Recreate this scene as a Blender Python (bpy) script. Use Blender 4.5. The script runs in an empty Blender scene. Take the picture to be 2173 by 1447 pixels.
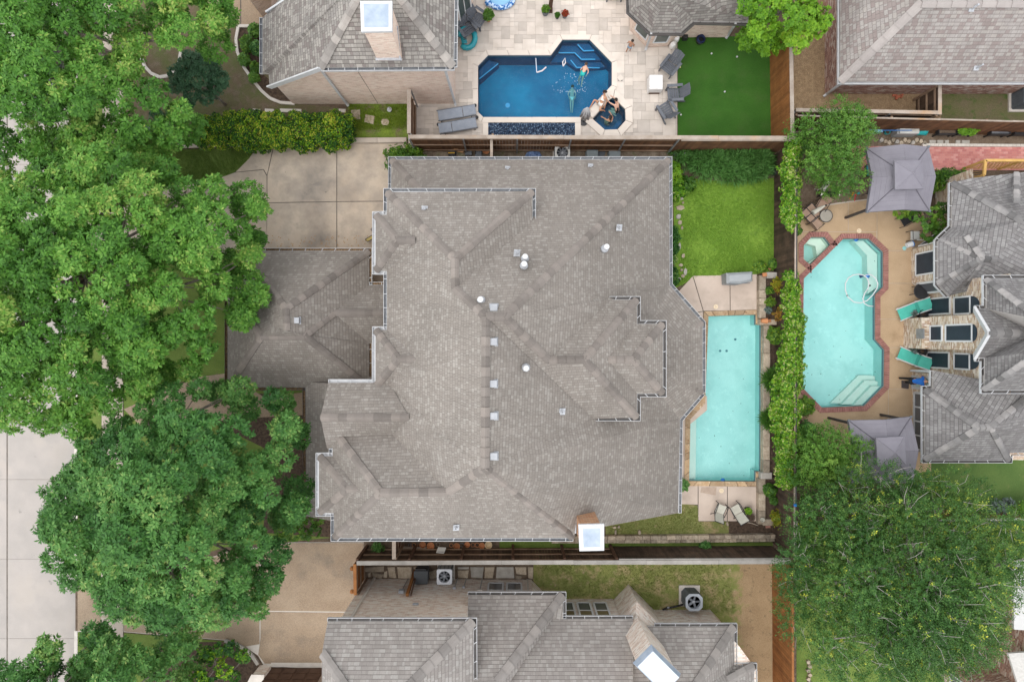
import bpy, math, random
import numpy as np
from mathutils import Vector, Matrix
from mathutils.geometry import delaunay_2d_cdt, tessellate_polygon

# ------------------------------------------------------------------ camera, sky, sun, exposure
SC = bpy.context.scene
CAMZ = 33.0          # drone height in metres
FPX = 1449.0         # focal length in photo pixels
cam_d = bpy.data.cameras.new('camera'); cam = bpy.data.objects.new('camera', cam_d)
SC.collection.objects.link(cam); SC.camera = cam
cam.location = (0, 0, CAMZ); cam.rotation_euler = (0, 0, 0)
cam_d.sensor_width = 36.0; cam_d.lens = FPX / 2173.0 * 36.0
cam_d.clip_start = 0.5; cam_d.clip_end = 1000
SUN_EL, SUN_AZ = math.radians(70), math.radians(238)      # azimuth clockwise from +Y
world = bpy.data.worlds.new('World'); SC.world = world; world.use_nodes = True
wn = world.node_tree
bg = wn.nodes['Background']; sky = wn.nodes.new('ShaderNodeTexSky'); sky.sky_type = 'NISHITA'
sky.sun_disc = False; sky.sun_elevation = SUN_EL; sky.sun_rotation = SUN_AZ; sky.dust_density = 0.6
hs = wn.nodes.new('ShaderNodeHueSaturation'); hs.inputs['Saturation'].default_value = 0.10     # overcast: grey cloud light
wn.links.new(sky.outputs[0], hs.inputs['Color']); wn.links.new(hs.outputs[0], bg.inputs[0])
bg.inputs[1].default_value = 0.15
sun_d = bpy.data.lights.new('sun', 'SUN'); sun = bpy.data.objects.new('sun', sun_d); SC.collection.objects.link(sun)
sun_d.energy = 0.5; sun_d.angle = math.radians(55); sun_d.color = (1.0, 0.93, 0.84)
sun.location = (0, -20, 40)
_d = Vector((math.sin(SUN_AZ) * math.cos(SUN_EL), math.cos(SUN_AZ) * math.cos(SUN_EL), math.sin(SUN_EL)))
sun.rotation_euler = _d.to_track_quat('Z', 'Y').to_euler()
vs = SC.view_settings; vs.view_transform = 'Standard'; vs.look = 'None'; vs.gamma = 1.0; vs.use_curve_mapping = False
vs.exposure = 1.54
SC.render.engine = 'CYCLES'
SC.cycles.use_denoising = True
SC.cycles.max_bounces = 8; SC.cycles.transparent_max_bounces = 12; SC.cycles.sample_clamp_indirect = 6.0

# ------------------------------------------------------------------ helpers
COL = SC.collection
R = math.radians
rng = random.Random(7)
nrng = np.random.default_rng(11)
WL = {}                                  # world origin of every object that parents others
def P(px, py, z=0.0):
    s = (CAMZ - z) / FPX
    return Vector(((px - 1086.5) * s, -(py - 723.5) * s, z))
def W2(pts, z=0.0): return [tuple(P(x, y, z)[:2]) for x, y in pts]
def tag(o, label=None, cat=None, group=None, kind=None):
    if label: o['label'] = label
    if cat: o['category'] = cat
    if group: o['group'] = group
    if kind: o['kind'] = kind
    return o
def thing(name, label, cat, loc=(0, 0, 0), rz=0.0, group=None):
    o = bpy.data.objects.new(name, None); COL.objects.link(o); o.empty_display_size = 0.2
    o.location = loc; o.rotation_euler = (0, 0, rz)
    WL[o] = Vector(loc)
    return tag(o, label, cat, group)
def proto(name, label, cat, group=None):          # built at the origin, moved later
    return thing(name, label, cat, (0, 0, 0), 0, group)
def place(o, loc, rz=0.0, rx=0.0, s=1.0):
    o.location = loc; o.rotation_euler = (rx, 0, rz); o.scale = (s, s, s); return o
def copy_tree(o, parent=None, label=None):
    c = o.copy(); COL.objects.link(c); c.parent = parent
    if label: c['label'] = label
    for ch in list(o.children): copy_tree(ch, c)
    return c
def link_mesh(name, me, mat=None, parent=None):
    o = bpy.data.objects.new(name, me); COL.objects.link(o)
    if parent is not None:
        o.parent = parent; WL[o] = WL.get(parent, Vector((0, 0, 0)))
    else: WL[o] = Vector((0, 0, 0))
    if mat is not None and not me.materials: me.materials.append(mat)
    return o

class MB:
    """collects shapes, builds ONE mesh object"""
    def __init__(s): s.v = []; s.f = []; s.m = []; s.cm = 0
    def mat(s, i): s.cm = i; return s
    def add(s, vs, fs):
        n = len(s.v); s.v += [tuple(v) for v in vs]
        for f in fs: s.f.append([i + n for i in f]); s.m.append(s.cm)
        return s
    def box(s, c, d, rz=0.0, rx=0.0, ry=0.0, M=None, taper=1.0):
        hx, hy, hz = d[0] / 2, d[1] / 2, d[2] / 2
        vs = [Vector((x * hx * (taper if z > 0 else 1), y * hy * (taper if z > 0 else 1), z * hz)) for z in (-1, 1) for x, y in ((-1, -1), (1, -1), (1, 1), (-1, 1))]
        Q = Matrix.Rotation(rz, 3, 'Z') @ Matrix.Rotation(ry, 3, 'Y') @ Matrix.Rotation(rx, 3, 'X')
        vs = [Q @ v + Vector(c) for v in vs]
        if M: vs = [M @ v for v in vs]
        return s.add(vs, [(0, 3, 2, 1), (4, 5, 6, 7), (0, 1, 5, 4), (1, 2, 6, 5), (2, 3, 7, 6), (3, 0, 4, 7)])
    def bar(s, a, b, w, h, up=Vector((0, 0, 1))):
        a, b = Vector(a), Vector(b); d = (b - a).normalized(); u = Vector(up); sd = d.cross(u)
        if sd.length < 1e-4: sd = d.cross(Vector((1, 0, 0)))
        sd.normalize(); u = sd.cross(d)
        vs = [p + sd * (x * w / 2) + u * (y * h / 2) for p in (a, b) for x, y in ((-1, -1), (1, -1), (1, 1), (-1, 1))]
        return s.add(vs, [(0, 1, 2, 3), (4, 7, 6, 5), (0, 4, 5, 1), (1, 5, 6, 2), (2, 6, 7, 3), (3, 7, 4, 0)])
    def prism(s, poly, z0, z1, top=True, bottom=True, inset=0.0):
        poly = list(poly)
        if sum(poly[i][0] * poly[(i + 1) % len(poly)][1] - poly[(i + 1) % len(poly)][0] * poly[i][1] for i in range(len(poly))) < 0: poly = poly[::-1]
        n = len(poly); tp = inset_poly(poly, inset) if inset else poly
        vs = [(x, y, z0) for x, y in poly] + [(x, y, z1) for x, y in tp]
        fs = [(i, (i + 1) % n, n + (i + 1) % n, n + i) for i in range(n)]
        if top: fs.append(tuple(range(n, 2 * n)))
        if bottom: fs.append(tuple(range(n - 1, -1, -1)))
        return s.add(vs, fs)
    def tube(s, pts, r, seg=6, cap=True):
        pts = [Vector(p) for p in pts]; n = len(pts)
        rs = r if isinstance(r, (list, tuple)) else [r] * n
        vs = []; fs = []; prev = None
        for i, p in enumerate(pts):
            d = (pts[min(i + 1, n - 1)] - pts[max(i - 1, 0)]); d = d.normalized() if d.length > 1e-9 else Vector((0, 0, 1))
            a = prev if prev is not None else (Vector((0, 0, 1)) if abs(d.z) < 0.9 else Vector((1, 0, 0)))
            a = (a - d * a.dot(d)); a = a.normalized() if a.length > 1e-6 else d.orthogonal().normalized()
            prev = a; b = d.cross(a)
            for k in range(seg):
                t = 2 * math.pi * k / seg; vs.append(p + (a * math.cos(t) + b * math.sin(t)) * rs[i])
        for i in range(n - 1):
            for k in range(seg):
                k2 = (k + 1) % seg; fs.append((i * seg + k, i * seg + k2, (i + 1) * seg + k2, (i + 1) * seg + k))
        if cap: fs.append(tuple(range(seg - 1, -1, -1))); fs.append(tuple(range((n - 1) * seg, n * seg)))
        return s.add(vs, fs)
    def lathe(s, c, prof, seg=14, sx=1.0, sy=1.0):
        c = Vector(c); vs = []; fs = []; n = len(prof)
        for r, z in prof:
            for k in range(seg):
                t = 2 * math.pi * k / seg; vs.append((c.x + r * sx * math.cos(t), c.y + r * sy * math.sin(t), c.z + z))
        for i in range(n - 1):
            for k in range(seg):
                k2 = (k + 1) % seg; fs.append((i * seg + k, i * seg + k2, (i + 1) * seg + k2, (i + 1) * seg + k))
        if prof[0][0] > 1e-4: fs.append(tuple(range(seg - 1, -1, -1)))
        if prof[-1][0] > 1e-4: fs.append(tuple(range((n - 1) * seg, n * seg)))
        return s.add(vs, fs)
    def ball(s, c, r, sz=1.0, seg=12, rings=7, sx=1.0, sy=1.0, jit=0.0):
        prof = [(max(1e-3, r * math.sin(math.pi * i / rings)), -r * sz * math.cos(math.pi * i / rings)) for i in range(rings + 1)]
        k0 = len(s.v); s.lathe(c, prof, seg, sx, sy)
        if jit:
            for i in range(k0, len(s.v)): s.v[i] = tuple(q + rng.uniform(-jit, jit) for q in s.v[i])
        return s
    def obj(s, name, mats, parent=None, local=False, smooth=False, kind=None, bevel=0.0, flat_under=None):
        off = Vector((0, 0, 0)) if (local or parent is None) else WL.get(parent, Vector((0, 0, 0)))
        me = bpy.data.meshes.new(name); me.from_pydata([(v[0] - off.x, v[1] - off.y, v[2] - off.z) for v in s.v], [], s.f)
        for m in (mats if isinstance(mats, (list, tuple)) else [mats]): me.materials.append(m)
        me.polygons.foreach_set('material_index', s.m)
        if smooth: me.polygons.foreach_set('use_smooth', [True] * len(me.polygons))
        me.update()
        o = link_mesh(name, me, None, parent)
        if bevel:
            b = o.modifiers.new('bevel', 'BEVEL'); b.width = bevel; b.segments = 2; b.limit_method = 'ANGLE'
        if kind: o['kind'] = kind
        return o

def area2(p): return sum(p[i][0] * p[(i + 1) % len(p)][1] - p[(i + 1) % len(p)][0] * p[i][1] for i in range(len(p)))
def inset_poly(poly, d):
    """moves every edge of a CCW polygon inwards by d"""
    n = len(poly); out = []
    for i in range(n):
        a, b, c = Vector(poly[i - 1][:2]), Vector(poly[i][:2]), Vector(poly[(i + 1) % n][:2])
        e1, e2 = (b - a).normalized(), (c - b).normalized()
        n1, n2 = Vector((-e1.y, e1.x)), Vector((-e2.y, e2.x))
        k = n1 + n2
        if k.length < 1e-6: out.append(tuple(b + n1 * d)); continue
        k = k / max(0.25, k.dot(n1)) ; out.append(tuple(b + k * d))
    return out
def ccw(p): return p if area2(p) > 0 else p[::-1]
def in_poly(x, y, p):
    c = False; j = len(p) - 1
    for i in range(len(p)):
        if (p[i][1] > y) != (p[j][1] > y) and x < (p[j][0] - p[i][0]) * (y - p[i][1]) / (p[j][1] - p[i][1]) + p[i][0]: c = not c
        j = i
    return c
def edge_dist(x, y, p):
    b = 1e9
    for i in range(len(p)):
        ax, ay = p[i][:2]; bx, by = p[(i + 1) % len(p)][:2]
        dx, dy = bx - ax, by - ay; l = dx * dx + dy * dy
        t = 0 if l == 0 else max(0, min(1, ((x - ax) * dx + (y - ay) * dy) / l))
        b = min(b, math.hypot(x - ax - t * dx, y - ay - t * dy))
    return b
def poly_minus(outer, holes):
    """triangles of outer minus holes (2-D)"""
    vs = [Vector(p) for p in outer]; es = [(i, (i + 1) % len(outer)) for i in range(len(outer))]
    for h in holes:
        n = len(vs); vs += [Vector(p) for p in h]; es += [(n + i, n + (i + 1) % len(h)) for i in range(len(h))]
    r = delaunay_2d_cdt(vs, es, [], 0, 1e-6)
    tri = []
    for f in r[2]:
        cx = sum(r[0][i][0] for i in f) / len(f); cy = sum(r[0][i][1] for i in f) / len(f)
        if in_poly(cx, cy, outer) and not any(in_poly(cx, cy, h) for h in holes): tri.append(f)
    return [tuple(v) for v in r[0]], tri
def sheet(name, px, z, mat, holes=(), parent=None, kind='structure', world=False, thick=0.0, label=None):
    outer = list(px) if world else W2(px); hs_ = [h if world else W2(h) for h in holes]
    v, t = poly_minus(ccw(outer), hs_)
    t = [f if area2([v[i] for i in f]) > 0 else list(f)[::-1] for f in t]
    m = MB(); m.add([(x, y, z) for x, y in v], t)
    if thick:
        for ring in [ccw(outer)] + [ccw(list(h))[::-1] for h in hs_]:
            n = len(ring); m.add([(x, y, z - thick) for x, y in ring] + [(x, y, z) for x, y in ring], [(i, (i + 1) % n, n + (i + 1) % n, n + i) for i in range(n)])
    o = m.obj(name, mat, parent)
    if parent is None and kind: o['kind'] = kind
    return o
def piece(name, me, parent, loc, rz=0.0, sc=(1, 1, 1), rot=None):
    """a part that shares mesh data with its look-alikes"""
    o = bpy.data.objects.new(name, me); COL.objects.link(o); o.parent = parent
    o.location = Vector(loc) - WL.get(parent, Vector((0, 0, 0))); o.scale = sc
    o.rotation_euler = rot if rot is not None else (0, 0, rz)
    WL[o] = WL.get(parent, Vector((0, 0, 0)))
    return o
_UB = {}
def unit_box(mat, bev=0.0):
    k = (mat.name, bev)
    if k not in _UB:
        m = MB()
        if bev:
            b = bev; m.prism([(-.5, -.5), (.5, -.5), (.5, .5), (-.5, .5)], -.5, .5 - b, top=False)
            n = 4; a = [(-.5, -.5), (.5, -.5), (.5, .5), (-.5, .5)]; i_ = [(x * (1 - 2 * b), y * (1 - 2 * b)) for x, y in a]
            m.add([(x, y, .5 - b) for x, y in a] + [(x, y, .5) for x, y in i_], [(i, (i + 1) % n, n + (i + 1) % n, n + i) for i in range(n)] + [(4, 5, 6, 7)])
        else: m.box((0, 0, 0), (1, 1, 1))
        me = bpy.data.meshes.new('unit_box'); me.from_pydata(m.v, [], m.f); me.materials.append(mat); _UB[k] = me
    return _UB[k]

# ------------------------------------------------------------------ materials
MAT = {}
class NB:
    def __init__(s, name):
        s.m = bpy.data.materials.new(name); s.m.use_nodes = True; s.t = s.m.node_tree; s.b = s.t.nodes['Principled BSDF']; MAT[name] = s.m
    def n(s, ty, **kw):
        nd = s.t.nodes.new('ShaderNode' + ty)
        for k, v in kw.items(): setattr(nd, k, v)
        return nd
    def set(s, nd, key, val):
        if hasattr(val, 'is_linked'): s.t.links.new(val, nd.inputs[key])
        else: nd.inputs[key].default_value = val
    def math(s, op, a, b=0.0, c=None):
        nd = s.n('Math', operation=op); s.set(nd, 0, a); s.set(nd, 1, b)
        if c is not None: s.set(nd, 2, c)
        return nd.outputs[0]
    def mix(s, f, a, b, mode='MIX'):
        nd = s.n('Mix', data_type='RGBA', blend_type=mode); s.set(nd, 0, f); s.set(nd, 6, a); s.set(nd, 7, b); return nd.outputs[2]
    def ramp(s, f, stops, interp='LINEAR'):
        nd = s.n('ValToRGB'); cr = nd.color_ramp; cr.interpolation = interp
        while len(cr.elements) < len(stops): cr.elements.new(0.5)
        for e, (p, c) in zip(cr.elements, stops): e.position = p; e.color = (*c, 1) if len(c) == 3 else c
        s.set(nd, 0, f); return nd.outputs[0]
    def pos(s): return s.n('NewGeometry').outputs['Position']
    def noise(s, scale, detail=4, rough=0.55, vec=None, out=0):
        nd = s.n('TexNoise'); s.set(nd, 'Scale', scale); s.set(nd, 'Detail', detail); s.set(nd, 'Roughness', rough)
        s.t.links.new(vec if vec is not None else s.pos(), nd.inputs['Vector']); return nd.outputs[out]
    def bump(s, h, dist, strength=1.0):
        nd = s.n('Bump'); s.set(nd, 'Height', h); s.set(nd, 'Distance', dist); s.set(nd, 'Strength', strength)
        s.t.links.new(nd.outputs[0], s.b.inputs['Normal'])
    def fin(s, col, rough=0.85, spec=0.3):
        s.set(s.b, 'Base Color', col); s.set(s.b, 'Roughness', rough); s.set(s.b, 'Specular IOR Level', spec); return s.m
def c4(c): return (c[0], c[1], c[2], 1)
def mk(name, a, b=None, scale=3.0, rough=0.85, spec=0.3, fine=0.0, fscale=60.0, bump=0.0, bscale=40.0, rnd=0.0, metal=0.0, lo=0.35, hi=0.65, patch=None, stretch=None):
    """plain surface: large noise from a to b, fine grain, bump, per-object variation, optional patches (colour, scale, lo, hi)"""
    if name in MAT: return MAT[name]
    N = NB(name)
    col = c4(a)
    if b is not None: col = N.ramp(N.noise(scale, 5), [(lo, a), (hi, b)])
    if patch:
        for pc, ps, pl, ph in patch:
            col = N.mix(N.ramp(N.noise(ps, 6, 0.62), [(pl, (0, 0, 0)), (ph, (1, 1, 1))]), col, c4(pc))
    if fine:
        g = N.noise(fscale, 3, 0.7); col = N.mix(1.0, col, N.ramp(g, [(0.25, (1 - fine,) * 3), (0.75, (1 + fine,) * 3)]), 'MULTIPLY')
    if rnd:
        oi = N.n('ObjectInfo'); col = N.mix(1.0, col, N.ramp(oi.outputs['Random'], [(0, (1 - rnd,) * 3), (0.5, (1, 1, 1)), (1, (1 + rnd * 0.8, 1 + rnd * .75, 1 + rnd * .7))]), 'MULTIPLY')
    if bump: N.bump(N.noise(bscale, 4, 0.6), bump)
    N.set(N.b, 'Metallic', metal)
    return N.fin(col, rough, spec)
def tiles(name, rowh, colw, pal, joint, jr=0.08, ju=0.03, stagger=None, bump=0.006, vary=0.10, lam=0.5, rough=0.9, jmix=1.0, interp='CONSTANT'):
    """courses of shingles or bricks on UVs given in metres (u along the course, v up the slope)"""
    N = NB(name)
    uv = N.n('UVMap').outputs[0]; sp = N.n('SeparateXYZ'); N.t.links.new(uv, sp.inputs[0])
    r = N.math('DIVIDE', sp.outputs[1], rowh); row = N.math('FLOOR', r); fr = N.math('FRACT', r)
    wn1 = N.n('TexWhiteNoise', noise_dimensions='1D'); N.set(wn1, 'W', row)
    off = N.math('MULTIPLY', wn1.outputs[0], 9.0) if stagger is None else N.math('MULTIPLY', row, stagger)
    uu = N.math('ADD', N.math('DIVIDE', sp.outputs[0], colw), off)
    # shingle tabs of uneven width: warp the coordinate a little
    if stagger is None: uu = N.math('ADD', uu, N.math('MULTIPLY', N.math('SINE', N.math('MULTIPLY', uu, 2.3)), 0.28))
    cl = N.math('FLOOR', uu); fu = N.math('FRACT', uu)
    cb = N.n('CombineXYZ'); N.set(cb, 0, row); N.set(cb, 1, cl)
    w2 = N.n('TexWhiteNoise', noise_dimensions='2D'); N.t.links.new(cb.outputs[0], w2.inputs['Vector'])
    n = len(pal); col = N.ramp(w2.outputs[0], [(i / n, c) for i, c in enumerate(pal)], interp)
    if vary:
        col = N.mix(1.0, col, N.ramp(N.noise(0.35, 4), [(0.3, (1 - vary,) * 3), (0.7, (1 + vary,) * 3)]), 'MULTIPLY')
        col = N.mix(1.0, col, N.ramp(N.noise(45, 2), [(0.25, (.9,) * 3), (0.75, (1.1,) * 3)]), 'MULTIPLY')
    if vary and stagger is None:      # faint run-off streaks down the slope
        sv = N.n('CombineXYZ'); N.set(sv, 0, N.math('MULTIPLY', sp.outputs[0], 2.2)); N.set(sv, 1, N.math('MULTIPLY', sp.outputs[1], .22))
        col = N.mix(1.0, col, N.ramp(N.noise(1.0, 5, .6, vec=sv.outputs[0]), [(.3, (.90,) * 3), (.7, (1.07,) * 3)]), 'MULTIPLY')
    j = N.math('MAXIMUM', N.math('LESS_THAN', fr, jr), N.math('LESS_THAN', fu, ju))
    col = N.mix(N.math('MULTIPLY', j, jmix), col, c4(joint))  # mortar on bricks; on shingles the edge plus a row shadow painted in colour
    h = N.math('ADD', N.math('MULTIPLY', w2.outputs[0], lam), N.math('MULTIPLY', N.math('SUBTRACT', 1.0, j), 1.0))
    if stagger is None: h = N.math('ADD', h, N.math('MULTIPLY', N.math('SUBTRACT', 1.0, fr), 1.0))
    N.bump(h, bump)
    return N.fin(col, rough, 0.2)
def leafmat(name, cols, trans=0.28, rough=0.5):
    """leaf colour from the per-leaf random value 'tint'"""
    N = NB(name)
    at = N.n('Attribute', attribute_name='tint'); n = len(cols)
    col = N.ramp(at.outputs['Fac'], [(i / (n - 1), c) for i, c in enumerate(cols)])
    N.fin(col, rough, 0.25)
    tr = N.n('BsdfTranslucent'); N.t.links.new(N.mix(1.0, col, (1.0, 1.0, 0.55, 1), 'MULTIPLY'), tr.inputs[0])
    mx = N.n('MixShader'); mx.inputs[0].default_value = trans
    N.t.links.new(N.b.outputs[0], mx.inputs[1]); N.t.links.new(tr.outputs[0], mx.inputs[2])
    N.t.links.new(mx.outputs[0], N.t.nodes['Material Output'].inputs[0]); return N.m
def watermat(name, tint, ripple=0.02, scale=2.5):
    N = NB(name); out = N.t.nodes['Material Output']; N.t.nodes.remove(N.b)
    tp = N.n('BsdfTransparent'); tp.inputs[0].default_value = c4(tint)
    gl = N.n('BsdfGlossy'); gl.inputs['Roughness'].default_value = 0.04
    fr = N.n('Fresnel'); fr.inputs[0].default_value = 1.33
    bp = N.n('Bump'); N.set(bp, 'Height', N.noise(scale, 5, 0.6)); bp.inputs['Distance'].default_value = ripple
    N.t.links.new(bp.outputs[0], gl.inputs['Normal']); N.t.links.new(bp.outputs[0], fr.inputs['Normal'])
    mx = N.n('MixShader'); N.t.links.new(fr.outputs[0], mx.inputs[0]); N.t.links.new(tp.outputs[0], mx.inputs[1]); N.t.links.new(gl.outputs[0], mx.inputs[2])
    N.t.links.new(mx.outputs[0], out.inputs[0]); return N.m
def glassmat(name, c, rough=0.08):
    N = NB(name); N.set(N.b, 'IOR', 1.5); return N.fin(c4(c), rough, 0.6)

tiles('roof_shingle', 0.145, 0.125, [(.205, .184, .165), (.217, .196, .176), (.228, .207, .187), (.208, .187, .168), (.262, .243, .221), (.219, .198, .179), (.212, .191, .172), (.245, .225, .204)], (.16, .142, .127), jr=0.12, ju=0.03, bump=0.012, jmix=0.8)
tiles('roof_shingle_north', 0.16, 0.165, [(.19, .175, .162), (.25, .235, .217), (.22, .205, .192), (.29, .272, .25), (.18, .158, .149), (.255, .238, .22)], (.12, .11, .10), jr=0.15, bump=0.014)
tiles('roof_shingle_red', 0.16, 0.16, [(.272, .25, .237), (.228, .194, .184), (.29, .27, .255), (.256, .234, .222), (.222, .186, .176), (.29, .267, .248)], (.19, .165, .155), jr=0.13, bump=0.012)
tiles('roof_shingle_dark', 0.155, 0.15, [(.165, .158, .157), (.19, .183, .182), (.212, .207, .206), (.175, .167, .167), (.228, .223, .22), (.196, .189, .189)], (.11, .105, .105), jr=0.14, bump=0.014)
tiles('roof_shingle_south', 0.16, 0.15, [(.235, .216, .202), (.26, .241, .226), (.28, .262, .245), (.245, .225, .212), (.30, .285, .268)], (.165, .15, .14), jr=0.14, ju=0.02, bump=0.012)
tiles('brick_pink', 0.075, 0.215, [(.64, .475, .39), (.68, .53, .44), (.71, .59, .50), (.56, .41, .335), (.70, .55, .465), (.65, .51, .42)], (.70, .63, .56), jr=0.16, ju=0.05, stagger=0.5, bump=0.003, interp='CONSTANT')
tiles('brick_tan', 0.075, 0.215, [(.50, .40, .29), (.42, .30, .20), (.58, .50, .40), (.36, .24, .16), (.60, .50, .39), (.40, .30, .24), (.68, .62, .54)], (.62, .56, .47), jr=0.15, ju=0.05, stagger=0.5, bump=0.003)
tiles('brick_red', 0.075, 0.215, [(.30, .15, .115), (.24, .115, .09), (.36, .20, .16), (.42, .28, .235), (.22, .11, .09), (.5, .4, .35)], (.45, .39, .34), jr=0.16, ju=0.05, stagger=0.5, bump=0.008)
tiles('brick_white', 0.075, 0.215, [(.72, .62, .54), (.66, .53, .44), (.75, .68, .61), (.56, .43, .35), (.76, .72, .66), (.68, .57, .485)], (.75, .70, .64), jr=0.16, ju=0.06, stagger=0.5, bump=0.003)
tiles('brick_orange', 0.075, 0.215, [(.42, .20, .10), (.34, .16, .085), (.48, .26, .14), (.38, .22, .13)], (.50, .40, .30), jr=0.18, ju=0.06, stagger=0.5, bump=0.008)
tiles('paver_red', 0.11, 0.21, [(.46, .185, .165), (.50, .22, .195), (.42, .16, .15), (.53, .26, .235)], (.40, .24, .21), jr=0.06, ju=0.04, stagger=0.5, bump=0.003)

white = mk('white_paint', (.52, .53, .54), (.44, .45, .47), 6, 0.5, 0.4)
gutter_in = mk('gutter_inside', (.13, .14, .155), (.20, .21, .225), 8, 0.6)
debris = mk('gutter_leaf_debris', (.10, .065, .04), (.30, .20, .11), 16, 0.95, fine=.3, fscale=50)
gutter_brown = mk('gutter_dark', (.075, .07, .068), (.10, .092, .088), 5, 0.5)
fascia = mk('fascia', (.40, .38, .36), None)
soil = mk('soil', (.085, .06, .043), (.15, .11, .078), 3.5, .95, fine=.35, fscale=30, bump=.03, bscale=18)
mulch = mk('mulch', (.045, .03, .022), (.105, .072, .05), 8, .95, fine=.4, fscale=35, bump=.03, bscale=25)
thin_grass = mk('thin_grass', (.135, .10, .065), (.10, .115, .04), 1.1, .95, fine=.35, fscale=38, bump=.02, bscale=40, patch=[((.16, .125, .09), 2.3, .5, .66)])
lawn = mk('lawn', (.12, .225, .024), (.185, .305, .04), .7, .95, fine=.32, fscale=30, bump=.03, bscale=45, patch=[((.10, .19, .024), 3.0, .52, .66), ((.21, .24, .075), 5.0, .64, .74)])
front_lawn = mk('front_lawn', (.10, .155, .03), (.14, .20, .042), 1.3, .95, fine=.3, fscale=35, bump=.02, bscale=40, patch=[((.15, .125, .07), 2.2, .62, .75)])
moss = mk('moss_grass', (.105, .165, .022), (.16, .225, .03), 2.2, .95, fine=.4, fscale=25, bump=.03, bscale=30, patch=[((.15, .115, .075), 1.4, .50, .64)])
dry_lawn = mk('dry_lawn', (.15, .175, .052), (.195, .205, .07), 1.1, .95, fine=.3, fscale=32, bump=.02, bscale=40, patch=[((.31, .245, .13), 1.3, .52, .66), ((.36, .27, .17), 3.1, .62, .72)])
straw = mk('dry_straw_ground', (.40, .285, .165), (.33, .23, .13), 1.4, .95, fine=.25, fscale=28, bump=.015, bscale=35, patch=[((.14, .115, .07), 3.5, .60, .72), ((.18, .17, .07), 1.0, .63, .75)])
right_lawn = mk('right_lawn', (.065, .125, .03), (.095, .155, .04), .8, .95, fine=.25, fscale=32, bump=.02, patch=[((.17, .18, .07), 1.8, .58, .72)])
turf = mk('artificial_turf', (.028, .088, .012), (.039, .112, .016), .7, .9, .15, fine=.22, fscale=40, bump=.012, bscale=60, patch=[((.048, .10, .022), 1.3, .50, .8)])
gravel = mk('tan_gravel', (.33, .235, .14), (.25, .17, .10), 5, .95, fine=.45, fscale=26, bump=.03, bscale=22)
street_c = mk('street_concrete', (.375, .342, .318), (.335, .31, .29), 1.2, .9, fine=.09, fscale=40, rnd=.035, patch=[((.44, .39, .345), .7, .50, .78), ((.28, .265, .25), .35, .50, .75), ((.22, .21, .20), 1.5, .67, .73)])
joint_m = mk('joint_dark', (.12, .105, .09), (.17, .15, .13), 6)
drive_c = mk('driveway_concrete', (.45, .372, .295), (.525, .442, .355), .8, .9, fine=.07, fscale=30, rnd=.05, patch=[((.21, .19, .17), .45, .43, .70), ((.36, .31, .26), 1.6, .50, .74), ((.17, .15, .13), 2.4, .66, .74)])
agg = mk('exposed_aggregate', (.285, .215, .152), (.335, .26, .188), 1.0, .92, fine=.28, fscale=26, bump=.01, bscale=40, rnd=.03, patch=[((.22, .18, .14), .6, .55, .72)])
agg_r = mk('aggregate_patio', (.385, .275, .17), (.44, .32, .205), 1.2, .92, fine=.18, fscale=30, bump=.008, bscale=45, rnd=.03, patch=[((.30, .21, .125), 1.0, .56, .74)])
pink_c = mk('pink_patio_concrete', (.47, .385, .325), (.53, .44, .375), 1.1, .9, fine=.06, fscale=30, rnd=.03, patch=[((.38, .315, .265), .9, .52, .74)])
sidewalk_c = mk('sidewalk_concrete', (.39, .335, .285), (.43, .375, .32), 1.5, .9, fine=.08, rnd=.05)
curb_w = mk('pale_concrete_edging', (.60, .56, .51), (.52, .48, .435), 3, .9, fine=.08)
trav = mk('travertine', (.48, .43, .38), (.55, .495, .445), 2.2, .75, .3, fine=.06, rnd=.17)
trav_base = mk('travertine_grout', (.45, .40, .35), None)
coping_w = mk('white_coping', (.64, .58, .515), (.60, .54, .48), 2, .7, fine=.03, rnd=.02)
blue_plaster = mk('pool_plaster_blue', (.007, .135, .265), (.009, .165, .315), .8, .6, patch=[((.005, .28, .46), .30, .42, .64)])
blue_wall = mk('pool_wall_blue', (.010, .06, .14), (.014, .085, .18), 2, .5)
step_edge = mk('pool_step_edge', (.25, .46, .72), None)
aqua = mk('pool_plaster_aqua', (.345, .645, .635), (.395, .695, .68), .6, .6, patch=[((.295, .58, .57), 1.1, .46, .75), ((.43, .735, .72), 2.6, .56, .72)])  # mottling stands in for ripple and caustic light, painted into the floor colour
aqua_wall = mk('pool_wall_aqua', (.33, .61, .59), (.37, .65, .63), 1.5, .6)
aqua_pale = mk('pool_shelf_pale', (.50, .66, .61), (.56, .69, .64), 1.2, .6)
tile_band = mk('pool_tile_band', (.05, .11, .15), (.10, .18, .22), 20, .3)
w_blue = watermat('water_deep_blue', (.45, .88, .98), .07, 3.0)
w_aqua = watermat('water_aqua', (.93, .99, .985), .05, 2.0)
glass_stone = mk('fire_glass', (.01, .025, .06), (.05, .10, .19), 14, .15, .6)
coping_tan = mk('tan_coping_stone', (.37, .25, .145), (.46, .345, .225), 2.5, .85, fine=.14, fscale=14, rnd=.30, patch=[((.30, .19, .11), 5, .55, .65), ((.52, .43, .32), 7, .6, .68)])
stone_buff = mk('buff_limestone', (.29, .235, .175), (.40, .34, .265), 3, .9, fine=.2, fscale=12, rnd=.32, bump=.01, bscale=20)
stone_grey = mk('grey_limestone', (.30, .28, .25), (.40, .375, .34), 3, .9, fine=.12, rnd=.12, bump=.01, bscale=20)
brick_coping = mk('brick_coping', (.255, .115, .10), (.33, .165, .145), 5, .85, fine=.08, rnd=.16)
mortar_pale = mk('pale_mortar', (.50, .44, .38), None)
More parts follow.
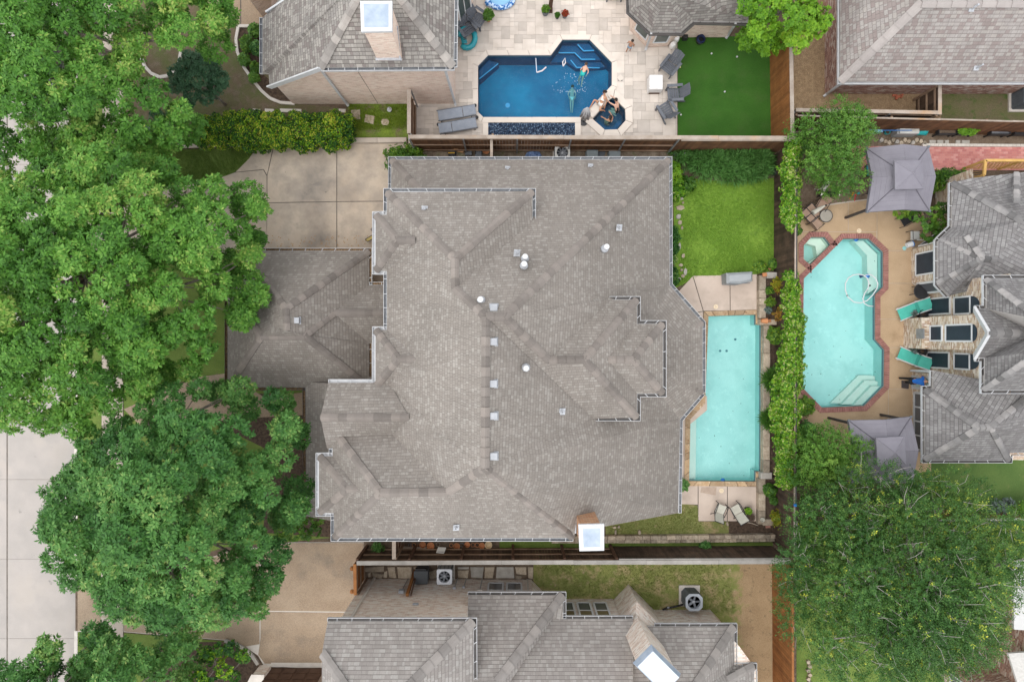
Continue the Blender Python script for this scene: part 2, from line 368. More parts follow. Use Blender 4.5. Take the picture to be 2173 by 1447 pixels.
picket_m = mk('cedar_picket', (.10, .048, .024), (.16, .078, .038), 2.2, .85, fine=.15, fscale=20, rnd=.30)
picket_red = mk('stained_cedar_picket', (.20, .078, .024), (.27, .115, .036), 2.2, .8, fine=.12, fscale=20, rnd=.18)
picket_black = mk('weathered_dark_picket', (.045, .030, .022), (.09, .058, .04), 2.0, .85, fine=.2, fscale=20, rnd=.35)
rail_m = mk('fence_rail', (.20, .13, .085), (.29, .205, .145), 2, .85, rnd=.15)
cap_m = mk('fence_cap', (.27, .22, .18), (.36, .31, .265), 2.0, .85, fine=.1, fscale=18, rnd=.10, patch=[((.33, .205, .115), .5, .55, .68)])
cap_grey = mk('fence_cap_grey', (.235, .222, .205), (.31, .295, .275), 2.0, .85, fine=.1, fscale=18, rnd=.08)
steel = mk('galvanised_steel', (.24, .25, .265), (.31, .32, .335), 4, .45, .5, metal=.4)
black_m = mk('black_metal', (.02, .02, .022), (.035, .035, .038), 5, .45, .4)
dark_wood = mk('dark_brown_wood', (.075, .04, .026), (.11, .062, .04), 3, .8, fine=.1)
screen = mk('navy_window_screen', (.018, .028, .042), (.026, .038, .055), 3, .55, .4)
frame_w = mk('window_frame', (.66, .67, .68), None, rough=.5)
pane_g = glassmat('window_pane', (.06, .085, .08))
pane_t = glassmat('window_blind_tan', (.17, .13, .075), .25)
pane_d = glassmat('window_grey', (.10, .105, .115), .2)
metal_lt = mk('vent_metal', (.27, .285, .31), (.33, .345, .37), 5, .45, .5, rnd=.05)
metal_cap = mk('chimney_cap_metal', (.26, .32, .40), (.34, .40, .48), 3, .4, .5)
pipe_w = mk('pvc_white', (.60, .61, .62), None, rough=.4)
lead = mk('lead_flashing', (.32, .335, .36), (.42, .435, .46), 9, .5)

# ---------------------------------------------------------------- pool outlines (photo pixels, water edge)
NPOOL = [(1014.6, 141), (1036, 118.6), (1169, 118.6), (1193.6, 85.8), (1251, 85.8), (1298, 134), (1298, 182), (1250, 232.6), (1232, 249.5), (1025.6, 249.5), (1014.6, 238.5)]
NSPA = [(1257, 254), (1283, 277), (1310, 276), (1327, 257), (1326, 233), (1301, 209), (1294, 212)]
LAP = [(1503, 671), (1603, 668), (1603, 689), (1614.5, 689), (1613.6, 1000), (1603, 1000), (1603, 1021), (1462, 1020), (1464.6, 889), (1496, 856), (1499.6, 760)]
RPOOL = [(1789, 507), (1843, 507), (1873, 535), (1873, 609), (1856, 626), (1856, 720), (1875.5, 742), (1874.6, 819), (1833, 861), (1743.5, 864.6), (1702, 822), (1704.7, 591.6)]
RSPA = [(1721, 503.5), (1749.4, 503.5), (1763, 521), (1721, 564.6), (1704.7, 550.5), (1704.7, 521)]
HOLES = [NPOOL, NSPA, LAP, RPOOL, RSPA]

# ---------------------------------------------------------------- ground, street, pavements
EX = 160.0
gx = P(160, 0).x
sheet('ground', [(gx, -EX), (EX, -EX), (EX, EX), (gx, EX)], 0.0, soil, [W2(h) for h in HOLES], world=True)
st = sheet('street', [(-EX, -EX), (gx, -EX), (gx, EX), (-EX, EX)], -0.112, joint_m, world=True)
tag(st, kind='structure')
ub = unit_box(street_c, .0)
ys = [-150, 10, 180, 348, 516, 684, 850, 1018, 1187, 1356, 1525]
xs = [(-520, -260), (-258, 11), (13, 160)]
for x0, x1 in xs:
    for a, b in zip(ys[:-1], ys[1:]):
        A, B = P(x0, a + .3), P(x1, b - .3)
        piece('slab', ub, st, ((A.x + B.x) / 2, (A.y + B.y) / 2, -0.106), 0, (B.x - A.x - .02, A.y - B.y, .012))
# kerb in lengths, open at the driveway mouths
kb = MB()
for a, b in ((-120, 385), (560, 1240), (1338, 1600)):
    A, B = P(158, a), P(165, b); kb.box(((A.x + B.x) / 2, (A.y + B.y) / 2, -.045), (B.x - A.x, A.y - B.y, .134))
tag(kb.obj('kerb', curb_w), kind='structure')
def slabs(parent, polys, z, mat, thick=.02, name='slab', shrink=.008):
    for pl in polys:
        w = inset_poly(ccw(W2(pl)), shrink); m = MB(); m.prism(w, z - thick, z, bottom=False); m.obj(name, mat, parent)
sw = sheet('sidewalk', [(218, -200), (262, -200), (262, 1700), (214, 1700)], .004, joint_m)
slabs(sw, [[(219 - (y / 1500) * 5, y), (262, y), (262, y + 56), (219 - (y / 1500) * 5, y + 56)] for y in range(-60, 1500, 57)], .03, sidewalk_c)
# verge and front lawns under the street trees
sheet('verge', [(165, -200), (218, -200), (214, 1700), (165, 1700)], .005, front_lawn)
sheet('north_front_yard', [(263, -120), (560, -120), (560, 60), (632, 221), (740, 232), (740, 300), (400, 303), (263, 303)], .006, thin_grass)
sheet('mulch_bed', [(505, 58), (560, 58), (560, 160), (632, 222), (600, 219), (562, 197), (522, 148), (503, 100)], .011, mulch)
wk = sheet('north_walkway', [(430, 52), (450, -60), (570, -60), (570, 56), (505, 55)], .009, joint_m)
slabs(wk, [[(430, 52), (441, -10), (510, -10), (510, 54.5)], [(512, -10), (570, -10), (570, 56), (512, 55)]], .02, agg)
sheet('lawn_wedge', [(263, 322), (546, 313), (528, 340), (498, 366), (450, 386), (380, 398), (263, 405)], .008, front_lawn)
sheet('front_lawn', [(263, 545), (545, 545), (545, 800), (645, 825), (648, 1095), (707, 1140), (620, 1148), (480, 1160), (263, 1225)], .007, front_lawn)
sheet('entry_bed', [(300, 820), (480, 800), (480, 835), (646, 835), (646, 1090), (705, 1108), (705, 1140), (560, 1130), (560, 950)], .011, mulch)
ew = sheet('entry_walk', [(263, 868), (420, 800), (480, 792), (560, 842), (648, 832), (648, 880), (560, 885), (300, 905)], .015, agg)
sheet('side_grass', [(738, 221), (866, 217), (866, 301), (738, 301)], .010, moss)
# main driveway
dw = sheet('driveway', [(549, 309), (862, 303), (866, 340), (835, 340), (835, 600), (480, 545), (165, 560), (165, 378), (263, 402), (380, 396), (450, 383), (498, 363), (528, 337)], .006, joint_m)
slabs(dw, [[(549, 309), (581, 308.5), (567, 372), (560, 360), (500, 366), (528, 338)],
           [(582, 308.5), (714.5, 306), (714.5, 428), (567.5, 430.5), (567.5, 374)],
           [(715.5, 306), (862, 303), (866, 340), (835, 340), (835, 427), (715.5, 428)],
           [(567.5, 431.5), (714.5, 429), (714.5, 540), (555, 540), (566, 512)],
           [(715.5, 429), (835, 428), (835, 600), (715.5, 600)],
           [(498, 367), (559, 361), (566.5, 374), (566.5, 511), (554, 530), (540, 545), (400, 545), (400, 391), (450, 384)],
           [(263, 403), (399, 392), (399, 545), (263, 552)], [(165, 380), (262, 403), (262, 552), (165, 558)]], .03, drive_c)
# south neighbour's driveway
sd = sheet('south_driveway', [(165, 1243), (263, 1255), (480, 1170), (620, 1150), (772, 1150), (772, 1195), (756, 1262), (700, 1420), (560, 1412), (548, 1390), (520, 1372), (480, 1358), (263, 1340), (165, 1340)], .0065, curb_w)
slabs(sd, [[(165, 1245), (262, 1256), (262, 1339), (165, 1338)], [(263, 1255), (480, 1171), (551, 1163), (551, 1366), (520, 1371), (480, 1357), (263, 1339)],
           [(553, 1162), (620, 1151), (772, 1151), (772, 1195), (756, 1262), (735, 1297), (553, 1295)], [(553, 1297), (735, 1299), (700, 1410), (562, 1407), (548, 1388), (553, 1352)]], .026, agg, shrink=.008)
sheet('south_bed', [(340, 1362), (480, 1361), (519, 1376), (546, 1400), (560, 1470), (300, 1470)], .012, mulch)
sheet('south_front_lawn', [(263, 1342), (480, 1360), (340, 1375), (300, 1500), (263, 1500)], .009, front_lawn)
# back garden of the main house
sheet('back_lawn', [(1428, 375), (1560, 388), (1642, 378), (1648, 478), (1652, 572), (1606, 582), (1476, 590), (1432, 612)], .010, lawn)
sheet('side_ground', [(870, 322), (1440, 320), (1440, 345), (870, 345)], .008, mk('stony_side_ground', (.16, .12, .085), (.27, .225, .17), 3, .95, fine=.4, fscale=22, bump=.03, patch=[((.11, .125, .045), 1.5, .58, .68)]))
np_ = sheet('pool_patio_north', [(1446, 622), (1470, 585), (1606, 582), (1606, 662), (1500, 662), (1490, 690)], .006, joint_m)
slabs(np_, [[(1440, 618), (1469.5, 586), (1491.5, 660), (1478, 663)], [(1470.5, 585.5), (1548, 584), (1548.5, 659), (1492.5, 660)], [(1549, 584), (1606, 582), (1606, 657), (1549.5, 659)], [(1478, 664), (1491.5, 661), (1492, 690), (1490, 690)]], .04, pink_c)
sp_ = sheet('pool_patio_south', [(1440, 1029), (1606, 1031), (1606, 1105), (1480, 1106), (1480, 1071), (1440, 1070)], .006, joint_m)
slabs(sp_, [[(1441, 1030), (1480.5, 1030), (1480.5, 1070), (1441, 1069)], [(1481.5, 1030), (1542.5, 1031), (1542.5, 1105), (1481.5, 1105)], [(1543.5, 1031), (1605, 1032), (1604, 1105), (1543.5, 1105)]], .04, pink_c)
st_ = sheet('pool_side_path', [(1425, 850), (1500, 840), (1500, 870), (1458, 905), (1455, 1030), (1430, 1030)], .02, pink_c)
sheet('south_back_lawn', [(1285, 1100), (1445, 1068), (1480, 1072), (1482, 1106), (1546, 1106), (1546, 1139), (1285, 1144)], .010, dry_lawn)
sheet('bare_bed', [(1547, 1106), (1650, 1108), (1650, 1138), (1547, 1138)], .012, mulch)
sheet('weed_strip', [(1060, 1146), (1640, 1150), (1640, 1165), (1060, 1162)], .011, front_lawn)
# south neighbour's garden
N_ = NB('south_yard'); ps = N_.n('SeparateXYZ'); N_.t.links.new(N_.pos(), ps.inputs[0])
e_ = P(1562, 1300).x; f_ = N_.math('ADD', N_.math('MULTIPLY', N_.math('SUBTRACT', ps.outputs[0], e_), 1.1), N_.math('MULTIPLY', N_.math('SUBTRACT', N_.noise(1.6, 6, .65), .5), 3.2)); f_ = N_.ramp(N_.math('ADD', f_, .5), [(.25, (0, 0, 0)), (.75, (1, 1, 1))])
g_ = N_.ramp(N_.noise(1.1, 5), [(.35, (.17, .20, .055)), (.65, (.24, .25, .08))])
for pc, ps_, pl, ph in (((.38, .30, .16), 1.3, .48, .66), ((.42, .32, .20), 3.1, .58, .72)): g_ = N_.mix(N_.ramp(N_.noise(ps_, 6, .62), [(pl, (0, 0, 0)), (ph, (1, 1, 1))]), g_, c4(pc))
d_ = N_.ramp(N_.noise(1.4, 5), [(.35, (.37, .265, .155)), (.65, (.30, .21, .12))]); d_ = N_.mix(N_.ramp(N_.noise(3.5, 6, .65), [(.58, (0, 0, 0)), (.72, (1, 1, 1))]), d_, (.13, .105, .065, 1))
N_.bump(N_.noise(40, 4), .02); N_.fin(N_.mix(1.0, N_.mix(f_, g_, d_), N_.ramp(N_.noise(30, 3, .7), [(.25, (.7, .7, .7)), (.75, (1.3, 1.3, 1.3))]), 'MULTIPLY'), .95)
sheet('south_lawn', [(1132, 1166), (1648, 1164), (1648, 1520), (1132, 1520)], .008, N_.m)
# north neighbour
sheet('turf', [(1438, 78), (1642, 78), (1642, 300), (1438, 300)], .012, turf)
sheet('north_patio', [(866, -140), (1437, -140), (1437, 318), (872, 318), (872, 222), (866, 222)], .006, trav_base, [NPOOL, NSPA])
# far right gardens
sheet('gravel_yard', [(1684, -140), (2000, -140), (2000, 268), (1684, 268)], .008, gravel)
sheet('far_lawn', [(1996, 180), (2400, 180), (2400, 270), (1996, 272)], .010, mk('sparse_lawn', (.16, .13, .08), (.12, .13, .05), 1.2, .95, fine=.35, fscale=30, bump=.02, patch=[((.075, .12, .03), 2.0, .55, .66)]))
sheet('right_soil', [(1650, 270), (2400, 275), (2400, 330), (1850, 330), (1850, 460), (1700, 462), (1650, 462)], .0085, mk('right_garden_soil', (.14, .10, .07), (.21, .16, .115), 3, .95, fine=.4, fscale=28, bump=.03))
rp = sheet('right_patio', [(1692, 446), (1780, 430), (1945, 410), (1975, 470), (1975, 840), (1962, 990), (1850, 1010), (1700, 890), (1690, 840)], .010, mortar_pale, [RPOOL, RSPA])
j = [(1692, 446), (1945, 410), (1975, 470), (1975, 1000), (1850, 1010), (1700, 890), (1690, 840)]
def clip_px(poly, x0, y0, x1, y1):
    for ax, v, sgn in ((0, x0, 1), (0, x1, -1), (1, y0, 1), (1, y1, -1)):
        out = []
        for i in range(len(poly)):
            a, b = poly[i], poly[(i + 1) % len(poly)]; ia, ib = (a[ax] - v) * sgn >= 0, (b[ax] - v) * sgn >= 0
            if ia: out.append(a)
            if ia != ib:
                t = (v - a[ax]) / (b[ax] - a[ax]); out.append((a[0] + t * (b[0] - a[0]), a[1] + t * (b[1] - a[1])))
        poly = out
        if not poly: break
    return poly
for x0, y0, x1, y1 in ((1680, 400, 1799, 492), (1799.8, 400, 1860, 492), (1860.8, 400, 1990, 532), (1884, 532.8, 1990, 601), (1864, 601.8, 1990, 677), (1864, 677.8, 1990, 737), (1884.8, 737.8, 1990, 825), (1680, 492.8, 1703, 1020), (1703.6, 492.8, 1859.5, 532), (1703.6, 532.8, 1883.4, 601), (1703.6, 601.8, 1863.2, 737), (1703.6, 737.8, 1884, 1020), (1884.8, 825.8, 1990, 1020)):
    q = clip_px(j, x0, y0, x1, y1)
    if len(q) > 2:
        v, t = poly_minus(ccw(W2(q)), [W2(RPOOL), W2(RSPA)])
        if t:
            m = MB(); t = [f if area2([v[i] for i in f]) > 0 else list(f)[::-1] for f in t]; m.add([(x, y, .032) for x, y in v], t); m.obj('slab', agg_r, rp)
sheet('right_lawn', [(1952, 955), (2400, 940), (2400, 1110), (1930, 1110), (1930, 1000)], .013, right_lawn)
sheet('far_right_lawn', [(1690, 1110), (2400, 1110), (2400, 1600), (1690, 1600)], .009, front_lawn)
m = MB()
A, B = P(1800, 311), P(2400, 362)
v = [(A.x, B.y, .03), (B.x, B.y, .03), (B.x, A.y, .03), (A.x, A.y, .03)]; m.add(v, [(0, 1, 2, 3)])
o = tag(m.obj('red_brick_patio', MAT['paver_red']), kind='structure')
uvl = o.data.uv_layers.new(name='UVMap')
for li, q in zip(range(4), v): uvl.data[li].uv = (q[0], q[1])

# pale edging kerbs of the beds
def edging(name, label, pts, w, h, mat, seglen=1.1, group=None):
    t = thing(name, label, 'edging', P(*pts[0]), group=group)
    for a, b in zip(pts[:-1], pts[1:]):
        A, B = P(*a), P(*b); L = (B - A).length; k = max(1, round(L / seglen)); d = (B - A) / k
        for i in range(k):
            C = A + d * (i + .5); piece('block', unit_box(mat, .06), t, (C.x, C.y, h / 2 - .02), math.atan2(d.y, d.x), (d.length - .006, w, h + .04))
    return t
edging('bed_edging', 'pale curved concrete edging round the mulch bed by the pink brick house', [(556, 57), (507, 57), (502, 85), (505, 112), (518, 143), (538, 172), (556, 194), (574, 210), (596, 219), (626, 221)], .14, .10, curb_w)
edging('tree_ring', 'pale half-round concrete tree ring under the top left oak', [(299, 105), (301, 125), (309, 143), (322, 157), (340, 165), (358, 162), (372, 152), (381, 135), (385, 112)], .14, .10, curb_w)
edging('low_wall', 'low concrete strip wall below the long flecked hedge', [(300, 315), (420, 309), (560, 306), (742, 302)], .22, .12, sidewalk_c, 2.2)
edging('low_wall', 'low concrete wall between mossy side grass and driveway', [(742, 301), (864, 300)], .24, .25, sidewalk_c, 1.6)
edging('bed_edging', 'stone edging curving round the dark bed at the bottom driveway', [(478, 1357), (500, 1363), (520, 1374), (536, 1388), (549, 1408)], .16, .12, stone_grey, .5)
# paved ramp with white triangle at the corner
rm = MB(); rm.prism(W2([(212, 1332), (244, 1330), (244, 1338), (216, 1334)]), .02, .05); tag(rm.obj('kerb_ramp', curb_w), 'small pale kerb wedge by the sidewalk at bottom left', 'kerb')

# stepping stones in the mossy strip
def flag(name, label, cat, pts, z=.04, mat=None, group=None, th=.05):
    c = P(sum(p[0] for p in pts) / len(pts), sum(p[1] for p in pts) / len(pts)); m = MB()
    m.prism(ccw(W2(pts)), z - th, z, bottom=False, inset=.012); o = m.obj(name, mat or stone_buff)
    return tag(o, label, cat, group)
def rocky(cx, cy, rx, ry, n=7, seed=0, j=.22):
    q = random.Random(seed); return [(cx + rx * (1 + q.uniform(-j, j)) * math.cos(2 * math.pi * i / n + .4), cy + ry * (1 + q.uniform(-j, j)) * math.sin(2 * math.pi * i / n + .4)) for i in range(n)]
sst = 'stepping stones in the mossy strip'
flag('stepping_stone', 'square stepping stone beside the hedge end', 'stepping stone', [(745, 234), (765, 233), (765, 254), (744, 255)], group=sst, mat=stone_buff)
flag('stepping_stone', 'tilted pale stepping stone, middle of three in bright moss', 'stepping stone', [(775, 243), (796, 247), (793, 265), (773, 260)], group=sst)
flag('stepping_stone', 'rounded stepping stone nearest the wooden gate post', 'stepping stone', rocky(817, 260, 10, 8, 8, 3, .12), group=sst)
for i, (x0, x1) in enumerate(((536, 553), (562, 582), (594, 640), (716, 734))):
    flag('paving_slab', ['short', 'second', 'long', 'last'][i] + ' pale slab peeping above the long hedge ' + ['at its left', 'left of centre', 'near its middle', 'by its right end'][i], 'slab', [(x0, 231), (x1, 232), (x1, 240), (x0, 239)], group='slabs behind the hedge', mat=curb_w)
# stones along the left of the back lawn
lg = 'stones edging the back lawn'
for i, (cx, cy, rx, ry, d) in enumerate(((1443, 422, 9, 4, 'flat pale stone at the top of the lawn edge'), (1449, 430.5, 3, 3, 'tiny round stone below the top flat stone'), (1444, 441, 9, 7, 'largest pinkish stone on the left lawn edge'), (1440, 460, 6, 6, 'pink stone below the largest lawn edge stone'), (1442, 473, 5.5, 6, 'small squarish stone in the bare soil gap'), (1447, 484, 3.5, 5, 'narrow upright stone beside the dark low hedge'), (1442, 522, 3, 9, 'long thin stone beside the dark low hedge'), (1449.5, 543, 4.5, 6, 'white pointed stone on the lawn edge'), (1445, 563, 5, 4, 'grey stone above the lower pale stones'), (1454, 577, 5, 8, 'white leaning stone near the patio corner'), (1446, 573, 4, 4, 'small tan stone beside the white leaning stone'), (1449, 586, 5, 4, 'pinkish stone near the patio corner'), (1441, 592, 4, 4, 'lowest tan stone by the house corner'))):
    flag('edging_stone', d, 'stone', rocky(cx, cy, rx, ry, 6, i + 40), group=lg, mat=stone_buff if i % 3 else stone_grey, z=.05)

# ---------------------------------------------------------------- pools
def ring_px(poly, w):            # outer outline of a coping, world coordinates
    p = ccw(W2(poly)); return p, inset_poly(p, -w)
def coping(parent, poly, w, seglen, mat, z0=-.04, z1=.06, name='coping_stone', gap=.006, skip=(), jit=0.0):
    a, b = ring_px(poly, w); n = len(a)
    for i in range(n):
        if i in skip: continue
        A, B, C, D = Vector(a[i]), Vector(a[(i + 1) % n]), Vector(b[(i + 1) % n]), Vector(b[i])
        L = (B - A).length; k = max(1, round(L / seglen))
        ts = [q / k for q in range(k + 1)]
        if jit: ts = [0.0] + sorted(min(.98, max(.02, t + rng.uniform(-jit, jit) / k)) for t in ts[1:-1]) + [1.0]
        for q in range(k):
            t0, t1 = ts[q] + gap / L, ts[q + 1] - gap / L
            quad = [A.lerp(B, t0), A.lerp(B, t1), D.lerp(C, t1), D.lerp(C, t0)]
            m = MB(); m.prism([tuple(p) for p in quad], z0, z1 + (rng.uniform(-.004, .004) if jit else 0), inset=.004); m.obj(name, mat, parent)
def basin(label, poly, depth, wallm, floorm, waterm, wz=-.10, band=None, name='swimming_pool', cat='pool', floor_name='pool_floor'):
    p = ccw(W2(poly)); c = Vector((sum(q[0] for q in p) / len(p), sum(q[1] for q in p) / len(p), 0)); n = len(p)
    t = thing(name, label, cat, c)
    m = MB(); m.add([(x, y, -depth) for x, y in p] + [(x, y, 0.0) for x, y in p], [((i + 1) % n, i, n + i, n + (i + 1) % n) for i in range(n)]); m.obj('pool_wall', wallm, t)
    m = MB(); v, tr = poly_minus(p, []); tr = [f if area2([v[i] for i in f]) > 0 else list(f)[::-1] for f in tr]
    m.add([(x, y, -depth) for x, y in v], tr); m.obj(floor_name, floorm, t)
    if band:
        q = inset_poly(p, .012); m = MB(); m.add([(x, y, -.17) for x, y in q] + [(x, y, 0.0) for x, y in q], [((i + 1) % n, i, n + i, n + (i + 1) % n) for i in range(n)]); m.obj('tile_band', band, t)
    q = inset_poly(p, .003); v, tr = poly_minus(q, []); tr = [f if area2([v[i] for i in f]) > 0 else list(f)[::-1] for f in tr]
    m = MB(); m.add([(x, y, wz) for x, y in v], tr); m.obj('water', waterm, t)
    return t
def treads(parent, polys, zs, mat, edge=None, name='step'):
    for pl, z in zip(polys, zs):
        m = MB(); m.prism(ccw(W2(pl)), -1.6, z, bottom=False); o = m.obj(name, mat, parent)
def strip(parent, pts, z, w, mat, name):
    m = MB()
    for a, b in zip(pts[:-1], pts[1:]): m.bar(P(*a) + Vector((0, 0, z)), P(*b) + Vector((0, 0, z)), w, .012)
    m.obj(name, mat, parent)
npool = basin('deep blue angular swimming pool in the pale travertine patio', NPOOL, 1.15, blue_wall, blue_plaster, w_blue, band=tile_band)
coping(npool, NPOOL, .25, 1.2, coping_w)
step_m = mk('pool_step_blue', (.012, .075, .18), (.016, .095, .21), 1.5, .6)
treads(npool, [[(1170, 119), (1193, 87), (1251, 87), (1290, 129), (1226, 133), (1206, 118)], [(1186, 102), (1194, 87), (1251, 87), (1279, 118), (1236, 119), (1222, 102)], [(1213, 87), (1251, 87), (1264, 102), (1240, 103), (1226, 88)]], [-.80, -.55, -.33], step_m)
strip(npool, [(1214, 114), (1227, 130), (1277, 131)], -.78, .05, step_edge, 'step_edge_tile')
strip(npool, [(1187, 103), (1222, 103), (1236, 117), (1266, 117)], -.53, .05, step_edge, 'step_edge_tile')
strip(npool, [(1227, 89), (1240, 103), (1262, 102)], -.31, .05, step_edge, 'step_edge_tile')
treads(npool, [[(1015, 142), (1036, 119), (1058, 125), (1016, 162)]], [-.5], step_m, name='bench')
strip(npool, [(1016, 160), (1057, 127)], -.48, .05, step_edge, 'bench_edge_tile')
m = MB()
for x in (1077, 1127, 1178): m.lathe(P(x, 246.5) + Vector((0, 0, -.5)), [(.0, 0), (.10, 0), (.10, .03), (.0, .05)], 10)
m2 = MB(); m2.lathe(P(1077, 207) + Vector((0, 0, -1.14)), [(.12, 0), (.12, .03), (.0, .05)], 12); m2.obj('drain_cover', step_edge, npool)
for x in (1077, 1127, 1178):
    m = MB(); m.lathe(P(x, 246.5) + Vector((0, 0, -.5)), [(.09, 0), (.09, .03), (.02, .06)], 10); m.obj('return_jet', step_edge, npool)
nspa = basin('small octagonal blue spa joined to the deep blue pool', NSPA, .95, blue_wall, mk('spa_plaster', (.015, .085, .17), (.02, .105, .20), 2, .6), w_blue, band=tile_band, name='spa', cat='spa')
coping(nspa, NSPA, .34, 1.0, coping_w, z0=-.04, z1=.10, skip=(6,))
m = MB(); m.prism(W2([(1250, 246), (1288, 207), (1294, 212), (1257, 252)]), -.04, .095); m.obj('spillway_ledge', coping_w, nspa)
treads(nspa, [[(1262, 253), (1285, 274), (1308, 273), (1322, 256), (1316, 250), (1304, 264), (1288, 264), (1272, 250)]], [-.42], step_m, name='bench')
fp = thing('fire_glass_trough', 'pale stone trough filled with dark blue fire glass by the pool', 'planter', P(1128, 273))
for nm, pl in (('rim', [(1025, 253), (1232, 253), (1232, 261.5), (1025, 261.5)]), ('rim', [(1025, 261.9), (1036, 261.9), (1036, 290), (1025, 290)]), ('rim', [(1220, 261.9), (1232, 261.9), (1232, 290), (1220, 290)])):
    m = MB(); m.prism(ccw(W2(pl)), 0, .10); m.obj(nm, coping_w, fp)
m = MB()
for i in range(2600):
    x, y = rng.uniform(1036.8, 1219.2), rng.uniform(262.5, 289); p = P(x, y); s = rng.uniform(.022, .05)
    m.box((p.x, p.y, .058 + rng.uniform(0, .012)), (s, s * .9, s * .7), rng.uniform(0, 3), rng.uniform(-.7, .7), rng.uniform(-.7, .7))
gm = NB('fire_glass_chips'); ri = gm.n('NewGeometry').outputs['Random Per Island']
gm.fin(gm.ramp(ri, [(0, (.006, .012, .03)), (.5, (.014, .03, .07)), (.8, (.03, .07, .14)), (.98, (.25, .36, .48))]), .45, .3)
m.obj('fire_glass', MAT['fire_glass_chips'], fp, kind='stuff'); m = MB(); m.prism(W2([(1036, 262), (1220, 262), (1220, 290), (1036, 290)]), .036, .05); m.obj('trough_bed', glass_stone, fp)

lap = basin('long pale turquoise lap pool beside the main house', LAP, .75, aqua_wall, aqua, w_aqua, band=tile_band)
coping(lap, LAP, .24, .5, coping_tan, gap=.009, jit=.35, skip=(), z1=.055)
treads(lap, [[(1464.5, 1019), (1466, 890), (1482, 878), (1480, 1019)]], [-.35], aqua_pale, name='tanning_ledge')
for x, y in ((1552, 745), (1571, 720), (1538, 745)):
    m = MB(); m.lathe(P(x, y) + Vector((0, 0, -.749)), [(.06, 0), (.06, .02), (.0, .03)], 10); m.obj('drain_cover', mk('pool_fitting', (.06, .2, .24)), lap)
rpool = basin('large angular pale turquoise pool with red brick coping', RPOOL, .95, aqua_wall, aqua, w_aqua, band=tile_band)
a, b = ring_px(RPOOL, .25)
coping(rpool, RPOOL, .25, .105, brick_coping, z1=.07, name='brick', gap=.005)
treads(rpool, [[(1821, 508), (1842, 508), (1872, 537), (1872, 608), (1852, 622), (1850, 540)]], [-.45], aqua_pale, name='bench')
treads(rpool, [[(1778, 858), (1839, 798), (1863, 798), (1874, 800), (1874, 819), (1833, 860)], [(1797, 860), (1846, 809), (1868, 809), (1874, 811), (1874, 819), (1833, 860)], [(1816, 861), (1855, 820), (1874, 820), (1834, 860)]], [-.75, -.5, -.26], aqua_pale)
rspa = basin('small hexagonal spa with red brick coping beside the right pool', RSPA, .8, mk('spa_wall_pale', (.60, .74, .66)), mk('spa_floor_pale', (.33, .58, .55), (.40, .66, .62), 2), w_aqua, name='spa', cat='spa', band=tile_band)
coping(rspa, RSPA, .25, .105, brick_coping, z1=.07, name='brick', gap=.005, skip=(2,))
treads(rspa, [[(1721, 504), (1749, 504), (1762, 521), (1742, 542), (1738, 520), (1718, 514), (1706, 524)], [(1706, 524), (1713, 530), (1712, 546), (1722, 556), (1742, 542), (1746, 538), (1721, 563), (1706, 550)]], [-.4, -.4], mk('spa_bench_pale', (.66, .76, .66)), name='bench')

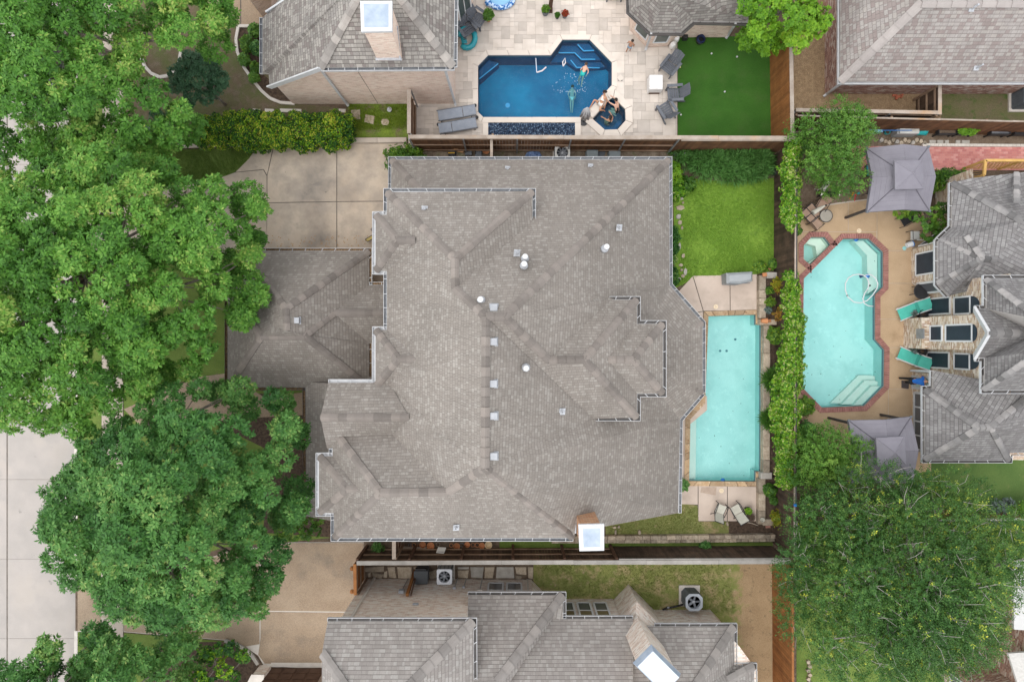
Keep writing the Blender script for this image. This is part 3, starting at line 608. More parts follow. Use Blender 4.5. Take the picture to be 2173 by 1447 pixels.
# ---------------------------------------------------------------- travertine pavers
def pavers():
    t = bpy.data.objects['north_patio']; U = .205
    A, B = P(866, 318), P(1437, -12); nx, ny = int((B.x - A.x) / U), int((B.y - A.y) / U) + 1
    used = np.zeros((nx + 4, ny + 4), bool); r = random.Random(5); npw = inset_poly(ccw(W2(NPOOL)), -.24); spw = inset_poly(ccw(W2(NSPA)), -.33)
    cnt = 0; rest = MB()
    cells = []
    for jy in range(ny):
        for ix in range(nx):
            if used[ix, jy]: continue
            for w, h in r.sample([(2, 2), (3, 2), (2, 3), (3, 3), (3, 2), (2, 2), (2, 1), (1, 1)], 8) + [(1, 1)]:
                if ix + w <= nx and jy + h <= ny and not used[ix:ix + w, jy:jy + h].any(): break
            used[ix:ix + w, jy:jy + h] = True
            x0, y0 = A.x + ix * U + .004, A.y + jy * U + .004; x1, y1 = x0 + w * U - .008, y0 + h * U - .008
            cells.append((x0, y0, x1, y1))
    big = unit_box(trav, .02); out = []
    def hit(c):
        for poly in (npw, spw):
            for fx in np.linspace(0, 1, 5):
                for fy in np.linspace(0, 1, 5):
                    if in_poly(c[0] + (c[2] - c[0]) * fx, c[1] + (c[3] - c[1]) * fy, poly): return True
            if any(c[0] < q[0] < c[2] and c[1] < q[1] < c[3] for q in poly): return True
        return False
    yard = W2([(866, 222), (866, 170), (968, 170), (966, -140), (1345, -140), (1345, 90), (1370, 100), (1440, 105), (1440, 320), (872, 320), (872, 222)])
    for c in cells:
        cx, cy = (c[0] + c[2]) / 2, (c[1] + c[3]) / 2
        if not in_poly(cx, cy, yard): continue
        if hit(c):
            rect = [(c[0], c[1]), (c[2], c[1]), (c[2], c[3]), (c[0], c[3])]
            v, tr = poly_minus(rect, [npw, spw])
            if tr:
                tr = [f if area2([v[i] for i in f]) > 0 else list(f)[::-1] for f in tr]; m = MB(); m.add([(x, y, .034) for x, y in v], tr); out.append(('cut', m, 0, c))
        else: out.append(('box', None, (c[2] - c[0]) * (c[3] - c[1]), c))
    out.sort(key=lambda e: -e[2])
    for k, (kind, m, ar, c) in enumerate(out):
        zt = .034 + rng.uniform(-.0015, .0015)
        if kind == 'box':
            if cnt < 295: piece('paver', big, t, ((c[0] + c[2]) / 2, (c[1] + c[3]) / 2, zt - .02), 0, (c[2] - c[0], c[3] - c[1], .04)); cnt += 1
            else: rest.box(((c[0] + c[2]) / 2, (c[1] + c[3]) / 2, zt - .02), (c[2] - c[0], c[3] - c[1], .04))
        else: rest.v += []; n = len(rest.v); rest.add(m.v, m.f)
    gi = NB('travertine_small'); ri = gi.n('NewGeometry').outputs['Random Per Island']
    col = gi.ramp(gi.noise(2.2, 5), [(.35, (.53, .475, .42)), (.65, (.60, .545, .49))])
    gi.fin(gi.mix(1.0, col, gi.ramp(ri, [(0, (.84, .84, .84)), (.5, (1, 1, 1)), (1, (1.12, 1.11, 1.10))]), 'MULTIPLY'), .7, .35)
    rest.obj('small_pavers', gi.m, t, kind='stuff')
pavers()

# ---------------------------------------------------------------- houses: roofs, walls, gutters
def auto_uv(o):
    me = o.data; l = me.uv_layers.new(name='UVMap'); off = WL.get(o, Vector((0, 0, 0))); Z = Vector((0, 0, 1))
    for p in me.polygons:
        n = p.normal
        if abs(n.z) > .985: h = Vector((1, 0, 0)); vd = Vector((0, 1, 0))
        else: h = Z.cross(n).normalized(); vd = n.cross(h)
        for li in p.loop_indices:
            co = me.vertices[me.loops[li].vertex_index].co + off; l.data[li].uv = (co.dot(h), co.dot(vd))
    return o
def roof(name, parent, V, faces, mat, thick=.13):
    pts = {k: P(*v) if not isinstance(v, Vector) else v for k, v in V.items()}
    ks = list(pts); ix = {k: i for i, k in enumerate(ks)}; m = MB(); vs = [pts[k] for k in ks]; n = len(vs)
    fs = []; tri = []; uvs = []; Z = Vector((0, 0, 1))
    for f in faces:
        q = [ix[k] for k in f]
        if area2([vs[i] for i in q]) < 0: q = q[::-1]
        fs.append(q); nn = Vector((0, 0, 0))
        for a, b in zip(q, q[1:] + q[:1]): nn += vs[a].cross(vs[b])
        nn.normalize(); h = Z.cross(nn).normalized(); vd = nn.cross(h)
        for t in tessellate_polygon([[Vector((vs[i].x, vs[i].y, 0)) for i in q]]):
            t = [q[i] for i in t]; t = t if area2([vs[i] for i in t]) > 0 else t[::-1]; tri.append(t); uvs += [(vs[i].dot(h), vs[i].dot(vd)) for i in t]
    m.add(vs, tri)
    cnt = {(a, b) for f in fs for a, b in zip(f, f[1:] + f[:1])}
    m.mat(1); low = [v - Vector((0, 0, thick)) for v in vs]
    m.add(vs + low, [(b, a, n + a, n + b) for a, b in cnt if (b, a) not in cnt]); m.add(low, [q[::-1] for q in tri])
    o = m.obj(name, [mat, fascia], parent); l = o.data.uv_layers.new(name='UVMap')
    for k, u in enumerate(uvs): l.data[k].uv = u
    return o, pts
def cap_mesh(fall, mat):
    k = ('cap', fall, mat.name)
    if k not in _UB:
        m = MB(); w = .15; t = .02; vs = []; pr = [(-w, -w * math.tan(fall)), (-w * .45, -w * .45 * math.tan(fall) * .8), (0, .0), (w * .45, -w * .45 * math.tan(fall) * .8), (w, -w * math.tan(fall))]
        for x, lift in ((-.5, .0), (.5, .035)):
            for y, z in pr: vs.append((x, y, z + lift + t))
        for x, lift in ((-.5, .0), (.5, .035)):
            for y, z in pr: vs.append((x, y, z + lift - .02))
        f = [(i, 5 + i, 6 + i, 1 + i) for i in range(4)]; f = [q[::-1] for q in f]
        f += [(5, 6, 16, 15), (6, 7, 17, 16), (7, 8, 18, 17), (8, 9, 19, 18), (0, 5, 15, 10), (4, 14, 19, 9)]
        m.add(vs, f); me = bpy.data.meshes.new('ridge_cap'); me.from_pydata(m.v, [], m.f); me.materials.append(mat); _UB[k] = me
    return _UB[k]
def caps(parent, pts, lines, mat, step=.30, wid=1.0):
    for ln in lines:
        q = [pts[k] if isinstance(k, str) else P(*k) for k in ln]
        for a, b in zip(q[:-1], q[1:]):
            if b.z < a.z - .05: a, b = b, a
            up = a.z < b.z - .3; d = b - a; L = d.length; n = max(1, round(L / step)); e = d.normalized()
            zv = Vector((0, 0, 1)); zv = (zv - e * zv.dot(e)).normalized(); yv = zv.cross(e)
            # the exposed butt edge of each cap points downhill
            M = Matrix((-e, -yv, zv)).transposed(); eu = M.to_euler(); me = cap_mesh(R(28) if up else R(38), mat)
            for i in range(n):
                c = a + e * (L * (i + .5) / n); piece('ridge_cap', me, parent, c + zv * .004, 0, (L / n * 1.02, wid * rng.uniform(.96, 1.05), 1), rot=eu)
def offset_path(pts, d):
    """moves an open path to its left by d, mitred"""
    out = []; n = len(pts)
    for i in range(n):
        b = Vector(pts[i]); e1 = (b - Vector(pts[i - 1])).normalized() if i > 0 else None; e2 = (Vector(pts[i + 1]) - b).normalized() if i < n - 1 else None
        n1 = Vector((-e1.y, e1.x)) if e1 else None; n2 = Vector((-e2.y, e2.x)) if e2 else None
        if n1 is None: k = n2
        elif n2 is None: k = n1
        else: k = n1 + n2; k = k / max(.25, k.dot(n1))
        out.append(b + k * d)
    return out
def gutter(parent, px, z, side, w=.135, inner=None, lip=None, strap=.62, name='gutter'):
    """open gutter channel along an eave; side = +1 when the outside lies left of the path"""
    inner = inner or gutter_in; lip = lip or white
    p = [Vector(q) for q in (W2(px, z) if not isinstance(px[0], Vector) else [q[:2] for q in px])]
    o0, o1, o2, o3 = offset_path(p, -.01 * side), offset_path(p, .012 * side), offset_path(p, (w - .017) * side), offset_path(p, w * side)
    m = MB()
    def band(a, b, za, zb, mi):
        m.mat(mi); n = len(a); q = [(v.x, v.y, za) for v in a] + [(v.x, v.y, zb) for v in b]
        f = [(i, i + 1, n + i + 1, n + i) for i in range(n - 1)]; m.add(q, f)
    band(o1, o2, z - .10, z - .10, 1); band(o1, o1, z - .10, z - .012, 1); band(o2, o2, z - .10, z, 1); band(o2, o3, z, z, 0); band(o3, o3, z, z - .12, 0); band(o0, o3, z - .12, z - .12, 0); band(o0, o1, z - .012, z - .012, 0); band(o0, o0, z - .012, z - .12, 0)
    for e in (0, -1):
        m.mat(0); c = (o0[e] + o3[e]) / 2; d = (o3[e] - o0[e]); m.box((c.x, c.y, z - .06), (d.length, .016, .115), math.atan2(d.y, d.x))
    g = m.obj(name, [lip, inner], parent)
    if strap:
        sm = unit_box(lip)
        for a, b, c, d in zip(o0[:-1], o0[1:], o3[:-1], o3[1:]):
            L = (b - a).length; k = max(1, round(L / strap))
            for i in range(k):
                t = (i + .5 + rng.uniform(-.12, .12)) / k; s0, s1 = a.lerp(b, t), c.lerp(d, t); v = s1 - s0; mid = (s0 + s1) / 2
                piece('strap', sm, g, (mid.x, mid.y, z + .004), math.atan2(v.y, v.x), (v.length, .022, .008))
    return g
def walls(parent, px, z0, z1, mat, zpx=None, inset=0.0, name='wall'):
    w = ccw(W2(px, z1 if zpx is None else zpx)); w = inset_poly(w, inset) if inset else w
    m = MB(); m.prism(w, z0, z1, bottom=False); return auto_uv(m.obj(name, mat, parent))
def PX(px, py, W):                 # photo pixel on the vertical plane x = W
    z = CAMZ - W * FPX / (px - 1086.5); return Vector((W, -(py - 723.5) * (CAMZ - z) / FPX, z))
def PY(px, py, W):                 # photo pixel on the vertical plane y = W
    z = CAMZ + W * FPX / (py - 723.5); return Vector(((px - 1086.5) * (CAMZ - z) / FPX, W, z))
def slab3(m, poly, n, t):
    n = Vector(n).normalized(); k = len(poly); a = [Vector(p) for p in poly]; b = [p + n * t for p in a]
    nn = (a[1] - a[0]).cross(a[2] - a[1])
    if nn.dot(n) < 0: a = a[::-1]; b = b[::-1]
    m.add(a + b, [tuple(range(k - 1, -1, -1)), tuple(range(k, 2 * k))] + [(i, (i + 1) % k, k + (i + 1) % k, k + i) for i in range(k)])
def window(parent, poly, n, pane, frame, fw=.06, out=.03, bars=(), name='window'):
    """framed window on a wall: poly corners in order, n the outward normal, bars as pairs of (edge, t)-points"""
    n = Vector(n).normalized(); q = [Vector(p) + n * .012 for p in poly]; m = MB()
    for a, b in zip(q, q[1:] + q[:1]): m.bar(a + n * out / 2, b + n * out / 2, fw, out + .02, up=n)
    for (a, b) in bars: m.bar(q[0].lerp(q[3], a[1]).lerp(q[1].lerp(q[2], a[1]), a[0]) + n * out / 2, q[0].lerp(q[3], b[1]).lerp(q[1].lerp(q[2], b[1]), b[0]) + n * out / 2, fw * .7, out, up=n)
    o = m.obj(name, frame, parent); g = MB(); slab3(g, q, n, .012); g.obj('pane', pane, o); return o
def downpipe(parent, top, bot, w=.09, mat=None):
    m = MB(); t, b = Vector(top), Vector(bot); m.bar(t, b + Vector((0, 0, .15)), w, w, up=Vector((0, 1, 0))); o = (t - Vector((0, 0, t.z))); m.bar(b + Vector((0, 0, .18)), b + Vector((.0, 0, .06)) + (Vector((b.x, b.y, 0)) * -.008), w, w, up=Vector((0, 1, 0)))
    return m.obj('downpipe', mat or white, parent)
def chimney(parent, px, zt, zb, brick, cap_px=None, capz=None, capw=.10, capm=None, pan=True, name='chimney'):
    """px: stack outline in photo pixels at its top"""
    w = ccw(W2(px, zt)); m = MB(); m.prism(w, zb, zt - .12, bottom=False); c = auto_uv(m.obj(name, brick, parent))
    o = inset_poly(w, -capw); i = inset_poly(w, .06); n = len(w); k = MB()
    k.prism(o, zt - .14, zt - .02, bottom=True, top=False); k.add([(x, y, zt - .02) for x, y in o] + [(x, y, zt + .015) for x, y in i], [(q, (q + 1) % n, n + (q + 1) % n, n + q) for q in range(n)]); k.obj('chimney_rim', white, c)
    cx, cy = sum(q[0] for q in w) / n, sum(q[1] for q in w) / n; k = MB()
    k.add([(x, y, zt + .017) for x, y in i] + [(cx, cy, zt - .005)], [(q, (q + 1) % n, n) for q in range(n)]); k.obj('chimney_pan', capm or metal_cap, c)
    return c
def box_vent(parent, px, py, z, s=.28, rz=0.0, pitch=0.0):
    c = P(px, py, z); m = MB(); m.box((c.x, c.y, z + .07), (s, s * .95, .16), rz, 0, pitch * .4, taper=.9); m.box((c.x, c.y, z - .02), (s * 1.15, s * 1.1, .03), rz, 0, pitch); return m.obj('box_vent', metal_lt, parent, bevel=.01)
def pipe_vent(parent, px, py, z, r=.105, h=.45, cap=True, rz=0.0):
    c = P(px, py, z); m = MB(); m.lathe(c + Vector((0, 0, -.25)), [(.16, 0), (.14, .28), (.07, .32), (.06, h + .2)], 12); o = m.obj('pipe_vent', lead, parent, smooth=True)
    k = MB(); k.lathe(c + Vector((0, 0, h - .06)), [(.05, 0), (r, .01), (r, .09), (r * .7, .13), (.01, .15)], 14); k.obj('vent_cap', pipe_w, o, smooth=True); return o
def stub(parent, px, py, z, ang=0.0):
    c = P(px, py, z); m = MB(); m.box((c.x, c.y, z - .01), (.24, .26, .03), ang, .3, .3); m.lathe(c + Vector((0, 0, -.1)), [(.06, 0), (.055, .25), (.035, .25), (.035, .2)], 10); return m.obj('plumbing_stack', lead, parent)

# ================================================================= the main house
ZL, ZU = 2.7, 5.9
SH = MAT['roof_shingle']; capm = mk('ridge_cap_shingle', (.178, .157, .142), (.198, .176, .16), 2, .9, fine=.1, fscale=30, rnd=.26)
brk = MAT['brick_tan']
H = thing('main_house', 'large two-storey house with complex grey-brown hip roof in the centre', 'house', (0, 0, 0))
V = dict(T=(1070, 672, 10), T2=(1031, 672, 10), NE=(1420, 339, ZL), NW=(830, 339, ZL), NWl=(830, 406, ZL), NWi=(893, 406, 4.5), E1=(1421, 605, ZL), A=(1345, 762, 4.69), WR=(1165, 765, 8.2), HS=(1029, 993, 10), VA=(1256, 886, 5.95),
         S1=(1443, 890, 2.45), S2=(1440, 1088, 2.35), RK=(1221, 1128, 6.05), SE=(1216, 1141, ZU), E2=(1491, 685, ZL), E3=(1491, 833, ZL), VB=(1295, 636, 5.95), LK=(965, 612, 8.7), VN=(1130, 470, 6.0), LN=(965, 549, 8.6),
         BR=(950, 1045, 8.25), BS=(709, 1141, ZU), BW=(807, 1046, 8.25), BN=(705, 909, 5.95), FL=(822, 909, 6.1), VG=(868, 886, 7.1), G1=(826, 822, 5.9), W1=(821, 812, ZU), W0=(821, 408, ZU), NU=(1130, 406, ZU))
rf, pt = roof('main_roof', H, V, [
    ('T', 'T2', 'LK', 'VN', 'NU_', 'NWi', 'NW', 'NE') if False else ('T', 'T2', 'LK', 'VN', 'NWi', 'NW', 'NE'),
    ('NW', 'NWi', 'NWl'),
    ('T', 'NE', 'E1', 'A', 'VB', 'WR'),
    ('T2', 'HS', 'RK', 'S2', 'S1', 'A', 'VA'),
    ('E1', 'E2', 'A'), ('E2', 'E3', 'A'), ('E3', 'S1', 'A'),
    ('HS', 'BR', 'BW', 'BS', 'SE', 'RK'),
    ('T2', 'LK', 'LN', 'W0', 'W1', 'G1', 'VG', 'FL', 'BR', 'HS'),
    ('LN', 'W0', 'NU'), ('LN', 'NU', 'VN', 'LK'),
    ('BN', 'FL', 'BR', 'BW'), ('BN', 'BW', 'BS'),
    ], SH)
caps(rf, pt, [('NE', 'T'), ('T2', 'T'), ('LK', 'T2'), ('LN', 'LK'), ('W0', 'LN'), ('NU', 'LN'), ('NW', 'NWi'), ('T2', 'HS'), ('SE', 'HS'), ('BR', 'HS'), ('BW', 'BR'), ('BN', 'BW'), ('BS', 'BW'), ('T', 'WR'), ('E2', (1411, 733, 3.6)), ('E3', (1410, 793, 3.6))], capm, step=.34)
# east wing roof
V = dict(T=(1070, 673, 10.02), T2=(1029, 674, 9.95), WR=(1165, 764, 8.22), R2=(1240, 763, 8.22), VB=(1295, 636, 5.93), N1=(1352, 636, ZU), N2=(1352, 687, ZU), K=(1290, 763, 7.25), N3=(1352, 835, ZU), N4=(1352, 886, ZU), VA=(1252, 888, 5.92),
         B1=(1407, 687, ZU), B2=(1407, 835, ZU), BK=(1345, 763, 7.25))
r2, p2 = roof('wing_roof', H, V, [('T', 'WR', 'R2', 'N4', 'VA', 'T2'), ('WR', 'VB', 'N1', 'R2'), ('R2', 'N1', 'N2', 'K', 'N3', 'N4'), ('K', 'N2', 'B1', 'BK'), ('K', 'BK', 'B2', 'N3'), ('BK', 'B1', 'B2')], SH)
caps(r2, p2, [('WR', 'R2'), ('N1', 'R2'), ('N4', 'R2'), ('K', 'BK'), ('B1', 'BK'), ('B2', 'BK')], capm, step=.34)
# three small hipped bays on the west side and the gable
for nm, x0, y0, y1, rx0, rx1, ry in (('bay_roof', 797, 456, 575, 843, 881, 509), ('bay_roof', 797, 700, 820, 844, 882, 762), ('bay_roof', 677, 968, 1088, 735, 764, 1038)):
    xe = 831 if x0 > 700 else 712
    V = dict(a=(x0, y0, ZU), b=(x0, y1, ZU), c=(xe, y0, ZU + .04), d=(xe, y1, ZU + .04), r=(rx0, ry, 7.05), s=(rx1, ry, 7.2))
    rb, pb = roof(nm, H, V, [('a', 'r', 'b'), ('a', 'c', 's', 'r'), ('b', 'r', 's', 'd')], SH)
    caps(rb, pb, [('a', 'r'), ('b', 'r'), ('r', 's')], capm, step=.34)
V = dict(a=(697, 812, ZU), b=(826, 812, ZU), r=(680, 886, 7.03), s=(868, 886, 7.15), c=(694, 952, ZU), d=(826, 930, 6.1))
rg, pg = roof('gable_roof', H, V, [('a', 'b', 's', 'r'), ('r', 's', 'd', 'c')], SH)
caps(rg, pg, [('r', 's')], capm, step=.34)
V = dict(a=(648, 811, ZL), b=(650, 1095, ZL), c=P(706, 1104, 3.64) + Vector((1.1, 0, .7)), d=P(648, 811, ZL) + Vector((2.6, 0, 1.64)))
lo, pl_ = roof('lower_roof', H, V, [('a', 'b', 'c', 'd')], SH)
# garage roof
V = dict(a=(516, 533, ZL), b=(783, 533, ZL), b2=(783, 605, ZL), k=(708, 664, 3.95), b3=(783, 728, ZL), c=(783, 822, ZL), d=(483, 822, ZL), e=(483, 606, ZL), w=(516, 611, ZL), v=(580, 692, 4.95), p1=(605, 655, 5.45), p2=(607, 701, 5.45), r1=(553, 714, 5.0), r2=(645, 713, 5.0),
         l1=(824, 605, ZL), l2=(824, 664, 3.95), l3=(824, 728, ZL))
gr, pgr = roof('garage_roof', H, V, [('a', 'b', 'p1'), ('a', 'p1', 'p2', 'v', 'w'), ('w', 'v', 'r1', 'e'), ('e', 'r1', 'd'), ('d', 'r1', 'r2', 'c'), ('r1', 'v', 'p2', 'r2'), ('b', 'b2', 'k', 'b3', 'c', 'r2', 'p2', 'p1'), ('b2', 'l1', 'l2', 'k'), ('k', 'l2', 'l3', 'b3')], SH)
caps(gr, pgr, [('a', 'p1'), ('b', 'p1'), ('p1', 'p2'), ('c', 'r2'), ('d', 'r1'), ('e', 'r1'), ('r1', 'r2'), ('k', 'l2'), ('r2', 'k')], capm, step=.34)
# walls under the roofs
for px, z1, zp in (([(830, 339), (1420, 339), (1421, 605), (1491, 685), (1491, 833), (1443, 890), (1440, 1088), (707, 1100), (650, 1095), (648, 811), (830, 811)], ZL - .12, ZL),
                   ([(516, 533), (783, 533), (783, 605), (824, 605), (824, 728), (783, 728), (783, 822), (483, 822), (483, 606), (516, 606)], ZL - .12, ZL)):
    walls(H, px, 0, z1, brk, zpx=zp, inset=.38)
for px in ([(821, 408), (1130, 408), (1130, 560), (990, 610), (990, 1000), (1215, 1141), (709, 1141), (705, 909), (697, 909), (697, 812), (821, 812)], [(1200, 636), (1352, 636), (1352, 687), (1407, 687), (1407, 835), (1352, 835), (1352, 886), (1200, 886)], [(797, 456), (850, 456), (850, 575), (797, 575)], [(797, 700), (850, 700), (850, 820), (797, 820)], [(677, 968), (740, 968), (740, 1088), (677, 1088)]):
    walls(H, px, 2.0, ZU - .13, brk, zpx=ZU, inset=.38, name='upper_wall')
# gutters (outer eaves)
gd = dict(inner=debris)
gutter(H, [(830, 406), (830, 339), (1420, 339), (1421, 605), (1491, 685), (1491, 833)], ZL - .03, 1)
gutter(H, [(1491, 834), (1443, 890), (1440, 1088)], 2.42, 1)
gutter(H, [(821, 455), (821, 407), (1130, 407), (1130, 465)], ZU - .03, 1)
gutter(H, [(831, 575.5), (797, 575), (797, 456), (831, 455)], ZU - .02, 1, inner=white)
gutter(H, [(821, 700), (821, 578)], ZU - .03, 1)
gutter(H, [(831, 821), (797, 820), (797, 700), (831, 699.5)], ZU - .02, 1, inner=white)
gutter(H, [(697, 812), (796, 812)], ZU - .03, 1, inner=white)
gutter(H, [(705, 967), (705, 909)], ZU - .03, 1)
gutter(H, [(712, 1088.5), (677, 1088), (677, 968), (712, 967)], ZU - .02, 1, inner=white)
gutter(H, [(1216, 1141), (709, 1141), (709, 1090)], ZU - .03, 1)
gutter(H, [(1294, 636), (1352, 636), (1352, 687), (1407, 687), (1407, 835), (1352, 835), (1352, 886), (1256, 886)], ZU - .03, 1, inner=gutter_brown)
gutter(H, [(650, 1093), (648, 811)], ZL - .03, 1, inner=debris, lip=gutter_brown)
gutter(H, [(516, 533), (783, 533), (783, 604)], ZL - .03, 1, inner=debris)
gutter(H, [(772, 605), (822, 605)], ZL - .03, 1, inner=debris)
gutter(H, [(822, 728), (783, 728), (783, 812)], ZL - .03, -1, inner=debris) if False else gutter(H, [(783, 728), (783, 812)], ZL - .03, 1, inner=debris)
gutter(H, [(646, 822), (483, 822), (483, 640)], ZL - .03, 1, inner=debris, lip=gutter_brown)
m = MB(); m.bar(P(707, 909, 6.03), P(822, 909, 6.2), .12, .05); m.obj('flashing', lead, H)
# roof fittings
for x, y, z in ((1048, 653, 9.62), (1047, 725, 9.72), (1047, 814, 9.72), (1048, 882, 9.72), (1048, 967, 9.72)): box_vent(rf, x, y, z, rz=0)
box_vent(gr, 630, 680, 5.05)
for x, y, z in ((1112, 563, 8.35), (1114, 548, 8.0), (1021, 637, 9.35), (1284, 527, 6.9), (1116, 780, 8.9)): pipe_vent(rf, x, y, z)
for x, y, z in ((901, 444, 6.65), (1077, 359, 3.2), (1253, 354, 3.1), (1097, 537, 7.7), (1314, 483, 5.6), (1193, 873, 7.3), (968, 1119, 6.6)): stub(rf, x, y, z)
# chimney on the south wall
ch = chimney(H, [(1233, 1118), (1277, 1117), (1277, 1163), (1235, 1164)], 8.0, 0.3, MAT['brick_orange'], capw=.09)
m = MB(); m.bar(P(1222, 1083, 6.35), P(1262, 1071, 5.6), .12, .08); m.bar(P(1222, 1083, 6.35), P(1221, 1130, 6.0), .05, .10); m.obj('flashing', lead, ch)

# ================================================================= north-west neighbour (pink brick)
NB_ = thing('north_house', 'pink brick two-storey house with grey hip roof at the top left', 'house', P(800, 60))
SN = MAT['roof_shingle_north']; capn = mk('ridge_cap_north', (.24, .22, .205), (.30, .28, .26), 2, .9, fine=.1, rnd=.28); pk = MAT['brick_pink']
V = dict(SW=(680, 144, 5.4), SE=(962, 142, 5.4), NEe=(966, -330, 5.4), pk=(794, -76, 8.05), pk2=(794, -330, 8.05), w1=(572, 183, 3.0), w2=(570, 156, 3.0), w3=(557, 156, 3.0), w4=(557, 38, 3.0), w5=(568, 28, 3.15), w6=(640, -60, 4.4))
rn, pn = roof('roof', NB_, V, [('SW', 'SE', 'pk'), ('SE', 'NEe', 'pk2', 'pk'), ('SW', 'pk', 'pk2', 'w6', 'w5', 'w4', 'w3', 'w2', 'w1')], SN)
caps(rn, pn, [('SW', 'pk'), ('SE', 'pk')], capn, step=.32, wid=1.15)
gutter(NB_, [(964, 142), (682, 144)], 5.37, 1, lip=white); gutter(NB_, [(966, -60), (963, 142)], 5.37, 1); gutter(NB_, [(557, 156), (557, 38)], 2.97, 1)
rk = MB(); a, b = P(681, 146, 5.42), P(571, 186, 3.02); rk.bar(a, b, .06, .26); a, b = P(567, 27, 3.2), P(612, -2, 3.9); rk.bar(a, b, .08, .22); rk.obj('rake_board', white, NB_)
ys_ = -11.38 * -1
w_ = [(P(623, 220).x, 11.40), (P(966, 219).x, 11.40), (P(968, 0).x, 18.5), (P(600, 0).x - .9, 18.5), (P(623, 220).x, 14.0)]
m = MB(); Wt = [P(622, 220), P(966, 219)]
x0, x1, yw = P(622, 221).x, P(966, 219).x, 11.44
xm = P(680, 144, 5.4).x
m.add([(x0, yw, 0), (x1, yw, 0), (x1, yw, 5.33), (xm, yw, 5.33), (x0, yw, 3.0)], [(0, 1, 2, 3, 4)])
m.add([(x1, yw, 0), (x1, yw + 12, 0), (x1, yw + 12, 5.33), (x1, yw, 5.33)], [(0, 1, 2, 3)])
m.add([(x0, yw + 12, 0), (x0, yw, 0), (x0, yw, 3.0), (x0, yw + 12, 3.0)], [(0, 1, 2, 3)]); auto_uv(m.obj('wall', pk, NB_))
m = MB(); m.prism(W2([(560, 40), (590, 20), (600, -60), (520, -60), (525, -5)], 0), 0, 3.6); auto_uv(m.obj('entry_wall', pk, NB_))
downpipe(NB_, PY(681, 148, yw - .06), PY(737, 222, yw - .06) * 1.0); downpipe(NB_, PY(944, 146, yw - .06), PY(966, 221, yw - .06))
m = MB(); m.bar(PY(758, 150, yw - .006), PY(802, 220, yw - .006), .015, .01, up=Vector((0, 1, 0))); m.obj('control_joint', joint_m, NB_)
chimney(NB_, [(768, 6), (828, 6), (828, 62), (770, 63)], 8.35, 5.4, pk, capw=.07)
m = MB(); m.bar(P(797, 126, 5.85), P(853, 126, 5.85), .10, .03); m.bar(P(849, 126, 5.9), P(843, 56, 7.0), .06, .03); m.obj('flashing', lead, NB_)
# angled breakfast-nook wall with window by the patio
nk = MB(); q = W2([(966, 60), (972, 62), (1004, 28), (1004, -80), (966, -80)]); nk.prism(q, 0, 4.4, bottom=False); auto_uv(nk.obj('nook_wall', pk, NB_))
a, b = P(974, 60), P(1003, 29); nn = Vector((-(a - b).y, (a - b).x, 0)).normalized()
if nn.y > 0: nn = -nn
q0, q1 = a.lerp(b, .12), a.lerp(b, .92)
window(NB_, [q0 + Vector((0, 0, .5)), q1 + Vector((0, 0, .5)), q1 + Vector((0, 0, 2.5)), q0 + Vector((0, 0, 2.5))], nn, pane_g, frame_w, bars=[((.5, 0), (.5, 1))])

# ================================================================= north-east garden room (bay)
GR = thing('garden_room', 'low brick garden room with grey faceted roof beside the turf', 'house', P(1450, 40))
V = dict(a=(1335, 0, 2.9), b=(1336, 24, 2.9), c=(1382, 68, 2.9), d=(1447, 68, 2.9), e=(1473, 45, 2.9), f=(1588, 47, 2.9), g=(1588, -60, 4.6), p=(1415, -18, 4.9), q=(1415, -60, 4.9), h=(1335, -60, 2.9), r=(1480, -40, 4.5))
rr, pr = roof('roof', GR, V, [('a', 'b', 'p', 'q', 'h'), ('b', 'c', 'p'), ('c', 'd', 'p'), ('d', 'e', 'p'), ('e', 'f', 'g', 'q', 'p')], SN)
gutter(GR, [(1588, 47), (1473, 45), (1447, 68), (1382, 68), (1336, 24), (1335, -30)], 2.87, -1, inner=gutter_brown) if False else gutter(GR, [(1588, 47), (1473, 45), (1447, 68), (1382, 68), (1336, 24), (1335, -30)], 2.87, 1, inner=gutter_brown, lip=gutter_brown)
bp = [(1334, -60), (1337, 66), (1372, 101), (1416, 99), (1442, 80), (1542, 80), (1542, -60)]
m = MB(); m.prism(ccw(W2(bp)), 0, 2.8, bottom=False); auto_uv(m.obj('wall', pk, GR))
for (p0, p1, pm) in (((1337, 66), (1372, 101), pane_g), ((1372, 101), (1416, 99), pane_g)):
    a, b = P(*p0), P(*p1); e = (b - a).normalized(); nn = Vector((e.y, -e.x, 0)); nn = -nn if nn.y > 0 else nn
    q0, q1 = a.lerp(b, .2), a.lerp(b, .84); window(GR, [q0 + Vector((0, 0, .55)), q1 + Vector((0, 0, .55)), q1 + Vector((0, 0, 2.5)), q0 + Vector((0, 0, 2.5))], nn, pm, frame_w, bars=[((0, .62), (1, .62))])
c = P(1371, 103); downpipe(GR, P(1382, 71, 2.8), c); downpipe(GR, P(1561, 50, 2.8), P(1543, 78))

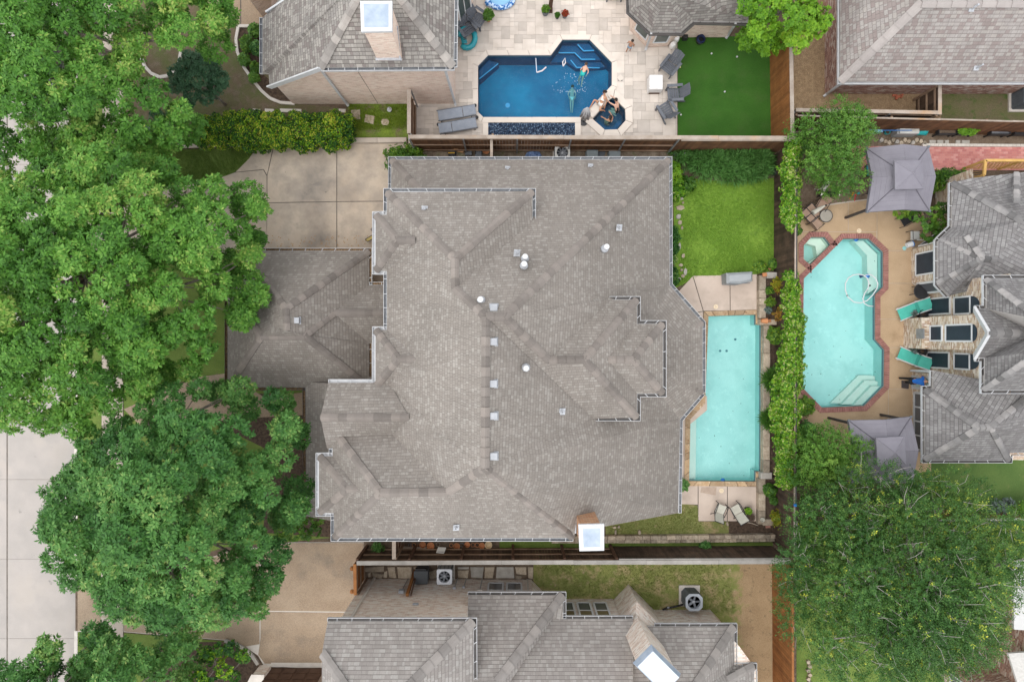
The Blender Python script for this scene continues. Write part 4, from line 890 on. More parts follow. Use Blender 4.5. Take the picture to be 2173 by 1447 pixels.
# ================================================================= top-right neighbour (red brick, pale mottled roof)
TR = thing('far_north_house', 'red brick bungalow with mottled pink-grey shingle roof at the top right', 'house', P(2000, 60))
SR = MAT['roof_shingle_red']; capr = mk('ridge_cap_red', (.29, .262, .25), (.33, .302, .288), 2, .9, fine=.06, rnd=.06); br = MAT['brick_red']
V = dict(a=(1783, -200, 2.7), b=(1783, 174, 2.7), c=(2500, 174, 2.7), p=(1957, 6, 5.2), q=(2500, 4, 5.2), r=(1900, -200, 4.8))
rt, ptr = roof('roof', TR, V, [('a', 'b', 'p', 'r'), ('b', 'c', 'q', 'p'), ('r', 'p', 'q')] if False else [('a', 'b', 'p', 'r'), ('b', 'c', 'q', 'p')], SR)
caps(rt, ptr, [('b', 'p'), ('p', 'q')], capr, step=.6, wid=1.2)
gutter(TR, [(2500, 174), (1783, 174), (1783, -100)], 2.67, 1, w=.10, inner=white, strap=0)
q = [(P(1750, 200).x, P(1750, 200).y), (P(2500, 200).x, P(2500, 200).y), (P(2500, 200).x, 17), (P(1750, 0).x, 17)]
m = MB(); m.prism(ccw(q), 0, 2.6, bottom=False); auto_uv(m.obj('wall', br, TR)); downpipe(TR, P(1784, 178, 2.6), P(1752, 202))
for x, y, z in ((2062, 20, 5.0), (2072, 145, 3.2)):
    m = MB(); c = P(x, y, z); m.box((c.x, c.y, z), (.22, .2, .03), 0, .5); m.tube([c, c + Vector((.02, .0, .4))], .04, 8); m.obj('plumbing_stack', lead, rt)

# ================================================================= right-hand house (grey roof, tan brick, navy screens)
RH = thing('right_house', 'tan brick house with dark grey roof and navy window screens on the right', 'house', P(2050, 700))
SD = MAT['roof_shingle_dark']; capd = mk('ridge_cap_grey', (.18, .175, .175), (.23, .223, .22), 2, .9, fine=.1, rnd=.5); bt = MAT['brick_tan']
V = dict(a=(2020, 482, 2.8), b=(2021, 387, 2.8), c=(2064, 378, 2.9), c2=(2160, 367, 3.5), d=(2400, 345, 3.6), h=(2170, 468, 4.55), h2=(2400, 468, 4.7), e=(1995, 506, 2.8), f=(1990, 512, 2.8), g=(1990, 603, 2.8), i=(2013, 628, 2.8), j=(2040, 621, 2.85), k=(2095, 610, 3.4), p=(2090, 549, 4.05), v=(2053, 500, 3.6), l=(2118, 550, 4.05), n=(2400, 640, 4.4), e2=(2040, 612, 3.2))
ra, pa = roof('north_roof', RH, V, [('a', 'b', 'h', 'l', 'v'), ('b', 'c', 'c2', 'd', 'h2', 'h'), ('a', 'v', 'e'), ('e', 'v', 'p'), ('v', 'l', 'p'), ('e', 'p', 'f'), ('f', 'p', 'g'), ('g', 'p', 'i'), ('i', 'p', 'j'), ('j', 'p', 'l', 'k'), ('k', 'l', 'h', 'h2', 'n')], SD)
caps(ra, pa, [('b', 'h'), ('e', 'p'), ('v', 'p'), ('g', 'p'), ((2046, 606, 3.1), 'p'), ('p', 'l'), ('c2', (2160, 432, 4.4))], capd, step=.28)
gutter(RH, [(2013, 628), (1990, 603), (1990, 512), (1995, 506), (2020, 482), (2021, 388)], 2.77, 1, inner=gutter_brown)
V = dict(a=(2094, 591, 5.7), b=(2094, 655, 5.7), c=(2069, 655, 5.72), c2=(2069, 759, 5.72), d=(2090, 759, 5.7), e=(2089, 828, 5.7), f=(2300, 828, 5.7), f2=(2300, 591, 5.7), ap=(2099, 707, 6.68), ar=(2200, 707, 6.75), h1=(2215, 680, 8.2), h2=(2215, 745, 8.2), h3=(2300, 700, 8.2))
rb, pb = roof('upper_roof', RH, V, [('a', 'b', 'ar', 'd', 'e', 'h2', 'h1'), ('b', 'c', 'ap', 'ar'), ('ar', 'ap', 'c2', 'd'), ('a', 'h1', 'h3', 'f2'), ('e', 'f', 'h3', 'h2'), ('h1', 'h2', 'h3')], SD)
caps(rb, pb, [('a', 'h1'), ('e', 'h2'), ('ap', 'ar')], capd, step=.28)
gutter(RH, [(2071, 655), (2094, 655), (2094, 591), (2300, 591)], 5.67, 1, inner=gutter_brown); gutter(RH, [(2300, 828), (2089, 828), (2089, 760), (2071, 760)], 5.67, 1, inner=gutter_brown)
V = dict(a=(1981, 786, 2.8), b=(1980, 824, 2.8), c=(1963, 825, 2.8), d=(1963, 976, 2.8), e=(2142, 976, 2.8), f=(2143, 960, 2.8), g=(2400, 960, 2.8), p=(2080, 908, 4.3), q=(2105, 906, 4.35), n=(2400, 800, 5.0), m_=(2088, 806, 4.0))
rc, pc = roof('south_roof', RH, V, [('a', 'b', 'c', 'p', 'q', 'n', 'm_'), ('c', 'd', 'p'), ('d', 'e', 'q', 'p'), ('e', 'f', 'g', 'n', 'q')], SD)
caps(rc, pc, [('c', 'p'), ('d', 'p'), ('p', 'q'), ('e', 'q'), ('q', (2180, 846, 4.6))], capd, step=.28)
gutter(RH, [(2400, 960), (2143, 960), (2142, 976), (1963, 976), (1963, 825), (1980, 824), (1981, 787)], 2.77, 1, inner=gutter_brown)
# walls
XW, XC = 20.0, 19.28
yA, yB = P(1965, 628).y, P(1965, 790).y
def wallquad(pts, name='wall', mat=None, par=None):
    m = MB(); m.add(pts, [tuple(range(len(pts)))]); return auto_uv(m.obj(name, mat or bt, par or RH))
wy0, wy1 = PX(1968, 622, XW).y, PX(1968, 800, XW).y
wallquad([(XW, wy0 + .4, 0), (XW, wy1 - .4, 0), (XW, wy1 - .4, 5.6), (XW, wy0 + .4, 5.6)])
m = MB(); cy0, cy1 = PX(1933, 675, XC).y, PX(1933, 740, XC).y
m.add([(XC, cy0, 0), (XC, cy1, 0), (XC, cy1, 5.7), (XC, (cy0 + cy1) / 2, 6.5), (XC, cy0, 5.7), (XW + .3, cy0, 0), (XW + .3, cy1, 0), (XW + .3, cy1, 5.7), (XW + .3, cy0, 5.7)], [(0, 4, 3, 2, 1), (0, 5, 8, 4), (1, 2, 7, 6)]); auto_uv(m.obj('gable_wall', bt, RH))
m = MB(); g0, g1, ga = PX(2068, 658, XC - .32), PX(2068, 757, XC - .32), PX(2097, 707, XC - .32)
for a, b in ((P(2068, 656, 5.68), P(2098, 707, 6.62)), (P(2068, 758, 5.68), P(2098, 707, 6.62))): m.bar(a, b, .30, .10, up=Vector((1, 0, .6)))
m.obj('rake_board', white, RH)
m = MB(); m.box((XC - .1, (cy0 + cy1) / 2, .75), (.55, cy0 - cy1 - .06, 1.5)); auto_uv(m.obj('hearth', bt, RH))
m = MB(); c = PX(1953, 708, XC - .39); m.box((c.x, c.y, c.z), (.06, .45, .55)); m.obj('fireplace_opening', steel, RH)
NX = (-1, 0, 0)
def rwin(x0, x1, y0, y1, W, arch=0):
    q = [PX(x0, y1, W), PX(x0, y0, W), PX(x1, y0, W), PX(x1, y1, W)]; z0, z1 = q[0].z, q[2].z; ya, yb = q[0].y, q[1].y
    q = [Vector((W, ya, z0)), Vector((W, yb, z0)), Vector((W, yb, z1)), Vector((W, ya, z1))]
    o = window(RH, q, NX, screen, frame_w, fw=.07)
    if arch:
        za = PX(arch, 723, W).z - z1; m = MB(); n = 10; cyy = (ya + yb) / 2; r = (yb - ya) / 2
        pts = [Vector((W - .01, cyy + r * math.cos(math.pi * k / n), z1 + .04 + za * math.sin(math.pi * k / n))) for k in range(n + 1)]
        slab3(m, pts, NX, .02); m.obj('arched_light', screen, o)
rwin(1969, 2017, 635, 668, XW); rwin(2026, 2060, 632, 667, XW, 2078); rwin(1968, 2015, 747, 779, XW); rwin(2026, 2059, 750, 782, XW, 2077)
rwin(1975, 2000, 692, 723, XC); rwin(2008, 2064, 690, 724, XC, 2073)
# north bay walls
m = MB(); bq = ccw(W2([(1933, 530), (1933, 600), (1957, 625), (2040, 625), (2040, 470), (1990, 470), (1990, 490)])); m.prism(bq, 0, 2.7, bottom=False); auto_uv(m.obj('bay_wall', bt, RH))
q = [PX(1944, 585, 19.27), PX(1944, 540, 19.27), PX(1983, 540, 19.27), PX(1983, 585, 19.27)]; z0, z1 = .45, 2.4
window(RH, [Vector((19.27, q[0].y, z0)), Vector((19.27, q[1].y, z0)), Vector((19.27, q[1].y, z1)), Vector((19.27, q[0].y, z1))], NX, screen, frame_w, fw=.07)
for (p0, p1, pm) in (((1933, 600), (1957, 625), pane_d), ((1933, 530), (1990, 490), screen)):
    a, b = P(*p0), P(*p1); e = (b - a).normalized(); nn = Vector((e.y, -e.x, 0)); nn = -nn if nn.x > 0 else nn
    q0, q1 = a.lerp(b, .12), a.lerp(b, .88); window(RH, [q0 + Vector((0, 0, .4)), q1 + Vector((0, 0, .4)), q1 + Vector((0, 0, 2.45)), q0 + Vector((0, 0, 2.45))], nn, pm, frame_w, fw=.09)
wallquad([(P(1985, 480).x, P(0, 388).y, 0), (P(1985, 480).x, P(0, 485).y, 0), (P(1985, 480).x, P(0, 485).y, 2.7), (P(1985, 480).x, P(0, 388).y, 2.7)])
# south block walls, door and long white window
xs_ = P(1936, 0).x
m = MB(); m.prism(ccw(W2([(1935, 790), (1935, 955), (2100, 955), (2100, 790)])), 0, 2.7, bottom=False); auto_uv(m.obj('wall', bt, RH))
def sidewin(y0, y1, z0, z1, pm, bars, nm='window'):
    W = P(1935, 0).x; ya, yb = P(1935, y1).y, P(1935, y0).y
    return window(RH, [Vector((W, ya, z0)), Vector((W, yb, z0)), Vector((W, yb, z1)), Vector((W, ya, z1))], NX, pm, white, fw=.10, bars=bars, name=nm)
sidewin(798, 822, .05, 2.1, mk('frosted_door_glass', (.40, .50, .47), None, rough=.2), [((.0, .12), (1, .12))], 'door')
sidewin(832, 950, .25, 2.5, pane_d, [((.25, 0), (.25, 1)), ((.5, 0), (.5, 1)), ((.75, 0), (.75, 1)), ((0, .55), (1, .55))])
m = MB(); m.bar(P(1928, 786) + Vector((0, 0, .2)), P(1975, 788, 2.6), .10, .10); m.obj('downpipe', white, RH)

# ================================================================= south neighbour (pale brick)
SHs = MAT['roof_shingle_south']; caps_s = mk('ridge_cap_south', (.20, .185, .174), (.228, .212, .20), 2, .9, fine=.08, rnd=.22); bw = MAT['brick_white']
SB = thing('south_house', 'pale brick house with light grey shingle roof along the bottom edge', 'house', P(1100, 1400))
V = dict(a=(695, 1318, 5.6), b=(1005, 1318, 5.6), p=(860, 1465, 7.44), q=(737, 1465, 7.44), w=(683, 1386, 6.48), s=(683, 1560, 6.48), e=(1006, 1700, 5.6), p2=(860, 1700, 7.44), q2=(737, 1560, 7.44))
r1, q1_ = roof('upper_roof', SB, V, [('a', 'b', 'p', 'q', 'w'), ('b', 'e', 'p2', 'p'), ('w', 'q', 'q2', 's'), ('p', 'p2', 'q2', 'q')], SHs)
caps(r1, q1_, [('b', 'p'), ('w', 'q')], caps_s, step=.45, wid=1.3)
gutter(SB, [(695, 1318), (1005, 1318), (1006, 1560)], 5.57, 1, inner=gutter_brown)
V = dict(a=(993, 1262, 3.1), b=(1195, 1262, 3.1), b2=(1195, 1313, 3.1), p=(1056, 1447, 5.65), p2=(1040, 1470, 5.9), m_=(993, 1470, 5.9), v=(1172, 1313, 3.15), v2=(1066, 1470, 5.6))
r2s, q2_ = roof('middle_roof', SB, V, [('a', 'b', 'p', 'p2', 'm_'), ('b', 'b2', 'v', 'v2', 'p2', 'p')], SHs)
caps(r2s, q2_, [('b', 'p')], caps_s, step=.45, wid=1.3)
gutter(SB, [(993, 1262), (1195, 1262), (1195, 1312)], 3.07, 1, inner=gutter_brown)
zN = lambda y, ey: (3.1 + (y - 723.5) * 33 / FPX - (ey - 723.5) * 29.9 / FPX) / (1 + (y - 723.5) / FPX)
V = dict(a=(1172, 1313, 3.1), b=(1343, 1313, 3.1), b2=(1343, 1480, zN(1480, 1313)), c=(1344, 1329, 3.1), d=(1558, 1329, 3.1), d2=(1558, 1412, 3.1), e=(1600, 1413, 3.1), e2=(1600, 1600, 3.1), p=(1455, 1490, zN(1490, 1329)), c2=(1344, 1490, zN(1490, 1329)), m_=(1060, 1480, zN(1480, 1313)), k=(1545, 1445, 3.7))
r3s, q3_ = roof('east_roof', SB, V, [('a', 'b', 'b2', 'm_'), ('c', 'd', 'p', 'c2'), ('d', 'd2', 'k', 'p'), ('d2', 'e', 'k'), ('e', 'e2', 'p', 'k')], SHs)
caps(r3s, q3_, [('d', 'p'), ('e', 'k')], caps_s, step=.45, wid=1.3)
gutter(SB, [(1172, 1313), (1343, 1313)], 3.07, 1, inner=gutter_brown); gutter(SB, [(1389, 1329), (1558, 1329), (1558, 1412)], 3.07, 1, inner=gutter_brown); gutter(SB, [(1558, 1413), (1600, 1413), (1600, 1500)], 3.07, 1, inner=gutter_brown)
yS = P(0, 1228).y
def wy(px): return P(px, 1228).x
m = MB(); m.add([(wy(775), yS, 0), (wy(1003), yS, 0), (wy(1003), yS, 5.5), (wy(775), yS, 5.5)], [(0, 3, 2, 1)]); m.add([(wy(775), yS, 0), (wy(775), yS - 9, 0), (wy(775), yS - 9, 5.5), (wy(775), yS, 5.5)], [(3, 2, 1, 0)]); m.add([(wy(1003), yS, 2.6), (wy(1003), yS - 9, 2.6), (wy(1003), yS - 9, 5.5), (wy(1003), yS, 5.5)], [(0, 1, 2, 3)])
auto_uv(m.obj('wall', bw, SB))
m = MB(); m.prism(ccw(W2([(1003, 1229), (1127, 1229), (1156, 1258), (1156, 1500), (1003, 1500)])), 0, 3.0, bottom=False); auto_uv(m.obj('wall', bw, SB))
m = MB(); m.prism(ccw(W2([(1157, 1270), (1300, 1270), (1300, 1500), (1157, 1500)])), 0, 3.0, bottom=False); auto_uv(m.obj('wall', bw, SB))
m = MB(); m.prism(ccw(W2([(1382, 1293), (1507, 1293), (1525, 1312), (1560, 1360), (1560, 1500), (1382, 1500)])), 0, 3.0, bottom=False); auto_uv(m.obj('wall', bw, SB))
NY = (0, 1, 0)
def swin(x0, x1, y, z0, z1, pt_, pb_, nm='window'):
    W = P(0, y).y + .01; a, b = P(x0, y).x, P(x1, y).x; zm = z0 + (z1 - z0) * .45
    o = window(SB, [Vector((b, W, z0)), Vector((a, W, z0)), Vector((a, W, z1)), Vector((b, W, z1))], NY, pb_, frame_w, fw=.08, bars=[((0, .45), (1, .45))])
    g = MB(); slab3(g, [Vector((b, W + .03, z0)), Vector((a, W + .03, z0)), Vector((a, W + .03, zm)), Vector((b, W + .03, zm))], NY, .008); g.obj('sash', pt_, o)
for x0, x1 in ((1038, 1068), (1076, 1106)): swin(x0, x1, 1229, .6, 2.6, pane_d, pane_t)
for x0, x1 in ((1188, 1213), (1222, 1248), (1256, 1282)): swin(x0, x1, 1270, .6, 2.6, pane_d, pane_t)
m = MB(); m.bar(P(1119, 1231) + Vector((0, .06, .1)), P(1119, 1231) + Vector((0, .06, 3.0)), .09, .09, up=Vector((0, 1, 0))); m.obj('downpipe', curb_w, SB)
m = MB(); m.bar(Vector((wy(795), yS + .06, .05)), Vector((wy(795), yS + .06, 5.5)), .10, .09, up=Vector((0, 1, 0))); m.obj('downpipe', curb_w, SB)
m = MB(); a = P(1379, 1292); m.bar(a + Vector((0, .06, .1)), a + Vector((0, .06, 3.0)), .09, .09, up=Vector((0, 1, 0))); m.obj('downpipe', curb_w, SB)
# rotated chimney
zt = 6.4; c = P(1397, 1425, zt); q = Matrix.Rotation(R(-45), 2); chp = [tuple(Vector((c.x, c.y)) + q @ Vector(v)) for v in ((-.72, -.42), (.72, -.42), (.72, .42), (-.72, .42))]
m = MB(); m.prism(ccw(chp), 2.6, zt - .12, bottom=False)
base = [tuple(Vector((c.x, c.y)) + q @ Vector(v)) for v in ((-.85, -.6), (1.0, -.6), (1.0, .75), (-.85, .75))]
n4 = 4; b_, t_ = ccw(base), inset_poly(ccw(chp), -.0)
sc_ = auto_uv(m.obj('chimney', bw, SB))
m = MB(); m.prism(b_, 0, 2.2, top=False, bottom=False); m.add([(x, y, 2.2) for x, y in b_] + [(x, y, 2.7) for x, y in ccw(chp)], [(i, (i + 1) % 4, 4 + (i + 1) % 4, 4 + i) for i in range(4)]); auto_uv(m.obj('chimney_base', bw, sc_))
m = MB(); o_ = inset_poly(ccw(chp), -.10); m.prism(o_, zt - .30, zt, bottom=True, inset=.09); m.obj('chimney_rim', metal_cap, sc_)
m = MB(); m.prism(inset_poly(o_, .10), zt + .001, zt + .012); m.obj('chimney_pan', mk('white_cap_sheet', (.46, .51, .57), (.52, .57, .63), 2, .5), sc_)
# garage door and pier at the bottom edge
gy = P(0, 1415).y; gd_ = MB(); a, b = P(577, 1415).x, P(690, 1415).x
gd = MB(); gd.box(((a + b) / 2, gy - .05, 1.2), (b - a, .05, 2.4)); gdo = gd.obj('garage_door', dark_wood, SB)
for i in range(4):
    for k in range(4):
        w = (b - a) / 4; piece('door_panel', unit_box(dark_wood, .05), gdo, (a + w * (i + .5), gy - .012, .35 + .58 * k), 0, (w - .1, .03, .46))
m = MB(); m.bar(P(576, 1409) + Vector((0, 0, .03)), P(684, 1409) + Vector((0, 0, .03)), .2, .05); m.obj('threshold', curb_w, SB)
pr_ = MB(); pr_.prism(ccw(W2([(552, 1410), (576, 1410), (560, 1500), (505, 1500)])), 0, 1.0, bottom=False); pr = auto_uv(pr_.obj('pier_wall', bw, SB))
m = MB(); m.prism(inset_poly(ccw(W2([(552, 1410), (576, 1410), (560, 1500), (505, 1500)])), -.04), 1.0, 1.06); m.obj('pier_coping', curb_w, pr)

# ================================================================= house at the bottom right, behind the big tree
BRh = thing('corner_house', 'red brick house with pale panels half hidden by the big tree', 'house', P(2120, 1380))
m = MB(); m.prism(ccw(W2([(2003, 1405), (2060, 1385), (2095, 1240), (2400, 1240), (2400, 1600), (2003, 1600)])), 0, 3.0, bottom=False); auto_uv(m.obj('wall', br, BRh))
V = dict(a=(2150, 1190, 3.3), b=(2152, 1335, 3.3), c=(2300, 1345, 5.0), d=(2300, 1180, 5.0)); roof('porch_roof', BRh, V, [('a', 'b', 'c', 'd')], mk('pale_metal_roof', (.55, .55, .55), (.60, .60, .60), 2, .6))
V = dict(a=(2140, 1386, 3.1), b=(2166, 1470, 3.1), c=(2300, 1470, 4.6), d=(2300, 1375, 4.6)); roof('roof', BRh, V, [('a', 'b', 'c', 'd')], mk('pale_shingle', (.42, .41, .39), (.5, .49, .47), 9, .9, fine=.1))
a, b = P(2100, 1243), P(2065, 1378)
for t0, t1 in ((.06, .46), (.55, .92)):
    p0, p1 = a.lerp(b, t0), a.lerp(b, t1); e = (b - a).normalized(); nn = Vector((e.y, -e.x, 0)); nn = -nn if nn.x > 0 else nn
    window(BRh, [p1 + Vector((0, 0, .5)), p0 + Vector((0, 0, .5)), p0 + Vector((0, 0, 2.5)), p1 + Vector((0, 0, 2.5))], nn, pane_d, white, fw=.08, bars=[((.5, 0), (.5, 1)), ((0, .5), (1, .5))])
a, b = P(2003, 1407), P(2003, 1500)
for t0, t1 in ((.1, .45), (.55, .95)):
    p0, p1 = a.lerp(b, t0), a.lerp(b, t1); window(BRh, [p1 + Vector((0, 0, .5)), p0 + Vector((0, 0, .5)), p0 + Vector((0, 0, 2.6)), p1 + Vector((0, 0, 2.6))], NX, pane_d, white, fw=.07, bars=[((.5, 0), (.5, 1)), ((0, .4), (1, .4)), ((0, .7), (1, .7))])

# ---------------------------------------------------------------- fences
def fence(label, a, b, h, boards=+1, bm=None, cm=None, post=None, post_w=.09, capw=.17, rail_n=3, ap=True, splits=None, post_step=2.3, name='board_fence', cap=True, group=None, cap2=False):
    """a, b: cap ends in photo pixels at height h; boards: side of the pickets (+1 = left of a->b); splits: list of (t0, t1, side)"""
    bm = bm or picket_m; cm = cm or cap_m; post = post or rail_m
    A, B = P(*a, h), P(*b, h); A.z = B.z = 0; d = (B - A); L = d.length; e = d.normalized(); n = Vector((-e.y, e.x, 0)); rz = math.atan2(e.y, e.x)
    t = thing(name, label, 'fence', A, group=group)
    pk = unit_box(bm); rl = unit_box(rail_m); cp = unit_box(cm, .0); pm = unit_box(post)
    for (t0, t1, sd) in (splits or [(0, 1, boards)]):
        k = max(1, round(L * (t1 - t0) / .145)); w = L * (t1 - t0) / k
        for i in range(k):
            c = A + e * (L * t0 + w * (i + .5)) + n * (sd * (.032 + rng.uniform(0, .006))); hh = h - .03 - rng.uniform(0, .012)
            piece('picket', pk, t, (c.x, c.y, hh / 2 + .02), rz, (w - .006, .018, hh))
        for q in range(rail_n):
            z = .30 + (h - .65) * q / max(1, rail_n - 1); k2 = max(1, round(L * (t1 - t0) / post_step))
            for i in range(k2):
                lw = L * (t1 - t0) / k2; c = A + e * (L * t0 + lw * (i + .5)) - n * (sd * .008); piece('rail', rl, t, (c.x, c.y, z), rz, (lw - .012, .045, .085))
        k2 = max(1, round(L * (t1 - t0) / post_step))
        for i in range(k2 + 1):
            c = A + e * (L * (t0 + (t1 - t0) * i / k2)) - n * (sd * (.035 + post_w / 2)); piece('post', pm, t, (c.x, c.y, h / 2 - .04), rz, (post_w, post_w, h - .08))
    if cap:
        k = max(1, round(L / 3.4))
        for i in range(k):
            w = L / k; c = A + e * (w * (i + .5)) + n * rng.uniform(-.008, .008); piece('cap_board', cp, t, (c.x, c.y, h + .018), rz + rng.uniform(-.002, .002), (w - .008, capw, .036))
        if cap2:
            for (t0, t1, sd) in (splits or [(0, 1, boards)]):
                if sd * cap2 > 0: c = A + e * (L * (t0 + t1) / 2) + n * (cap2 * (capw / 2 + .03)); piece('trim_board', cp, t, (c.x, c.y, h - .03), rz, (L * (t1 - t0) - .1, .045, .10))
    return t
fence('long brown fence with weathered cap between main house and blue pool', (868, 291), (1688, 293), 2.4, splits=[(0, .70, +1), (.702, 1, -1)], post=steel, post_w=.06, cap2=-1)
fence('short fence with grey-brown cap between mossy strip and travertine patio', (868, 190), (868, 284), 2.35, boards=-1, post=steel, post_w=.06)
fence('warm brown fence along the right of the artificial turf', (1678, 72), (1681, 286), 2.4, boards=+1, bm=picket_red) if False else fence('warm brown fence along the right of the artificial turf', (1678, 60), (1681, 284), 2.4, boards=-1, bm=picket_red)
fence('dark vine-covered fence along the right of lap pool and back lawn', (1688, 300), (1685, 1186), 2.4, boards=-1, bm=picket_black, capw=.06)
fence('reddish fence on the right of the dry straw strip', (1681, 1200), (1683, 1560), 2.3, boards=-1, bm=picket_red, cm=picket_red, capw=.10)
fence('dark fence with pale grey cap between main house and bottom neighbour', (757, 1194), (1678, 1191), 2.25, splits=[(0, .60, -1), (.602, 1, +1)], bm=picket_black, cm=cap_grey, post=dark_wood, post_w=.12, cap2=+1, capw=.19)
fence('short wooden fence stub joining main house and dark fence', (836, 1143), (836, 1186), 2.2, boards=-1, cm=cap_m, capw=.17)
gate = fence('small stained cedar gate beside the tan driveway', (753, 1196), (754, 1262), 2.2, boards=-1, bm=picket_red, cm=picket_red, capw=.14, name='garden_gate', post_step=1.2)
gate['category'] = 'gate'
for y in (1206, 1255):
    m = MB(); c = P(747, y, 2.1); m.lathe(c - Vector((0, 0, .1)), [(.06, 0), (.10, .05), (.10, .12), (.03, .16)], 10); m.obj('finial', picket_red, gate)
# top right fences
fence('grey-capped fence below the gravel yard', (1688, 234), (1992, 240), 1.9, boards=+1, bm=picket_black, post=steel, post_w=.05, capw=.16)
fence('short dark fence between gravel yard and sparse lawn', (1994, 182), (1994, 244), 1.9, boards=+1, bm=picket_black, capw=.16)
fence('thin-capped brown fence above the row of planters', (1692, 246), (2300, 262), 1.9, boards=-1, bm=picket_m, capw=.07)
fence('low grey fence rail behind the big tree at lower right', (1790, 1104), (2300, 1100), 1.7, boards=+1, bm=picket_m, cm=cap_grey, capw=.10)
# string-light wire pipe along the vine fence
m = MB(); m.tube([P(1691, 300, 2.45), P(1691, 600, 2.45), P(1689, 1180, 2.45)], .025, 6); tag(m.obj('metal_rail', black_m), 'thin dark metal rail running along the vine fence top', 'rail')
dn = MB(); dn.lathe(P(1687, 1071, 2.45), [(.07, 0), (.08, .06), (.05, .10), (.01, .11)], 10); tag(dn.obj('fence_light', mk('blue_plastic', (.03, .18, .5), None, rough=.4)), 'small blue light on the fence top near the lower patio', 'light')

# ---------------------------------------------------------------- stone retaining walls beside the lap pool
def stone_wall(label, pts, w, h, mat, seg=.55, z0=0.0):
    t = thing('stone_wall', label, 'wall', P(*pts[0]))
    for a, b in zip(pts[:-1], pts[1:]):
        A, B = P(*a), P(*b); L = (B - A).length; e = (B - A).normalized(); s = 0.0
        while s < L - .05:
            l = min(L - s, rng.uniform(seg * .6, seg * 1.5))
            if L - s - l < .15: l = L - s
            c = A + e * (s + l / 2); piece('stone', unit_box(mat, .05), t, (c.x, c.y, (h + z0) / 2 + rng.uniform(-.01, .01)), math.atan2(e.y, e.x) + rng.uniform(-.01, .01), (l - .012, w * rng.uniform(.94, 1.04), h - z0)); s += l
    return t
stone_wall('buff stone planter wall above the lap pool by the clay pot', [(1688 - 76, 586), (1612, 676)], .32, .42, stone_buff)
stone_wall('short buff stone planter wall at the grill end', [(1620, 586), (1656, 586)], .30, .42, stone_grey)
stone_wall('short buff stone planter wall under the clay pot', [(1606, 684), (1652, 684)], .28, .42, stone_buff)
stone_wall('long grey stone wall along the right of the lap pool', [(1622, 690), (1621, 1000)], .32, .36, stone_buff)
stone_wall('short stone wall closing the lap pool corner', [(1608, 1006), (1632, 1006)], .30, .40, stone_grey)
stone_wall('stone planter wall right of the two pool chairs', [(1611, 1012), (1611, 1108)], .34, .40, stone_buff)
stone_wall('short stone planter wall by the round golden shrub', [(1614, 1104), (1636, 1104)], .30, .40, stone_buff)
stone_wall('long low rubble retaining wall above the dark fence', [(1170, 1138), (1400, 1137), (1652, 1134)], .19, .32, stone_buff, .36)
stone_wall('lower course of rubble stones along the retaining wall foot', [(1170, 1146), (1400, 1145.5), (1652, 1142)], .17, .24, stone_buff, .28)
sheet('planter_soil', [(1616, 590), (1655, 590), (1655, 681), (1616, 681)], .30, mulch); sheet('planter_soil', [(1628, 688), (1650, 688), (1652, 1004), (1628, 1004)], .25, mulch); sheet('planter_soil', [(1617, 1010), (1652, 1010), (1652, 1102), (1617, 1102)], .28, mulch)
# flagstones of the south neighbour
fg = 'flagstones in the side passage'
for i, (pts, d) in enumerate(((((772, 1203), (815, 1200), (815, 1212), (790, 1214), (775, 1212)), 'long buff flagstone beside the cedar gate'), (((780, 1215), (787, 1214), (787, 1223), (781, 1224)), 'tiny upright flagstone near the gate'), (((789, 1213), (815, 1218), (810, 1228), (792, 1222)), 'slanting brown flagstone behind the gate'), (((816, 1212), (823, 1210), (822, 1225), (813, 1224)), 'small cream flagstone left of the big ones'), (((822, 1202), (838, 1202), (842, 1226), (826, 1224)), 'tall pale flagstone near the downpipe'), (((843, 1202), (874, 1202), (874, 1227), (845, 1226)), 'large tan flagstone left of the wooden post'), (((878, 1202), (890, 1202), (886, 1212), (877, 1214)), 'pale flagstone behind the wooden post'), (((910, 1213), (928, 1206), (926, 1226), (912, 1228)), 'brownish flagstone between black bin and air conditioner'), (((971, 1202), (995, 1202), (995, 1207), (972, 1207)), 'thin strip flagstone right of the air conditioner'), (((971, 1209), (995, 1209), (993, 1226), (972, 1224)), 'cream flagstone right of the air conditioner'), (((998, 1202), (1027, 1202), (1024, 1226), (1000, 1224)), 'large white-grey flagstone in the passage'), (((1029, 1202), (1050, 1202), (1046, 1226), (1028, 1226)), 'tan flagstone between two grey ones'), (((1054, 1202), (1090, 1202), (1092, 1226), (1052, 1226)), 'largest grey flagstone above the window'), (((1093, 1202), (1117, 1202), (1117, 1219), (1096, 1217)), 'golden flagstone near the lawn'), (((1120, 1202), (1132, 1202), (1131, 1227), (1121, 1226)), 'last buff flagstone bordering the lawn'), (((1093, 1220), (1108, 1221), (1106, 1228), (1094, 1228)), 'small grey flagstone near the lawn end'))):
    flag('flagstone', d, 'flagstone', pts, mat=stone_grey if i in (8, 10, 12) else stone_buff, group=fg, z=.05)
# stones under the chimney side and beside the bare bed
for i, (cx, cy, rx, ry, d) in enumerate(((1304, 1118, 5, 3, 'flat cream stone near the white chimney'), (1313, 1117, 3, 4, 'small buff stone beside the cream one'), (1306, 1130, 2.5, 8, 'long upright stone near the white chimney'), (1356, 1128, 4, 7, 'pointed buff stone at the lawn start'), (1543, 1111, 3, 5, 'buff stone standing at the bare bed corner'))):
    flag('garden_stone', d, 'stone', rocky(cx, cy, rx, ry, 6, 90 + i), mat=stone_buff, z=.10, th=.12)
